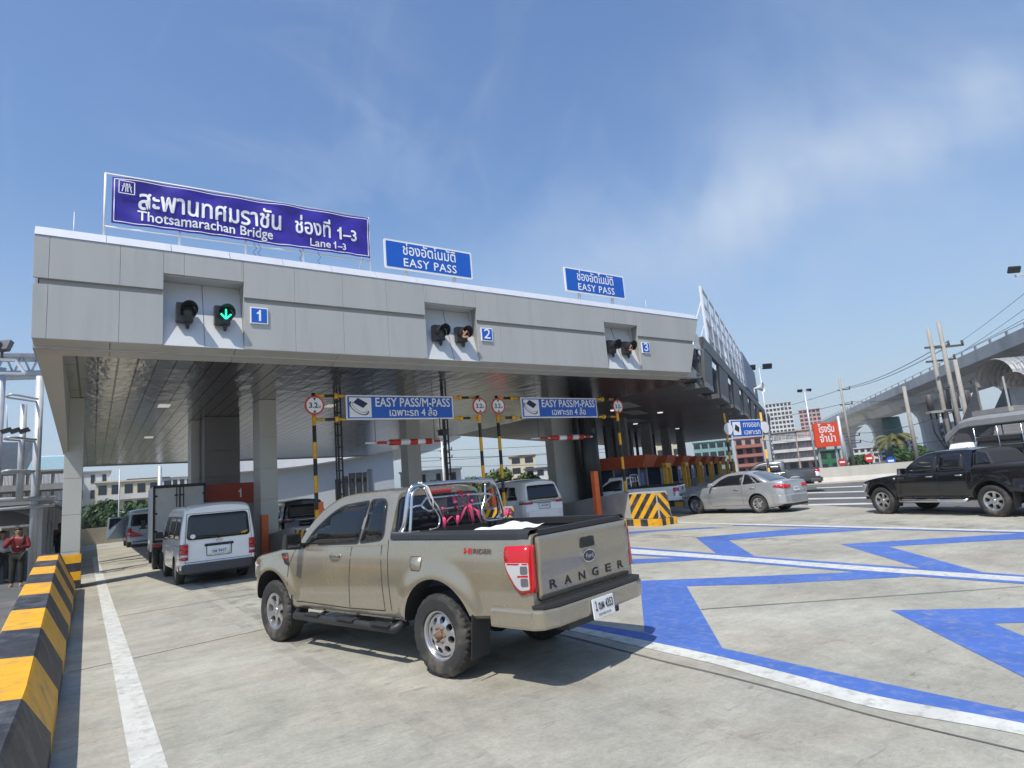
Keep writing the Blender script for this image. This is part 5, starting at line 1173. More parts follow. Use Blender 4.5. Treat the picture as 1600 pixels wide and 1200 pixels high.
    e = [(-.55, .86), (-.8, .835), (-.98, .72), (-1.07, .5), (-1.09, 0)]; pl = e+[(a, -b) for a, b in e[-2::-1]]
    m = MB(); m.prism(pl+[(-.9, -.6), (-.9, .6)], .30, .62, ax='z'); m.build('rear_bumper', pm, t, bevel=.045)
    m = MB(); m.box((-1.06, -.5, .22), (-.7, .5, .31)); m.box((-.4, -.6, .17), (3.2, .6, .25)); m.build('underbody', M_RUB, t)
    plate(t, (-1.02, 0, .78), (0, -1, 0), (0, 0, 1), '3กษ 71', None, .34, .14)
    if extra: extra(t, S, sf, cf)
    return t
sedan('parked_sedan', 'silver sedan turning in beside the tall chevron block', (20.18, 13.15, 0), radians(91.3), M_SILV)
def taxi_extra(t, S, sf, cf):
    m = MB()
    for s in (1, -1): patch(m, sf[s], [(-.9, .3), (3.3, .3), (3.2, .72), (-.95, .8)], .1, .004, .002)
    m.build('lower_paint', mat('taxi_blue', (.03, .08, .4), .3, coat=.8), t)
    m = MB(); m.box((.9, -.3, 1.5), (1.06, .3, 1.62)); m.build('roof_sign', M_ORNG, t, bevel=.02)
sedan('taxi', 'yellow and blue taxi behind the roofed white truck', (31.8, 7.3, 0), radians(84), paint('taxi_yellow', (.80, .36, .02), .0, .35), cat='taxi', extra=taxi_extra)
# black double-cab pickup on the right
DBL = dict(wb=3.085, cabx=.42, wsx=2.52, windows=[([(1.36, 1.17), (2.30, 1.14), (2.02, 1.37), (1.72, 1.53), (1.36, 1.56)], .05), ([(.62, 1.19), (1.26, 1.17), (1.26, 1.56), (.70, 1.57)], .05)],
           seams=[[(1.31, .5), (1.31, 1.14)], [(2.42, .55), (2.46, .9), (2.36, 1.1)], [(.55, .9), (.50, 1.14)], [(.55, .9), (.62, .52), (2.42, .52)], [(.40, .52), (.40, 1.2)]],
           handles=[(1.52, 1.02), (.72, 1.03)], handle_mat=M_CHROME, rims=('alloy6', 'alloy6'))
t, S, Cb, sf, cf, tgo = pickup('pickup_truck', 'black double-cab pickup with silver side step crossing on the right', (18.83, 5.55, 0), radians(73.1), dict(DBL, paint=M_BLKP, R=.385, xrear=-1.2, bedz=1.22, roofz=1.67, step_mat=M_STEELB, mirror_mat=M_CHROME, Ra=.475, W=.27, nose=.86))
m = MB(); zb_ = 1.25; b = [(.40, -.74, zb_), (.40, .74, zb_), (-.05, .72, zb_), (-.05, -.72, zb_)]; tt_ = [(.40, -.60, 1.66), (.40, .60, 1.66), (.16, .54, 1.58), (.16, -.54, 1.58)]
m.hexa(b, tt_); co = m.build('bed_canopy', mat('black_canvas', (.02, .02, .021), .75), t, bevel=.05)
for s in (1, -1): m = MB(); m.face([(.33, s*.731, 1.31), (.02, s*.722, 1.31), (.13, s*.632, 1.53), (.33, s*.652, 1.58)]); m.build('canopy_window', M_GLASS, co)
m = MB(); m.box((-1.15, -.74, 1.236), (-.06, .74, 1.262)); m.build('tonneau_cover', M_RUB, t, bevel=.01)
m = MB(); patch(m, sf[1], rpoly([(2.54, .98), (2.60, .98), (2.60, 1.02), (2.54, 1.02)], .015), .1, .012, .01); m.build('side_marker', M_LAMPC, t)
text('VN TURBO', .06, M_CHROME, t, (2.36, S.side(2.36, 1.0)+.006, .985), (-1, 0, 0), (0, 0, 1), 'badge_lettering', world=False, width=.2)
# grey double cab behind the sedan, white pickup under the old canopy
t, *_ = pickup('pickup_truck', 'dark grey double-cab pickup with red tail lights behind the silver sedan', (31.6, 19.0, 0), radians(122), dict(DBL, paint=paint('dark_grey_paint', (.09, .095, .10), .5, .3), R=.38, xrear=-1.2, bedz=1.24, roofz=1.74, step=False, lamp=(.8, 1.2)))
t, *_ = pickup('pickup_truck', 'white pickup with a tubular rack under the old canopy', (19.75, 18.3, 0), radians(121), dict(paint=M_WPAINT, wb=3.0, R=.34, xrear=-1.15, cabx=.95, wsx=2.45, bedz=1.14, roofz=1.62, windows=[([(1.20, 1.09), (2.22, 1.06), (1.95, 1.3), (1.66, 1.46), (1.20, 1.50)], .05)], seams=[[(1.15, .5), (1.15, 1.05)], [(2.36, .5), (2.40, 1.0)], [(.92, .5), (.92, 1.1)]], handles=[(1.32, .97)], rims=('alloy5', 'alloy5'), step=False, Ra=.43, nose=.84))
m = MB(); m.tube(smooth3([(.80, .72, 1.14), (.82, .70, 1.5), (.84, .58, 1.68), (.84, -.58, 1.68), (.82, -.70, 1.5), (.80, -.72, 1.14)]), .03, 8); m.tube([(.82, .70, 1.4), (.82, -.70, 1.4)], .025, 8)
for y in (-.25, .25): m.tube([(.84, y, 1.68), (.8, y, 1.15)], .02, 6)
m.build('rack', M_STEELB, t)
# roofed white pickup (bench truck)
t, *_ = pickup('roofed_truck', 'white bench truck with a grey roof on rails behind the black pickup', (23.75, 6.5, 0), radians(80), dict(cat='truck', paint=M_WPAINT, wb=3.0, R=.36, xrear=-1.5, cabx=1.05, wsx=2.5, bedz=1.14, roofz=1.86, zoff=.05, windows=[([(1.30, 1.10), (2.28, 1.07), (2.0, 1.36), (1.72, 1.62), (1.30, 1.68)], .05)], seams=[[(1.22, .5), (1.22, 1.05)], [(2.4, .5), (2.44, 1.0)]], handles=[(1.42, 1.)], rims=('alloy5', 'alloy5'), step=False, Ra=.45))
m = MB(); M_TARP = mat('grey_tarp', (.22, .225, .225), .6, var=.1)
rows = []
for x, z, w_ in ((1.95, 2.12, .72), (1.40, 2.52, .84), (1.1, 2.58, .85), (-1.75, 2.60, .85)): rows.append([(x, .86*w_/.85, z-.22), (x, .86*w_/.85, z-.05), (x, .6, z+.06), (x, 0, z+.10), (x, -.6, z+.06), (x, -.86*w_/.85, z-.05), (x, -.86*w_/.85, z-.22)])
m.grid(rows, smooth=False); m.grid([[(p[0], p[1]*.98, p[2]-.03) for p in r] for r in rows], smooth=False); m.build('roof', M_TARP, t, fixn=True)
m = MB()
for s in (1, -1):
    for x in (1.0, .35, -.3, -.95, -1.65): m.tube([(x, s*.80, 1.1), (x, s*.80, 2.42)], .02, 6)
    for z in (1.42, 1.70, 1.98): m.tube([(1.0, s*.80, z), (-1.65, s*.80, z)], .016, 6)
m.build('side_rail', M_STEELB, t)
# box truck in lane 1
t = T('box_truck', 'white box truck with closed rear doors ahead of the white van', 'truck', (2.28, 23.2, 0), radians(88.6))
t.scale = (.95, .73, .90)
m = MB(); m.box((-1.15, -1.0, .98), (2.6, 1.0, 2.88)); bx = m.build('cargo_box', mat('box_white', (.60, .60, .58), .5, var=.08, dirt=(.32, .31, .29), damt=.4), t, bevel=.012)
m = MB()
for y0, y1, z0, z1 in ((-1.0, 1.0, 2.80, 2.9), (-1.0, 1.0, .96, 1.04), (-1.01, -.93, .96, 2.9), (.93, 1.01, .96, 2.9), (-.02, .02, 1.0, 2.85)): m.box((-1.19, y0, z0), (-1.151, y1, z1))
m.build('door_frame', M_RUB, bx)
for s in (1, -1):
    m = MB(); m.box((-1.175, s*.475-.44, 1.05), (-1.153, s*.475+.44, 2.79)); d_ = m.build('rear_door', mat('box_door_white', (.58, .59, .59), .45, var=.06, dirt=(.4, .38, .35), damt=.35), bx, bevel=.006)
    m = MB(); m.tube([(-1.20, s*.13, 1.05), (-1.20, s*.13, 2.8)], .018, 6)
    for z in (1.3, 1.9, 2.5): m.box((-1.2, s*.11-.05, z), (-1.178, s*.11+.1, z+.05)); m.box((-1.195, s*.90-.06, z), (-1.178, s*.90+.03, z+.06))
    m.build('lock_rod', M_RUB, d_)
m = MB(); m.box((-1.1, -.42, .62), (4.2, -.32, .86)); m.box((-1.1, .32, .62), (4.2, .42, .86)); m.box((-1.15, -.95, .72), (-1.08, .95, .84)); m.tube([(0, -.8, .4), (0, .8, .4)], .07, 8); m.box((-.9, -.3, .4), (-.5, .3, .7)); m.build('chassis', M_RUB, t)
m = MB(); m.prism(rpoly([(2.72, .45), (4.25, .45), (4.3, 1.15), (4.0, 2.1), (2.72, 2.15)], .08), -.9, .9); m.build('cab', M_WPAINT, t, bevel=.03)
for s in (1, -1):
    m = MB(); m.box((-1.19, s*.86-.16, .80), (-1.15, s*.86+.16, .92)); m.build('tail_light', M_LAMPR, t, bevel=.01)
    wheel(t, 0, s*.84, .40, .22, 'alloy5', s); wheel(t, 0, s*.60, .40, .2, 'alloy5', s); wheel(t, 3.3, s*.80, .40, .22, 'alloy5', s)
    m = MB(); m.tube([(4.0, s*.9, 1.55), (4.15, s*1.1, 1.6)], .015, 6); m.box((4.08, min(s*1.02, s*1.22), 1.35), (4.16, max(s*1.02, s*1.22), 1.72)); m.build('mirror', M_RUB, t)
m = MB(); m.box((-1.12, -.98, .9), (-1.08, .98, .97)); m.build('bumper_bar', M_GALV, t)
# ------------------------------------------------------------------ old canopy on the right
d_ = ray(1258, 716); OD = Vector((d_.x, d_.y, 0)).normalized(); ON = Vector((-OD.y, OD.x, 0)); OO = at_z(1076, 580, 5.1); OO.z = 0
def oc(s, n, z): return OO+OD*s+ON*n+Vector((0, 0, z))
M_OLDG = mat('old_fascia_grey', (.13, .13, .132), .5, .3, var=.12, vscale=.7, dirt=(.06, .06, .06), dscale=.6, damt=.5, vstretch=(1, 1, .2))
M_OLDS = mat('old_soffit', (.20, .20, .195), .4, .5, var=.15, vscale=.5, dirt=(.08, .08, .08), dscale=.4, damt=.5)
old = T('old_toll_canopy', 'older dark canopy with gaps along its stripped fascia, running off to the right', 'canopy', (OO.x, OO.y, 0)); O2 = old.location
def ohex(mb, s0, s1, n0, n1, z0, z1, mi=0):
    mb.hexa([oc(s0, n0, z0), oc(s1, n0, z0), oc(s1, n1, z0), oc(s0, n1, z0)], [oc(s0, n0, z1), oc(s1, n0, z1), oc(s1, n1, z1), oc(s0, n1, z1)], mi)
def oslab(mb, n0, n1, z0, z1, s1=60, gap=0.):
    sl = lambda n: (19.15+gap-OO.x-ON.x*n)/OD.x
    q = [oc(max(2.0, sl(n0)), n0, 0), oc(s1, n0, 0), oc(s1, n1, 0), oc(sl(n1), n1, 0)]; mb.hexa([p+Vector((0, 0, z0)) for p in q], [p+Vector((0, 0, z1)) for p in q])
m = MB(O2); oslab(m, .9, 17, 5.12, 5.3); m.build('soffit', M_OLDS, old)
m = MB(O2); oslab(m, .55, 16.5, 5.36, 7.0, gap=.6); m.build('roof', M_BLACK, old)
OL = 6.5; 
for k in range(9):
    s0 = 3.6+k*OL if k else 5.0; s1 = 3.6+k*OL+OL-2.7; m = MB(O2)
    m.hexa([oc(s0, .12, 5.35), oc(s1, .12, 5.35), oc(s1, .24, 5.35), oc(s0, .24, 5.35)], [oc(s0, -.05, 7.25), oc(s1, -.05, 7.25), oc(s1, .12, 7.25), oc(s0, .12, 7.25)])
    m.build('fascia_block', M_OLDG, old)
    m = MB(O2); ohex(m, s0, s1, .1, 1.25, 5.10, 5.34); m.build('fascia_soffit', M_OLDS, old)
m = MB(O2); ohex(m, 5.0, 60, -.04, .15, 6.75, 7.28); m.build('fascia_rail', M_OLDG, old)
m = MB(O2)                                           # open end with bent frames
for a, b in (((4.7, .2, 5.4), (4.9, .3, 7.1)), ((4.7, .9, 5.3), (5.0, .9, 7.0)), ((4.7, .2, 6.3), (4.8, 1.3, 6.5)), ((4.6, .1, 5.5), (4.7, 1.3, 5.5)), ((4.7, .3, 5.6), (4.8, 1.2, 6.9))): m.bar(oc(*a), oc(*b), .07, .07)
m.build('bent_frame', M_OLDG, old)
m = MB(O2); m.hexa([oc(4.3, .3, 6.7), oc(5.0, .1, 6.7), oc(5.2, 1.2, 6.75), oc(4.4, 1.2, 6.7)], [oc(4.5, .3, 7.3), oc(5.1, .2, 7.45), oc(5.2, 1.0, 7.4), oc(4.5, 1.1, 7.25)]); m.build('loose_sheet', M_GALV, old)
m = MB(O2)
for s, n in ((6.8, 4.0), (11, 4.6), (16, 6)): ohex(m, s, s+2.6, n, n+.9, 5.105, 5.116)
m.build('ceiling_panel', mat('pale_panel', (.55, .55, .52), .5), old)
for s, n in ((8, 8), (9.5, 5.5), (13, 8), (20, 7), (26, 8), (14, 4), (30, 6)):
    m = MB(O2); c = oc(s, n, 5.1); m.lathe([(0, -.02), (.16, -.02), (.16, .02)], c, 'z', 14); m.build('ceiling_lamp', mat('lamp_white', (.85, .84, .8), .4, emit=.9), old)
for k in range(5):
    for n, w_ in ((6.6, .32), (12.2, .3)):
        s = 8.2+k*OL*1.0+ (0 if n < 7 else 10.); m = MB(O2)
        ohex(m, s-w_, s+w_, n-w_, n+w_, 0, 5.12); m.build('column', mat('old_column', (.24, .24, .235), .7, var=.12) if k else mat('black_wrap', (.012, .012, .013), .6), old)
    for j in range(2):
        s = 13.+k*OL+j*2.2; m = MB(O2); ohex(m, s-.1, s+.1, 9.0, 9.2, 0, 5.12); m.build('column', M_BLACK, old)
m = MB(); x_, y_ = 16.55, 19.6
m.tube([(x_+.75, y_, 0), (x_+.75, y_, SOF)], [.52, .50], 20); tag(m.build('wrapped_column', mat('black_sheeting', (.016, .016, .017), .35, var=.3, vscale=6, bump=.6, bscale=5., vstretch=(1, 1, .2))), 'round column wrapped in black sheeting beside the grey column', 'column')
m = MB(); m.tube([(x_+.12, y_-.25, 1.95), (x_+.12, y_-.25, SOF)], .10, 12); tag(m.build('drain_pipe', M_BLACK), 'thick black pipe hugging the black wrapped column', 'pipe')
# sign frame on top of the old canopy
fr_ = T('sign_frame', 'white steel sign frame standing along the top of the old canopy', 'sign frame', tuple(oc(9.8, .4, 7.2))); F0 = fr_.location
m = MB(F0); n_ = 14; s0, s1 = 9.8, 44.
for i in range(n_+1):
    s = s0+(s1-s0)*i/n_; m.bar(oc(s, .35, 7.2), oc(s, .35, 10.9), .10, .10); m.bar(oc(s, .35, 10.2), oc(s, 1.6, 7.2), .05, .05)
for z in (8.3, 9.2, 10.0, 10.85): m.bar(oc(s0, .35, z), oc(s1, .35, z), .09, .09)
for i in range(n_): m.bar(oc(s0+(s1-s0)*i/n_, .35, 8.3), oc(s0+(s1-s0)*(i+1)/n_, .35, 10.8), .045, .045)
m.build('lattice', M_WHITEP, fr_)
m = MB(F0)
for a, b in ((11.5, 19.), (20, 27.)): m.hexa([oc(a, .45, 7.5), oc(b, .45, 7.5), oc(b, .52, 7.5), oc(a, .52, 7.5)], [oc(a, .45, 9.6), oc(b, .45, 9.3), oc(b, .52, 9.3), oc(a, .52, 9.6)])
m.build('panel', mat('sheet_white', (.62, .65, .70), .45, .2, var=.1), fr_)
m = MB(F0); m.hexa([oc(30, .15, 7.8), oc(44, .15, 7.8), oc(44, .28, 7.8), oc(30, .28, 7.8)], [oc(30, .15, 10.7), oc(44, .15, 10.7), oc(44, .28, 10.7), oc(30, .28, 10.7)]); m.build('dark_panel', mat('sheet_grey', (.16, .19, .26), .5), fr_)
sp = MB(); c = oc(31, -.3, 7.7); dv = (-OD*.2-ON).normalized(); rr_ = [(.06, .0), (.1, .25), (.3, .6), (.42, .72)]; rows = []
for r_, h in rr_:
    u = dv.cross(Vector((0, 0, 1))).normalized(); v = u.cross(dv); rows.append([c+dv*h+(u*cos(a)+v*sin(a))*r_ for a in [2*pi*k/20 for k in range(20)]])
sp.grid(rows, closed=True); sp.tube([c, c+Vector((0, 0, -.5))], .04, 6)
tag(sp.build('horn_speaker', M_WHITEP), 'pale horn loudspeaker on the edge of the old canopy', 'loudspeaker')
# hanging blue sign of the old lanes
c = at_r(1166, 669, 33); hs = T('clearance_sign_gantry', 'smaller blue hanging sign with round limit signs at the old canopy edge', 'sign gantry', (c.x, c.y, 0), -.1); zc = c.z
m = MB(); m.box((-1.15, -.03, zc-.44), (1.15, .03, zc+.44)); m.build('sign_board', M_WHITEP, hs)
m = MB(); m.box((-1.1, -.036, zc-.4), (1.1, -.031, zc+.4)); f_ = m.build('sign_face', M_SIGNB, hs)
m = MB(); m.box((-1.0, -.042, zc-.33), (-.45, -.037, zc+.33)); m.build('emblem_panel', M_WHITEL, f_)
m = MB(); m.prism([(-.9, zc-.05), (-.62, zc-.2), (-.55, zc+.05), (-.8, zc+.22)], -.048, -.043); m.build('emblem', M_BLACK, f_)
text('ทางออก', .40, M_WHITEL, f_, (.36, -.038, zc+.05), (1, 0, 0), (0, 0, 1), width=1.2, bold=.012, world=False); text('เฉพาะรถ', .36, M_WHITEL, f_, (.36, -.038, zc-.32), (1, 0, 0), (0, 0, 1), width=1.2, bold=.012, world=False)
for x in (-1.35, 1.35):
    m = MB(); striped(m, (x, .1, 0), (x, .1, zc+.8), .055, .5); m.build('post', [M_YEL, M_BLACK], hs)
    m = MB(); m.lathe([(0, 0), (.3, 0), (.3, .03), (0, .03)], (x, -.06, zc), 'y', 24, smooth=False); m.build('height_limit_sign', M_WHITEP, hs)
# booths, yellow frames and islands of the old lanes
for k in range(7):
    s = 9.8+5.2*k; n = 5.0; p = oc(s, n, 0); ang = atan2(OD.y, OD.x)
    nm = ['nearest', 'second', 'third', 'fourth', 'fifth', 'sixth', 'farthest'][k]
    b = T('toll_booth', '%s of the orange roofed toll booths under the old canopy' % nm, 'toll booth', (p.x, p.y, 0), ang, 'orange roofed toll booths under the old canopy')
    m = MB(); m.hexa([(-1.15, -.9, 2.0), (1.15, -.9, 2.0), (1.15, 2.4, 2.0), (-1.15, 2.4, 2.0)], [(-1.4, -1.2, 2.62), (1.4, -1.2, 2.62), (1.4, 2.6, 2.62), (-1.4, 2.6, 2.62)]); m.build('roof', mat('booth_orange', (.62, .11, .03), .5, var=.12), b, bevel=.02)
    m = MB(); m.box((-.8, -.6, .2), (.8, 2.0, 1.0)); m.build('lower_wall', mat('booth_grey', (.25, .26, .27), .5, var=.1), b)
    m = MB(); m.box((-.78, -.58, 1.0), (.78, 1.98, 2.0)); m.build('window', mat('booth_glass', (.03, .05, .10), .08), b)
    m = MB(); m.box((-.6, -.63, 1.15), (.0, -.6, 1.75)); m.build('notice', M_SIGNB, b)
    m = MB()
    for x in (-.82, .82):
        for y in (-.6, .7, 2.0): m.box((x-.035, y-.035, .2), (x+.035, y+.035, 2.0))
    m.build('window_frame', M_GALV, b)
    m = MB()
    for x in (-.78, .30): m.box((x-.09, -2.0, .2), (x+.09, -1.8, 2.05))
    m.box((-.87, -2.0, 1.9), (.39, -1.8, 2.12)); m.build('guard_frame', M_YEL, b)
    m = MB(); m.box((-.9, -4.2, 0), (.9, 4.5, .2)); m.hexa([(-.7, -4.1, .2), (.7, -4.1, .2), (.7, -2.4, .2), (-.7, -2.4, .2)], [(-.6, -3.9, .85), (.6, -3.9, .85), (.6, -2.5, .85), (-.6, -2.5, .85)]); m.build('island_base', M_ISL, b)
    m = MB()
    for i in range(6): m.box((-.92+i*.307, -4.23, 0), (-.92+(i+1)*.307, -4.2, .2), i % 2)
    for i in range(12):
        for sx in (-.92, .90): m.box((sx, -4.2+i*.4, 0), (sx+.02, -4.2+(i+1)*.4, .2), i % 2)
    m.build('kerb', [M_YEL, M_BLK], b)

# ------------------------------------------------------------------ generic far things
def vpole(name, label, cat, px, py, r, rad, m_, group=None, z0=0., n=8):
    p = at_r(px, py, r); t = T(name, label, cat, (p.x, p.y, z0), 0, group); mb = MB(); mb.tube([(0, 0, 0), (0, 0, p.z-z0)], [rad, rad*.72], n); mb.build('pole', m_, t); return t, p
M_CPOLE = mat('pole_concrete', (.33, .31, .275), .85, var=.1)
M_LAMPP = mat('lamp_post_grey', (.55, .56, .57), .5, .3)
def lamp_post(label, px, py, r, rad=.09, heads=2, sz=.5):
    t, p = vpole('street_lamp', label, 'street lamp', px, py, r, rad, M_LAMPP, 'floodlight posts')
    side = Vector((RT.x, RT.y, 0)).normalized(); m = MB()
    m.bar(tuple(-side*sz*1.0+Vector((0, 0, p.z-.05))), tuple(side*sz*1.0+Vector((0, 0, p.z+.05))), .06, .06); m.build('arm', M_LAMPP, t)
    for k in ((-1, 1) if heads == 2 else (1,)):
        m = MB(); c = side*sz*1.0*k+Vector((0, 0, p.z+.12)); f = Vector((-FW.x, -FW.y, -.5)).normalized(); u = side; v = f.cross(u); m.obox(c, u*sz*.55, v*sz*.32, f*sz*.14); m.build('lamp_head', mat('lamp_head', (.03, .032, .036), .4), t, bevel=.03)
    return t
lamp_post('slim floodlight post rising beside the red billboard', 1257, 612, 62, .10, 2, .42)
lamp_post('twin floodlight post rising behind the old canopy', 1186, 575, 70, .09, 2, .9)
lamp_post('floodlight cut by the right edge of the picture', 1603, 427, 20, .07, 2, .28)
M_WIN = mat('far_window', (.035, .042, .05), .25)
def building(label, px0, px1, ytop, r, floors, bays, wm, depth=10., group=None, roofm=None, balcony=None, name='building', cat='building', winh=.55, winw=.62, gf=True, par=.35, wm2=None, bars=False):
    A = at_r(px0, ytop, r); B = at_r(px1, ytop, r); Ht = (A.z+B.z)/2; A.z = B.z = 0; ux = (B-A); W = ux.length; ux.normalize(); n = Vector((-ux.y, ux.x, 0))
    if n.dot(A) < 0: n = -n
    t = T(name, label, cat, tuple(A), atan2(ux.y, ux.x), group); sg = 1 if n.dot(Vector((-ux.y, ux.x, 0))) > 0 else -1
    m = MB(); m.box((0, 0 if sg > 0 else -depth, 0), (W, depth if sg > 0 else 0, Ht)); m.build('wall', wm, t)
    m = MB(); m.box((-.15, -.2, Ht-.02), (W+.15, depth, Ht+par*.4)); m.build('roof', roofm or wm, t)
    fh = Ht/floors; bw = W/bays
    for j in range(floors):
        for i in range(bays):
            x0, x1 = i*bw+bw*(1-winw)/2, i*bw+bw*(1+winw)/2; z0 = j*fh+fh*.28; z1 = z0+fh*winh
            if j == 0 and gf: z0, z1 = .1, fh*.75
            m = MB(); m.box((x0, -.05, z0), (x1, .1, z1)); wo = m.build('window', M_WIN, t)
            if bars and j > 0:
                m = MB()
                for q in range(7): m.box((x0+(x1-x0)*q/6-.03, -.12, z0), (x0+(x1-x0)*q/6+.03, -.07, z1))
                m.build('grille', M_WHITEP, wo)
    if balcony:
        for j in range(1, floors): m = MB(); m.box((.1, -.9, j*fh-.12), (W-.1, .0, j*fh+.02)); m.box((.1, -.9, j*fh+.02), (W-.1, -.8, j*fh+fh*.24)); m.build('balcony', balcony, t)
    return t
def wallm(n, c, d=(.2, .19, .18)): return mat('far_wall_'+n, c, .85, var=.12, vscale=.5, dirt=d, dscale=.35, damt=.55, vstretch=(1, 1, .4))
W_GREY, W_WHITE, W_CREAM = wallm('grey', (.30, .29, .27)), wallm('white', (.60, .60, .58), (.35, .34, .32)), wallm('cream', (.58, .52, .38), (.34, .3, .24))
W_RED, W_PINK, W_TEAL = wallm('red', (.38, .13, .10)), wallm('pink', (.48, .28, .25)), wallm('teal', (.20, .36, .34))
# right side: town beyond the wall
building('grey two-bay shophouse with barred upper windows left of the red billboard', 1204, 1242, 676, 108, 4, 2, W_GREY, balcony=W_WHITE, bars=True)
building('pinkish shophouse with balconies just left of the red billboard', 1242, 1274, 672, 108.5, 4, 2, W_PINK, balcony=W_WHITE, bars=True)
building('red and pink shophouse seen between the hanging sign and the old canopy booths', 1146, 1190, 684, 100, 4, 3, W_PINK, balcony=W_RED)
building('pale teal glass fronted building glimpsed under the old canopy', 1082, 1143, 690, 115, 4, 5, W_TEAL, winw=.8)
building('cream building with red roof glimpsed between the old canopy columns', 1010, 1060, 684, 120, 4, 4, W_CREAM, roofm=W_RED)
building('long white low building under the viaduct', 1332, 1372, 700, 130, 3, 4, W_WHITE)
building('white building with dark windows between the viaduct piers', 1372, 1432, 690, 150, 4, 5, W_WHITE)
building('white town building behind the transformer poles', 1462, 1515, 660, 120, 5, 4, W_WHITE)
building('grey town building behind the footbridge', 1515, 1610, 655, 110, 5, 6, W_GREY)
# tall towers under construction
def tower(label, px0, px1, ytop, r, wm, floors, bays, gm):
    t = building(label, px0, px1, ytop, r, floors, bays, wm, depth=18, winw=.7, winh=.6, cat='tower', name='tower')
    return t
tower('white tower under construction wrapped in scaffold, far beyond the old canopy', 1194, 1236, 630, 260, W_WHITE, 14, 7, None)
tower('unfinished brick red tower to the left above the billboard', 1247, 1281, 640, 240, W_PINK, 13, 5, None)
# red billboard and green netting
A, B = at_r(1269, 662, 78), at_r(1308, 660, 80); bl_ = T('billboard', 'red billboard with white Thai lettering above green netting', 'billboard', (A.x, A.y, 0)); z1 = A.z; z0 = at_r(1270, 700, 78).z; ux = Vector((B.x-A.x, B.y-A.y, 0)).normalized(); Wd = hypot(B.x-A.x, B.y-A.y); nn = Vector((ux.y, -ux.x, 0))
if nn.dot(A) > 0: nn = -nn
m = MB(bl_.location); m.obox(Vector((A.x, A.y, (z0+z1)/2))+ux*Wd/2, ux*Wd/2, nn*.12, (0, 0, (z1-z0)/2)); bo = m.build('board', mat('billboard_red', (.75, .075, .02), .5), bl_)
for tx, zz in (('โรงรับ', .60), ('จำนำ', .20)): text(tx, 1.2, M_WHITEL, bo, Vector((A.x, A.y, z0+(z1-z0)*zz))+ux*Wd/2+nn*.13-Vector((A.x, A.y, 0)), ux, (0, 0, 1), width=Wd*.62, bold=.02, world=False)
m = MB(bl_.location)
for q in (.15, .85): m.bar(Vector((A.x, A.y, 0))+ux*Wd*q-nn*.3, Vector((A.x, A.y, z1))+ux*Wd*q-nn*.3, .2, .2)
m.build('post', M_GALV, bl_)
building('green netted shop below the red billboard', 1276, 1312, 704, 84, 2, 2, mat('green_netting', (.03, .16, .07), .7, var=.25, vscale=1.5), depth=6)
# viaduct
VP, VD = Vector((70.1, 17.6, 0)), Vector((.806, .592, 0)).normalized(); VN = Vector((.592, -.806, 0)).normalized()
M_VIA = mat('viaduct_concrete', (.46, .45, .425), .85, var=.12, vscale=.4, dirt=(.2, .19, .18), dscale=.25, damt=.5, vstretch=(1, 1, .5))
via = T('viaduct', 'raised concrete rail viaduct sloping across the right side', 'viaduct', tuple(VP+VD*20))
m = MB(via.location); prof = [(0, 10.7), (.0, 12.0), (.25, 12.0), (.3, 11.1), (8.7, 11.1), (8.75, 12.), (9., 12.), (9.0, 10.7), (7.0, 10.3), (6.2, 8.9), (2.8, 8.9), (2.0, 10.3)]
rows = [[VP+VD*s+VN*a+Vector((0, 0, z)) for a, z in prof] for s in frange(-55, 330, 16)]; ix = m.grid(rows, smooth=False, closed=True); m.fi(ix[0]); m.fi(ix[-1]); m.build('deck', M_VIA, via)
m = MB(via.location)
for s in frange(-40, 200, 4): m.bar(VP+VD*s+VN*.12+Vector((0, 0, 12)), VP+VD*s+VN*.12+Vector((0, 0, 12.45)), .08, .5, up=tuple(VD))
m.bar(VP+VD*-40+VN*.12+Vector((0, 0, 12.45)), VP+VD*200+VN*.12+Vector((0, 0, 12.45)), .06, .06); m.build('parapet_rail', M_VIA, via)
def via_s(px):
    d = ray(px, 640); d = Vector((d.x, d.y, 0)); c = VP+VN*4.5       # solve c + VD*s = d*t
    den = VD.x*d.y-VD.y*d.x; return (d.x*c.y-d.y*c.x)/den
ss = [via_s(1448), via_s(1368)]; gap_ = abs(ss[1]-ss[0]); ss.append(ss[1]+gap_); ss.append(ss[0]-gap_)
for s in ss:
    m = MB(via.location); c = VP+VD*s+VN*4.5; rows = []
    for z, hw, hd in ((0, .95, 1.15), (5.2, .95, 1.15), (6.8, 1.05, 1.3), (7.8, 1.3, 1.8), (8.5, 1.7, 2.7), (8.9, 1.9, 3.4)):
        rows.append([c+VD*a+VN*b+Vector((0, 0, z)) for a, b in ((-hw, -hd), (hw, -hd), (hw, hd), (-hw, hd))])
    ix = m.grid(rows, smooth=False, closed=True); m.fi(ix[-1]); m.build('pier', M_VIA, via, bevel=.08)
t, p = vpole('netted_column', 'dark green netted column standing behind the viaduct', 'column', 1391, 652, 150, 2.2, mat('dark_green_net', (.03, .10, .075), .7, var=.2), n=16)
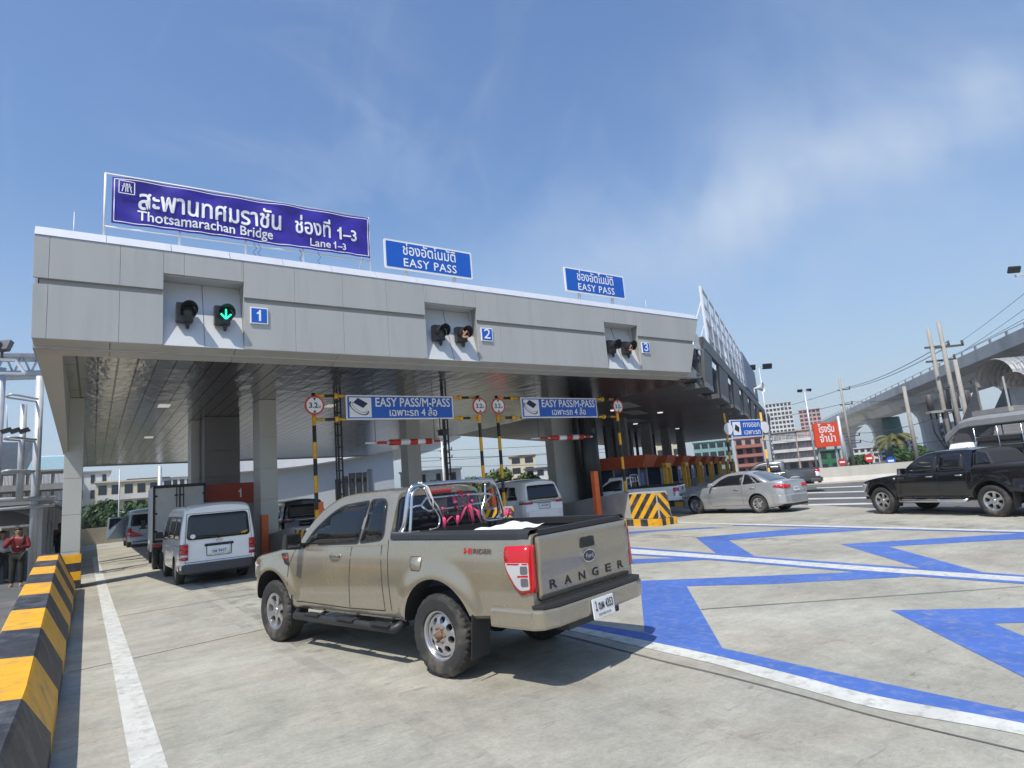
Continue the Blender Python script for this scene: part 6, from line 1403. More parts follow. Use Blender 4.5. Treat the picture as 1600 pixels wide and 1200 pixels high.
# concrete wall along the far road
m = MB(); wp = [(33.5, 40), (38.5, 27), (41.3, 20.4), (43.5, 12), (46, -2), (48, -18)]; M_WALL = mat('road_wall_concrete', (.50, .48, .43), .85, var=.1, vscale=.7, dirt=(.3, .28, .25), dscale=.6, damt=.5, vstretch=(1, 1, .3))
rows = []
for i, (x, y) in enumerate(wp):
    a = Vector(wp[max(i-1, 0)]); b = Vector(wp[min(i+1, len(wp)-1)]); dd = (b-a).normalized(); nx = Vector((dd.y, -dd.x)) 
    rows.append([(x+nx.x*o_, y+nx.y*o_, z) for o_, z in ((-.38, 0), (-.38, .1), (-.15, .4), (-.09, 1.05), (.09, 1.05), (.15, .4), (.38, .1), (.38, 0))])
m.grid(rows, smooth=False); tag(m.build('road_wall', M_WALL), 'long pale concrete wall bounding the far road behind the vehicles', 'wall')
# utility poles, transformers and wires
def utility(label, px, py, r, arms, rad=.17, group='concrete utility poles'):
    t, p = vpole('utility_pole', label, 'utility pole', px, py, r, rad, M_CPOLE, group, n=6)
    side = Vector((RT.x, RT.y, 0)).normalized(); tips = []
    for dz, w_ in arms:
        m = MB(); m.bar(side*-.4*w_+Vector((0, 0, p.z-dz)), side*w_+Vector((0, 0, p.z-dz+.05)), .09, .12)
        m.tube([side*w_+Vector((0, 0, p.z-dz)), side*w_+Vector((0, 0, p.z-dz+.35))], .07, 6); m.build('cross_arm', mat('arm_dark', (.09, .085, .08), .7), t); tips.append(Vector((p.x, p.y, 0))+side*w_+Vector((0, 0, p.z-dz+.3)))
    return t, p, tips
t1, pA, tipsA = utility('utility pole with two short arms beside the billboard', 1311, 592, 78, ((1.3, 1.0), (3.0, 1.0), (6.6, 1.2), (7.4, 1.2)))
t2, pB, tipsB = utility('left pole of the twin transformer poles', 1450, 514, 46, ((1.2, 1.1), (2.1, 1.3), (4.0, 1.1)), .16)
t3, pC, tipsC = utility('right, taller pole of the twin transformer poles', 1466, 503, 45, ((1.6, 1.2), (4.0, 1.2)), .16)
vpole('plain_pole', 'plain grey pole to the right of the transformer poles', 'pole', 1492, 562, 42, .15, M_CPOLE, 'plain grey poles'); vpole('plain_pole', 'plain grey pole standing before the left viaduct pier', 'pole', 1412, 604, 52, .17, M_CPOLE, 'plain grey poles'); vpole('plain_pole', 'short plain grey pole next to the utility pole by the billboard', 'pole', 1309, 650, 74, .2, M_LAMPP, 'plain grey poles')
pl_ = T('transformer_platform', 'transformer cans and cables on a platform between the twin poles', 'transformer', (pB.x, pB.y, 0)); zc = at_r(1470, 642, 45).z; side = Vector((RT.x, RT.y, 0)).normalized(); m = MB(pl_.location)
c0 = Vector((pB.x, pB.y, zc)); m.bar(c0-side*1.0, c0+side*2.2, .5, .14); m.build('beam', M_CPOLE, pl_)
for k, (o_, h) in enumerate(((-.8, .9), (.30, 1.1), (.85, .9), (1.6, 1.0))): m = MB(pl_.location); q = c0+side*o_+Vector((0, 0, .1)); m.lathe([(0, 0), (.19, 0), (.19, h), (.12, h+.1), (0, h+.1)], q, 'z', 10); m.build('transformer', mat('transformer_grey', (.10, .09, .09), .5), pl_)
m = MB(pl_.location)
for k in range(9):
    a = c0+side*(-.9+.35*k)+Vector((0, 0, -.05)); m.tube([a, a+Vector((.1, 0, -1.2-.1*(k % 3))), a+side*(.5-.12*k)+Vector((0, 0, -2.2-.2*(k % 2))), a+side*(.9-.2*k)+Vector((0, 0, -1.2))], .05, 5)
m.build('cable', M_BLACK, pl_)
def wires(name, label, pairs, sag=.03, rad=.022):
    for k, (a, b) in enumerate(pairs):
        m = MB(); a, b = Vector(a), Vector(b); Ln = (b-a).length
        m.tube([a+(b-a)*i/12+Vector((0, 0, -sag*Ln*4*(i/12)*(1-i/12))) for i in range(13)], rad, 4); tag(m.build(name, M_BLACK), label, 'wire', 'overhead power lines')
RW = [at_r(1700, y, 30) for y in (376, 408, 440, 476, 520)]
wires('power_line', 'overhead wire rising right from the twin poles out of the picture', list(zip([tipsC[0], tipsC[0]+Vector((0, 0, -.6)), tipsB[1], tipsC[1], tipsB[2]], RW)), .006, .012)
LW = [at_r(1130, y, 95) for y in (640, 660)]
wires('power_line', 'overhead wire sagging between the billboard pole and the twin poles', [(tipsA[0], tipsB[0]), (tipsA[1], tipsB[2]), (tipsA[0]+Vector((0, 0, -.15)), tipsB[0]+Vector((0, 0, -.3))), (tipsA[2], tipsB[2]+Vector((0, 0, -1.5))), (tipsA[3], pB+Vector((0, 0, -7)))], .012, .026)
wires('power_line', 'overhead wire running left from the billboard pole over the shophouses', [(tipsA[k], at_r(1150, y, 110)) for k, y in ((0, 652), (1, 660), (2, 676), (3, 684))], .01, .026)
# footbridge with vaulted roof
fb = T('footbridge', 'covered footbridge stair with a ribbed vaulted metal roof at the right edge', 'footbridge', tuple(at_z(1560, 760)*0+Vector((at_r(1560, 640, 36).x, at_r(1560, 640, 36).y, 0)))); F0 = fb.location
sd2 = Vector((RT.x, RT.y, 0)).normalized(); dp = Vector((FW.x, FW.y, 0)).normalized(); zl = at_r(1560, 636, 36).z; C0 = Vector((F0.x, F0.y, 0))
def fp(a, b, z): return C0+sd2*a+dp*b+Vector((0, 0, z))
M_RIB = mat('ribbed_metal', (.50, .48, .44), .4, .6, var=.1)
m = MB(F0); rows = []
for i in range(41):
    a = .9+i*.14; r_ = 1.0*(1.015 if i % 2 else .985); rows.append([fp(a, 1.0-r_*1.25*cos(q), zl+1.35+r_*1.05*sin(q)) for q in [radians(-8+196*k/14) for k in range(15)]])
m.grid(rows, smooth=False); rows = []
for i in range(36):
    a = .75+i*.14; r_ = 1.0*(1.02 if i % 2 else .98); rows.append([fp(a, -.2-r_*.9*cos(q), zl+.95+r_*.62*sin(q)) for q in [radians(-5+190*k/14) for k in range(15)]])
m.grid(rows, smooth=False); m.build('vault_roof', M_RIB, fb, fixn=False)
SDR = dp*.92+sd2*.22
m = MB(F0); ns_ = 14
m.hexa([fp(.4, -.1, zl-.25), fp(6, -.1, zl-.25), fp(6, 2.2, zl-.25), fp(.4, 2.2, zl-.25)], [fp(.4, -.1, zl), fp(6, -.1, zl), fp(6, 2.2, zl), fp(.4, 2.2, zl)])
for i in range(ns_): m.obox(fp(.75, -.1, zl-.12-.17*i)-sd2*.11*i-dp*.05*i, sd2*.12, dp*.9, (0, 0, .085))
m.build('landing', M_CONCW, fb)
for o_ in (.35, 1.85):
    m = MB(F0); q0 = fp(o_+.1, 1.6, zl); q1 = q0+SDR*4.6+Vector((0, 0, -3.0)); h_ = sd2*.05; m.hexa([q0-h_-Vector((0, 0, .4)), q0+h_-Vector((0, 0, .4)), q1+h_-Vector((0, 0, .4)), q1-h_-Vector((0, 0, .4))], [q0-h_+Vector((0, 0, 1.2)), q0+h_+Vector((0, 0, 1.2)), q1+h_+Vector((0, 0, 1.0)), q1-h_+Vector((0, 0, 1.0))])
    m.build('stair_side_wall', mat('stair_metal', (.22, .21, .20), .6, .3, var=.1), fb)
m = MB(F0)
for a in frange(1.9, 6, .35): m.bar(fp(a, -.05, zl), fp(a, -.05, zl+.85), .04, .04)
m.bar(fp(1.9, -.05, zl+.88), fp(6, -.05, zl+.88), .06, .06)
for a in (.5, 1.9, 3.4, 4.9): m.bar(fp(a, -.05, zl), fp(a, -.05, zl+1.4), .07, .07)
m.build('railing', M_GALV, fb)
m = MB(F0); m.bar(fp(2.5, 1., 0), fp(2.5, 1., zl-.2), .7, .7); m.build('pillar', M_CONCW, fb)

# ------------------------------------------------------------------ trees
M_BARK = mat('bark', (.12, .085, .055), .9, var=.25)
def leafm(n, c): return mat('leaf_'+n, c, .6, var=.45, vscale=.7, spec=.3)
def tree(label, px, ytop, r, wpx, kind='round', col=(.045, .095, .02), n=2000, seed=1, name='tree', zb=.25, group=None, leaf=.21):
    p = at_r(px, ytop, r); Ht = max(1.2, p.z); t = T(name, label, 'tree' if name != 'shrub' else 'shrub', (p.x, p.y, 0), 0, group); rs = random.Random(seed); wd = wpx/F_PX*r*.95/2
    m = MB()
    if kind == 'palm':
        m.tube([(0, 0, 0), (.1, 0, Ht*.5), (.05, .05, Ht*.82)], [.22, .16, .13], 8); m.build('trunk', M_BARK, t); c = MB()
        for k in range(22):
            a = 2*pi*k/22+rs.uniform(-.15, .15); el = rs.uniform(.1, 1.1); L_ = wd*rs.uniform(.85, 1.15); pts = []
            for i in range(9):
                q = i/8; pts.append(Vector((.05+cos(a)*L_*q*cos(el*.6), .05+sin(a)*L_*q*cos(el*.6), Ht*.82+L_*(sin(el)*q-.85*q*q))))
            for i in range(8):
                d = (pts[i+1]-pts[i]).normalized(); s = d.cross(Vector((0, 0, 1))).normalized()
                for sg in (1, -1):
                    for h in (.0, .5):
                        b = pts[i]+(pts[i+1]-pts[i])*h; l = L_*.26*(1-abs(i/8-.4)); c.face([b, b+d*.09*L_, b+d*.16*L_+s*sg*l+Vector((0, 0, -l*.55))])
        c.build('crown', leafm('palm', (.13, .13, .045)), t, fixn=False); return t
    m.tube([(0, 0, 0), (.08, .05, Ht*.35), (0, .1, Ht*.62)], [.03*Ht+.03, .022*Ht+.02, .02*Ht], 8)
    cl = []
    for k in range(22 if n > 500 else 9):
        a = rs.uniform(0, 2*pi); q = rs.uniform(.15, .85); cl.append((Vector((cos(a)*wd*q, sin(a)*wd*q, Ht*rs.uniform(zb+.12, .86))), wd*rs.uniform(.26, .46)))
        if k < 7: m.tube([(0, .05, Ht*rs.uniform(.25, .5)), tuple(cl[-1][0]*.6+Vector((0, 0, Ht*.2))), tuple(cl[-1][0])], [.012*Ht, .008*Ht, .004*Ht], 5)
    m.build('trunk', M_BARK, t); c = MB(); s_ = leaf*(.6+.4*r/60)
    for i in range(n):
        ce, rad = rs.choice(cl); v = Vector((rs.gauss(0, 1), rs.gauss(0, 1), rs.gauss(0, .8))); v = v.normalized()*rad*rs.uniform(.55, 1.08); p_ = ce+v
        if p_.z > Ht: p_.z = Ht-rs.random()*.4
        d = (v.normalized()+Vector((rs.uniform(-.8, .8), rs.uniform(-.8, .8), rs.uniform(-.6, .8)))).normalized(); u = d.orthogonal().normalized(); w2 = d.cross(u); q = s_*rs.uniform(.6, 1.2)
        c.face([p_-u*q, p_+w2*q*.45+d*q*.1, p_+u*q, p_-w2*q*.45+d*q*.1])
    c.build('crown', leafm('g%d' % int(col[1]*1000), col), t, fixn=False); return t
tree('palm tree in front of the viaduct piers', 1393, 676, 80, 62, 'palm')
tree('palm tree partly hidden behind the footbridge stair', 1590, 690, 60, 60, 'palm')
tree('dark bushy tree at the foot of the right viaduct pier', 1420, 695, 70, 44, seed=2, zb=.05)
tree('low green tree behind the plain grey pole', 1448, 706, 66, 36, seed=3, zb=.05, col=(.05, .09, .025))
tree('small tree beside the far white low building', 1345, 712, 95, 30, seed=4, zb=.05)
tree('leafy tree behind the white SUV in the gap of lane 3', 775, 732, 52, 70, seed=5, col=(.10, .14, .045), zb=.1)
tree('tall leafy tree at the left of the gap of lane 3', 735, 745, 56, 46, seed=6, col=(.08, .12, .04), zb=.1)
tree('leafy tree in front of the beige house beyond lane 3', 822, 738, 50, 44, seed=7, col=(.10, .14, .045), zb=.1)
tree('bright leafy tree right of the wide grey column', 912, 734, 54, 50, seed=8, col=(.09, .14, .04), zb=.1)
tree('thin leafy tree left of the narrow grey column', 672, 745, 60, 36, seed=13, col=(.07, .12, .035), zb=.1, n=500)
tree('dark green street tree nearest the left canopy column', 150, 782, 62, 70, seed=9, zb=.1, col=(.035, .075, .02))
tree('dark green street tree left of the box truck', 205, 784, 62, 60, seed=10, zb=.1, col=(.04, .085, .022))
tree('dark green street tree beside the box truck', 240, 786, 64, 40, seed=11, zb=.1, col=(.035, .075, .02))
# ------------------------------------------------------------------ buildings seen under the new canopy and at the left
building('stained old apartment block with barred windows behind the left walkway', -40, 102, 738, 74, 4, 7, mat('far_wall_old', (.26, .23, .19), .9, var=.2, vscale=.5, dirt=(.10, .09, .08), dscale=.3, damt=.7), balcony=W_GREY, bars=True)
building('plain grey white block right of the left canopy column', 118, 172, 738, 88, 4, 3, W_WHITE, roofm=W_GREY, winw=.35)
building('cream villa with wide upper balcony behind the street trees', 150, 250, 752, 80, 3, 5, W_CREAM, balcony=W_WHITE)
building('dark gabled house above the box truck', 200, 272, 748, 92, 3, 4, W_WHITE, roofm=mat('dark_roof', (.09, .09, .10), .7), winw=.8)
building('white house with a row of upper windows above the box truck', 268, 322, 744, 86, 3, 5, W_WHITE)
building('white gabled warehouse beyond lane 2', 625, 720, 736, 68, 2, 4, W_WHITE, winw=.3)
building('beige water tower house above the trees beyond lane 3', 795, 836, 712, 78, 4, 2, W_CREAM)
building('white house with dark roof beyond lane 3', 820, 868, 732, 70, 3, 3, W_WHITE, roofm=MATS['dark_roof'])
building('white house right of the wide grey column', 893, 940, 726, 80, 3, 3, W_WHITE)
# white curved roofed hall
p0, p1, p2 = at_r(300, 742, 55), at_r(470, 728, 57), at_r(640, 694, 60)
hall = T('curved_hall', 'white building with a sweeping curved roof edge behind lanes 1 and 2', 'hall', (p0.x, p0.y, 0)); m = MB(hall.location); rows = []; far_ = Vector((FW.x, FW.y, 0)).normalized()*14
top = smooth3([p0, at_r(380, 736, 56), p1, at_r(560, 713, 58), p2, at_r(700, 668, 64)], 5); 
for q in top: b = Vector((q.x, q.y, q.z)); rows.append([b, b+Vector((0, 0, 1.3+.0*b.z)), b+far_*.6+Vector((0, 0, 1.9)), b+far_+Vector((0, 0, 1.7)), b+far_, b+far_*.03+Vector((0, 0, -.0))])
m.grid(rows, smooth=False); m.build('roof', mat('hall_white', (.74, .75, .76), .45, var=.05), hall)
m = MB(hall.location); A_ = [q+far_*.08 for q in top if q.z > 0][:19]; m.grid([[(q.x, q.y, 0), (q.x, q.y, q.z-.02)] for q in A_], smooth=False); m.build('wall', mat('hall_grey', (.42, .45, .48), .6, var=.05), hall)
m = MB(hall.location); 
for k in range(5): a, b = at_r(525+k*11, 800, 56.5), at_r(534+k*11, 800, 56.5); zt_ = at_r(540, 748-(k*4 if k < 3 else 8), 56.5).z; m.hexa([(a.x, a.y, 0), (b.x, b.y, 0), (b.x+.1, b.y+.1, 0), (a.x+.1, a.y+.1, 0)], [(a.x, a.y, zt_), (b.x, b.y, zt_), (b.x+.1, b.y+.1, zt_), (a.x+.1, a.y+.1, zt_)])
m.build('window', M_GLASS, hall)
for k in range(2): t, p = vpole('white_post', ['stout white post before the curved hall', 'thin white post right of the curved hall'][k], 'post', [578, 690][k], [733, 690][k], [50, 60][k], [.38, .12][k], M_WHITEP)
t9, p9, tp9 = utility('utility pole seen in the gap between lanes 2 and 3', 692, 700, 64, ((.3, .9), (1.1, .9)))
wires('power_line', 'overhead wire crossing the gap behind lane 3', [(at_r(640, y0, 62), at_r(960, y1, 70)) for y0, y1 in ((706, 690), (716, 706), (722, 700), (730, 722))], .004, .02)
vpole('flue_pipe', 'short grey pipe above the box truck', 'pipe', 250, 728, 60, .22, M_GALV); vpole('plain_pole', 'thin lamp pole in front of the street trees', 'pole', 187, 733, 58, .06, M_LAMPP, 'plain grey poles')
m = MB()                                          # low beige roadside wall across the end of lane 1
a, b = at_r(60, 812, 50), at_r(420, 806, 58); a.z = b.z = 0; m.bar(a+Vector((0, 0, .55)), b+Vector((0, 0, .55)), .3, 1.1); tag(m.build('roadside_wall', mat('beige_wall', (.50, .43, .30), .85, var=.1, dirt=(.3, .26, .2))), 'low beige wall across the far end of lane 1', 'wall')
m = MB(); a, b = at_r(560, 790, 52), at_r(1000, 770, 60); a.z = b.z = 0; m.bar(a+Vector((0, 0, .5)), b+Vector((0, 0, .5)), .3, 1.0); tag(m.build('roadside_wall', M_WALL), 'low pale wall behind lanes 2 and 3', 'wall')
for px, py, r, lab, c in ((1358, 716, 60, 'white and red notice board beyond the far wall', M_RED), (1316, 722, 66, 'red octagonal sign beside the billboard pole', M_RED), (1392, 720, 60, 'blue round sign beyond the far wall', M_SIGNB)):
    p = at_r(px, py, r); t = T('road_sign', lab, 'road sign', (p.x, p.y, 0), YAW*-1-.4, 'small road signs beyond the far wall'); m = MB(); m.prism([((.36)*cos(2*pi*k/8+.39), p.z+.36*sin(2*pi*k/8+.39)) for k in range(8)], -.03, .03); m.build('plate', c, t)
    m = MB(); m.box((-.22, -.04, p.z-.08), (.22, -.032, p.z+.08)); m.build('mark', M_WHITEL, t); m = MB(); m.tube([(0, .05, 0), (0, .05, p.z)], .04, 6); m.build('post', M_GALV, t)
# ------------------------------------------------------------------ left side: striped barrier, walkway, people
bar = MB(); st = 1.45
def bsec(Y):                                    # cross-section at lane distance Y: right foot -> left foot
    q = max(0, min(1, (Y-6)/13.)); zt = .58+.40*q; xt = -.36-.30*q; xb = -.175-.008*Y; w_ = .34+.06*q
    return [(xb, 0.), (xb-.005, .17), (xt, zt-.03), (xt-.02, zt), (xt-w_, zt), (xt-w_-.02, zt-.03), (xt-w_-.16, .17), (xt-w_-.17, 0.)]
SH = [.55, .55, .02, 0, .16, .2, .7, .7]         # the stripes lean back towards the foot
edges_ = [2.0]+[5.68+st*k for k in range(-2, 10)]; edges_ = [e for e in edges_ if e < 19.0]+[19.3]
for i in range(len(edges_)-1):
    Y0, Y1 = edges_[i], edges_[i+1]; nseg = 4; rows = []
    for j in range(nseg+1):
        Y = Y0+(Y1-Y0)*j/nseg; row = []
        for k in range(8):
            yy = min(Y+SH[k] if i < len(edges_)-1 else Y, 19.5); x, z = bsec(yy)[k]; row.append((x, yy, z))
        rows.append(row)
    bar.grid(rows, mi=(i+1) % 2, smooth=False)
x_ = bsec(19.5); bar.face([(a, 19.5, b) for a, b in x_], 1)
tag(bar.build('striped_barrier', [M_YEL, M_BLK], fixn=True), 'long yellow and black striped concrete barrier beside the left lane', 'barrier')
g = MB(); g.face([(-40, 0, .006), (-.95, 0, .006), (-1.2, 60, .006), (-60, 60, .006)]); structure('side_path', g, M_ASPH, fixn=False)  # asphalt path; the shade lying there is put into this dark sheet
def skinmesh(name, m, parent, joints, bones, sub=2, smooth=True, cut=None):
    me = bpy.data.meshes.new(name); keys = list(joints); me.from_pydata([joints[k][0] for k in keys], [(keys.index(a), keys.index(b)) for a, b in bones], [])
    bm = bmesh.new(); bm.from_mesh(me); ly = bm.verts.layers.skin.verify()
    for v, k in zip(bm.verts, keys): r = joints[k][1]; v[ly].radius = (r, r) if not isinstance(r, tuple) else r; v[ly].use_root = (k == keys[0])
    bm.to_mesh(me); bm.free(); o = bpy.data.objects.new(name, me); COL.objects.link(o)
    sk = o.modifiers.new('s', 'SKIN'); sk.use_smooth_shade = True; sk.branch_smoothing = .4; ss_ = o.modifiers.new('u', 'SUBSURF'); ss_.levels = ss_.render_levels = sub
    bpy.context.view_layer.update(); dg = bpy.context.evaluated_depsgraph_get(); m2 = bpy.data.meshes.new_from_object(o.evaluated_get(dg)); o.modifiers.clear(); o.data = m2; m2.materials.clear(); m2.materials.append(m)
    m2.polygons.foreach_set('use_smooth', [True]*len(m2.polygons)); o.parent = parent; return o
M_SKIN = mat('skin', (.30, .15, .09), .55); M_HAIR = mat('hair_black', (.012, .01, .009), .6)
def person(label, loc, rz, top, trousers, pose='phone', hgt=1.68, shoes=None, longhair=False):
    t = T('person', label, 'person', loc, rz); k = hgt/1.70          # faces +x in its own frame, left is +y
    V = lambda x, y, z: (x*k, y*k, z*k)
    J = dict(pel=(V(0, 0, .95), .125), sp=(V(.01, 0, 1.12), .125), ch=(V(.0, 0, 1.32), (.15, .12)), nk=(V(-.005, 0, 1.46), .06), hd0=(V(.015, 0, 1.53), .062))
    B = [('pel', 'sp'), ('sp', 'ch'), ('ch', 'nk'), ('nk', 'hd0')]
    arms = {'phone': {1: [(.02, .21, 1.39), (.10, .27, 1.13), (.30, .12, 1.16)], -1: [(.02, -.21, 1.39), (.16, -.29, 1.16), (.26, -.10, 1.42)]},
            'walk': {1: [(.0, .20, 1.39), (.02, .27, 1.12), (.16, .25, .92)], -1: [(.0, -.20, 1.39), (-.05, -.27, 1.12), (-.02, -.27, .86)]}}[pose]
    for s in (1, -1):
        L_ = 'l' if s > 0 else 'r'; a = arms[s]
        J['sh'+L_] = (V(*a[0]), .066); J['el'+L_] = (V(*a[1]), .046); J['wr'+L_] = (V(*a[2]), .03); B += [('ch', 'sh'+L_), ('sh'+L_, 'el'+L_), ('el'+L_, 'wr'+L_)]
        st_ = .10*s if pose == 'walk' else .04*s
        J['hp'+L_] = (V(0, .09*s, .90), .095); J['kn'+L_] = (V(.03+st_*.5, .105*s, .50), .062); J['an'+L_] = (V(-.01+st_, .11*s, .09), .043); J['to'+L_] = (V(.14+st_, .13*s, .035), .035)
        B += [('pel', 'hp'+L_), ('hp'+L_, 'kn'+L_), ('kn'+L_, 'an'+L_), ('an'+L_, 'to'+L_)]
    # hands: palm plus five fingers
        e, w_ = Vector(a[1]), Vector(a[2]); d = (w_-e).normalized(); pm_ = w_+d*.07; up_ = Vector((0, 0, 1)) if abs(d.z) < .8 else Vector((1, 0, 0)); sx = d.cross(up_).normalized()
        J['pm'+L_] = (V(*pm_), .032); B.append(('wr'+L_, 'pm'+L_))
        for f, (off, ln) in enumerate(((-.03, .062), (-.011, .075), (.009, .07), (.028, .055))):
            a1 = pm_+sx*off+d*.035; b1 = a1+d*ln*.6+up_*-.02; J['f%d%s' % (f, L_)] = (V(*a1), .011); J['g%d%s' % (f, L_)] = (V(*b1), .008); B += [('pm'+L_, 'f%d%s' % (f, L_)), ('f%d%s' % (f, L_), 'g%d%s' % (f, L_))]
        th = pm_+sx*-.05*1.0+d*-.005; J['th'+L_] = (V(*th), .011); B.append(('pm'+L_, 'th'+L_))
    J['hd1'] = (V(.025, 0, 1.60), (.085, .078)); J['hd2'] = (V(.005, 0, 1.655), (.088, .08)); B += [('hd0', 'hd1'), ('hd1', 'hd2')]
    body = skinmesh('body', M_SKIN, t, J, B, 2)
    m = MB()
    for s in (1, -1): m.lathe([(0, -.008), (.012, -.004), (.012, .004), (0, .008)], V(.105, .034*s, 1.615), 'x', 8)
    m.build('eye', M_HAIR, t); m = MB(); m.hexa([V(.095, -.012, 1.575), V(.095, .012, 1.575), V(.125, .010, 1.572), V(.125, -.010, 1.572)], [V(.095, -.008, 1.615), V(.095, .008, 1.615), V(.105, .006, 1.612), V(.105, -.006, 1.612)]); m.build('nose', M_SKIN, body, bevel=.004)
    m = MB(); m.box(V(.098, -.025, 1.545), V(.108, .025, 1.556)); m.build('mouth', mat('lips', (.22, .08, .06), .5), body)
    m = MB()
    for s in (1, -1): m.box(V(-.01, min(.08*s, .096*s), 1.57), V(.03, max(.08*s, .096*s), 1.63))
    m.build('ear', M_SKIN, body, bevel=.006)
    hv = MB(); rows = []
    for i in range(7):
        a = radians(90-i*17); rows.append([V(-.012+(.102*cos(a))*cos(b)*(1.08), (.094*cos(a))*sin(b), 1.64+.088*sin(a)-(.05 if i > 4 and cos(b) < .2 else 0)+(.055*max(0, cos(b)) if i > 4 else 0)) for b in [2*pi*j/20 for j in range(20)]])
    hv.grid(rows, closed=True)
    if longhair: hv.grid([[V(-.05-.02*cos(b), .10*sin(b), z) for b in [radians(-100+200*j/8) for j in range(9)]] for z in (1.66, 1.5, 1.34)])
    hv.build('hair', M_HAIR, t)
    kt = ['ch', 'sp', 'pel']+[a+b for a in ('sh', 'el', 'wr') for b in 'lr']; Jt = {q: (J[q][0], (tuple(r+.018 for r in J[q][1]) if isinstance(J[q][1], tuple) else J[q][1]+(.04 if q == 'pel' else .02))) for q in kt}
    skinmesh('shirt', top, t, Jt, [b for b in B if b[0] in Jt and b[1] in Jt], 2)
    kt = ['pel']+[a+b for a in ('hp', 'kn', 'an') for b in 'lr']; Jt = {q: (J[q][0], J[q][1]+.022) for q in kt}; skinmesh('trousers', trousers, t, Jt, [b for b in B if b[0] in Jt and b[1] in Jt], 2)
    for s in (1, -1):
        L_ = 'l' if s > 0 else 'r'; a, b = Vector(J['an'+L_][0]), Vector(J['to'+L_][0]); Jt = dict(a=((a.x-.03, a.y, .045*k), .045), b=((b.x, b.y, .04*k), .042)); skinmesh('shoe', shoes or M_RUB, t, Jt, [('a', 'b')], 2)
    return t
ang = lambda p: atan2(-p[1], -p[0])
M_RSHIRT = mat('red_fabric', (.17, .010, .015), .85, var=.12, bump=.2); M_DTR = mat('dark_trousers', (.022, .022, .018), .85, var=.15); M_WSHOE = mat('white_shoe', (.55, .54, .5), .6)
p = at_z(25, 917); pr = person('man in a red sweatshirt raising a hand to his mouth beside the walkway', tuple(p), ang(p)-.15, M_RSHIRT, M_DTR, 'phone', 1.66, M_WSHOE)
m = MB()
for s in (1, -1): m.tube([(.165, .12*s, 1.22), (.16, .13*s, 1.36), (.06, .14*s, 1.46), (-.08, .13*s, 1.42)], .02, 6)
m.box((-.27, -.15, 1.0), (-.14, .15, 1.42)); RMp = Matrix.Translation(pr.location) @ Matrix.Rotation(pr.rotation_euler.z, 4, 'Z'); m.v = [RMp @ v for v in m.v]
tag(m.build('backpack', mat('dark_bag', (.05, .045, .05), .8), bevel=.02), 'dark backpack worn by the man in the red sweatshirt', 'backpack')
m = MB(); m.obox(RMp @ Vector((.355, .10, 1.19)), Vector((.0, .0, .008)), RMp.to_3x3() @ Vector((.07, 0, 0)), RMp.to_3x3() @ Vector((0, .036, 0))); tag(m.build('phone', M_BLACK), 'dark phone held low by the man in red', 'phone')
p = at_z(0, 912); person('person in a white shirt and dark trousers cut by the left edge', tuple(p), ang(p)+.9, mat('white_fabric', (.6, .6, .6), .85), M_RUB, 'walk', 1.6, None, True)
p = at_z(92, 879); person('person in black clothes standing by the walkway posts near the column', tuple(p), ang(p)-.6, M_RUB, M_RUB, 'walk', 1.66)
# covered walkway
wk = T('covered_walkway', 'covered walkway with a flat roof on grey posts behind the man in red', 'walkway', (-1.5, 25, 0)); W0 = wk.location
for k in range(11):
    y = 25.5+k*2.4; m = MB(W0); m.box((-1.62, y, 0), (-1.38, y+.14, 2.35)); m.build('post', M_LAMPP, wk)
m = MB(W0); m.hexa([(-5.2, 24.2, 2.36), (-1.1, 24.2, 2.36), (-1.1, 53, 2.36), (-5.2, 53, 2.36)], [(-5.2, 24.2, 2.62), (-1.15, 24.2, 2.46), (-1.15, 53, 2.46), (-5.2, 53, 2.62)]); m.build('roof', mat('walkway_roof', (.30, .31, .32), .5, .3), wk)
m = MB(W0); m.tube([(-5.2, 24.0, 2.62), (-1.0, 24.0, 2.5)], .07, 8); m.tube([(-5.2, 24.0, 2.2), (-1.0, 24.0, 2.28)], .05, 8); m.build('front_rail', M_GALV, wk)
for k in range(10): m = MB(W0); m.box((-1.56, 25.75+k*2.4, .5), (-1.50, 27.75+k*2.4, 2.2)); m.build('side_panel', mat('panel_grey', (.12, .125, .13), .6), wk)
for k in range(4): m = MB(W0); m.box((-5.1+k*.9, 52.0, 0), (-4.9+k*.9, 52.2, 2.36)); m.build('post', M_LAMPP, wk)
# pole frame with hoops and the pipe gantry above
pf_ = T('pole_frame', 'galvanised twin pole frame with hoops and small floodlights left of the canopy', 'pole frame', (at_r(58, 700, 24.2).x, at_r(58, 700, 24.2).y, 0)); Q0 = pf_.location
P1 = Q0.copy(); P2 = at_r(34, 700, 23.8); P2.z = 0; m = MB(Q0)
m.tube([P1, P1+Vector((0, 0, at_r(64, 588, 24.2).z))], .11, 10); m.build('pole', M_GALV, pf_)
m = MB(Q0); m.tube([P2+Vector((0, 0, 2.5)), P2+Vector((0, 0, at_r(38, 632, 23.8).z))], .09, 10); m.build('pole', M_GALV, pf_)
for yy, nm in ((628, 'hoop'), (690, 'hoop'), (738, 'hoop')):
    z = at_r(60, yy, 24.2).z; m = MB(Q0); c = (P1+P2)/2; L_ = (P1-P2); pts = [P1+Vector((0, 0, z))+L_*.25, P2+Vector((0, 0, z))-L_*.2, P2+Vector((0, 0, z))-L_*.75+Vector((-.1, -.15, 0)), P2-L_*.85+Vector((0, -.5, z)), P2-L_*.4+Vector((0, -.75, z)), P1+Vector((0, -.6, z))]
    m.tube(smooth3(pts), .035, 8); m.build(nm, M_GALV, pf_)
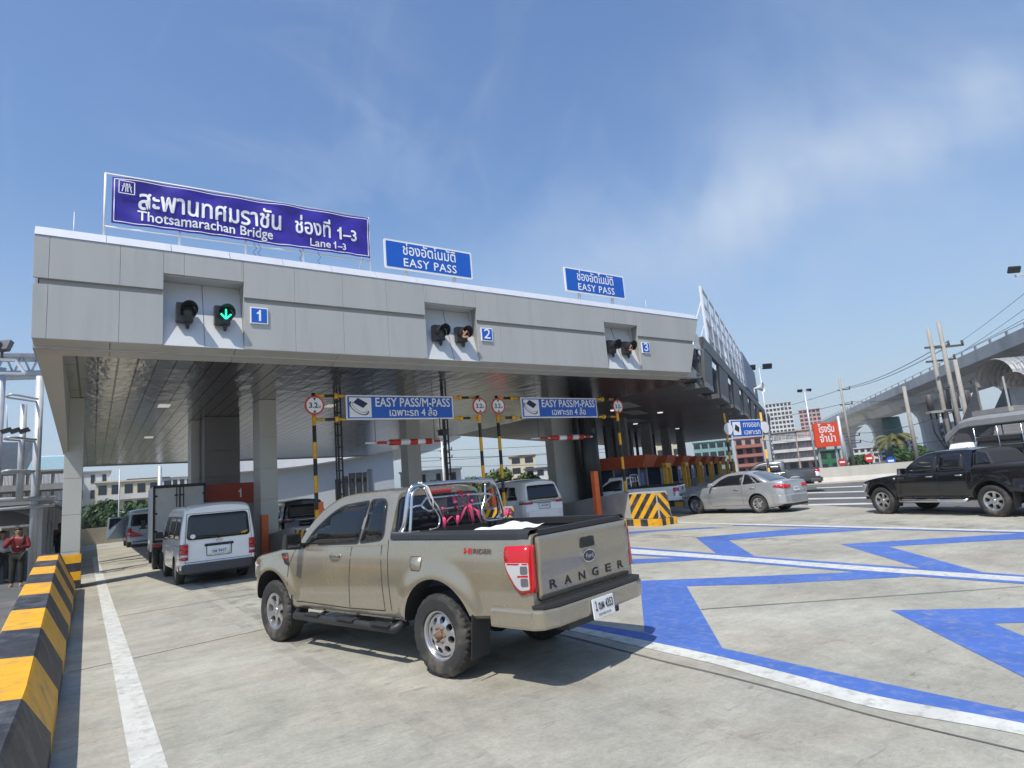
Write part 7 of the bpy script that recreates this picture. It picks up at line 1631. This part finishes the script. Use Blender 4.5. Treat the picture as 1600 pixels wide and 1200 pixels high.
for k in range(3):
    q = at_r(10+14*k, 673, 23.); m = MB(Q0); m.obox(q, Vector((.12, .02, .05)), Vector((0, .1, 0)), Vector((-.03, 0, .05))); m.build('floodlight', M_BLACK, pf_)
m = MB(Q0); m.tube([at_r(11, 676, 23.)+Vector((0, 0, .05)), at_r(11, 632, 23.)], .012, 5); m.build('drop_cable', M_GALV, pf_)
gt_ = T('pipe_gantry', 'galvanised pipe gantry with floodlights entering behind the left end of the canopy', 'gantry', (at_r(20, 565, 30).x, at_r(20, 565, 30).y, 0)); G0 = gt_.location
m = MB(G0); A1, B1 = at_r(-160, 552, 27), at_r(110, 556, 31)
for dz, dn in ((0, 0), (-.72, 0), (0, .8), (-.72, .8)):
    o_ = Vector((FW.x, FW.y, 0))*dn+Vector((0, 0, dz)); m.tube([A1+o_, B1+o_], .11, 10)
for i in range(9):
    a = A1+(B1-A1)*i/9; b = A1+(B1-A1)*(i+.5)/9; m.tube([a, b+Vector((0, 0, -.72))], .04, 6); m.tube([b+Vector((0, 0, -.72)), A1+(B1-A1)*(i+1)/9], .04, 6)
m.build('truss', M_GALV, gt_)
for q in (-150, 3): c = at_r(q, 575, 27.6); m = MB(G0); m.tube([(c.x, c.y, 0), (c.x, c.y, c.z)], .13, 10); m.build('leg', M_GALV, gt_)
for k, (px, py) in enumerate(((4, 541), (-14, 543))):
    c = at_r(px, py, 27.2); m = MB(G0); f = Vector((-.5, -.7, .4)).normalized(); u = f.cross(Vector((0, 0, 1))).normalized(); m.obox(c, u*.28, f.cross(u)*.2, f*.09); m.tube([c, c+Vector((0, 0, -.5))], .04, 6); m.build('floodlight', mat('flood_grey', (.10, .10, .11), .4), gt_)
m = MB(G0); a, b = at_r(-30, 561, 26), at_r(24, 563, 26); m.bar(a, b, .1, .08); m.bar(a+Vector((.1, -.2, -.5)), b+Vector((.3, -.2, -.5)), .1, .08); m.bar(b, b+Vector((.3, -.2, -.5)), .08, .08); m.build('light_tray', M_GALV, gt_)
# grey flyover edge and pale blue roof behind
m = MB(); a, b, c_, d2 = at_r(-120, 690, 58), at_r(54, 691, 62), at_r(30, 738, 62), at_r(-120, 742, 58); bk_ = Vector((FW.x, FW.y, 0)).normalized()*8-RT*6
m.hexa([d2, c_, c_+bk_, d2+bk_], [a, b, b+bk_, a+bk_]); m.box((d2.x-1, d2.y, 0), (d2.x+.5, d2.y+1.5, d2.z)); tag(m.build('flyover', mat('flyover_grey', (.36, .37, .38), .7, var=.08)), 'grey underside of a raised road at the left edge', 'flyover')
m = MB(); a, b = at_r(30, 735, 84), at_r(104, 733, 84); zt_ = at_r(60, 714, 84).z; a.z = b.z = 0; n_ = (b-a).normalized(); q = Vector((-n_.y, n_.x, 0))*6
m.hexa([a, b, b+q, a+q], [a+Vector((0, 0, zt_)), b+Vector((0, 0, zt_)), b+q+Vector((0, 0, zt_+.6)), a+q+Vector((0, 0, zt_+.6))]); tag(m.build('blue_roofed_block', mat('pale_blue_roof', (.45, .66, .72), .5, var=.05)), 'pale blue block showing above the old apartment block', 'building')
tn = T('market_tent', 'small white tent at the left edge behind the people', 'tent', tuple(Vector((at_r(-2, 830, 30).x, at_r(-2, 830, 30).y, 0)))); m = MB(); m.hexa([(-1.6, -1.3, 1.75), (1.6, -1.3, 1.75), (1.6, 1.3, 1.75), (-1.6, 1.3, 1.75)], [(-.2, -.2, 2.35), (.2, -.2, 2.35), (.2, .2, 2.35), (-.2, .2, 2.35)]); m.build('roof', M_WPAINT, tn)
for x in (-1.5, 1.5):
    for y in (-1.2, 1.2): m = MB(); m.tube([(x, y, 0), (x, y, 1.76)], .03, 6); m.build('leg', M_GALV, tn)
# ------------------------------------------------------------------ light haze in the air
hm = bpy.data.materials.new('haze_air'); hm.use_nodes = True; ht = hm.node_tree; ht.nodes.remove(ht.nodes['Principled BSDF'])
pv = nd(ht, 'ShaderNodeVolumePrincipled', i_Color=(.86, .91, 1., 1), i_Density=.0006, i_Anisotropy=.3); ht.links.new(pv.outputs[0], ht.nodes['Material Output'].inputs['Volume'])
m = MB(); m.box((-120, -60, -1), (360, 330, 70)); hz_ = m.build('haze', hm); hz_['kind'] = 'stuff'
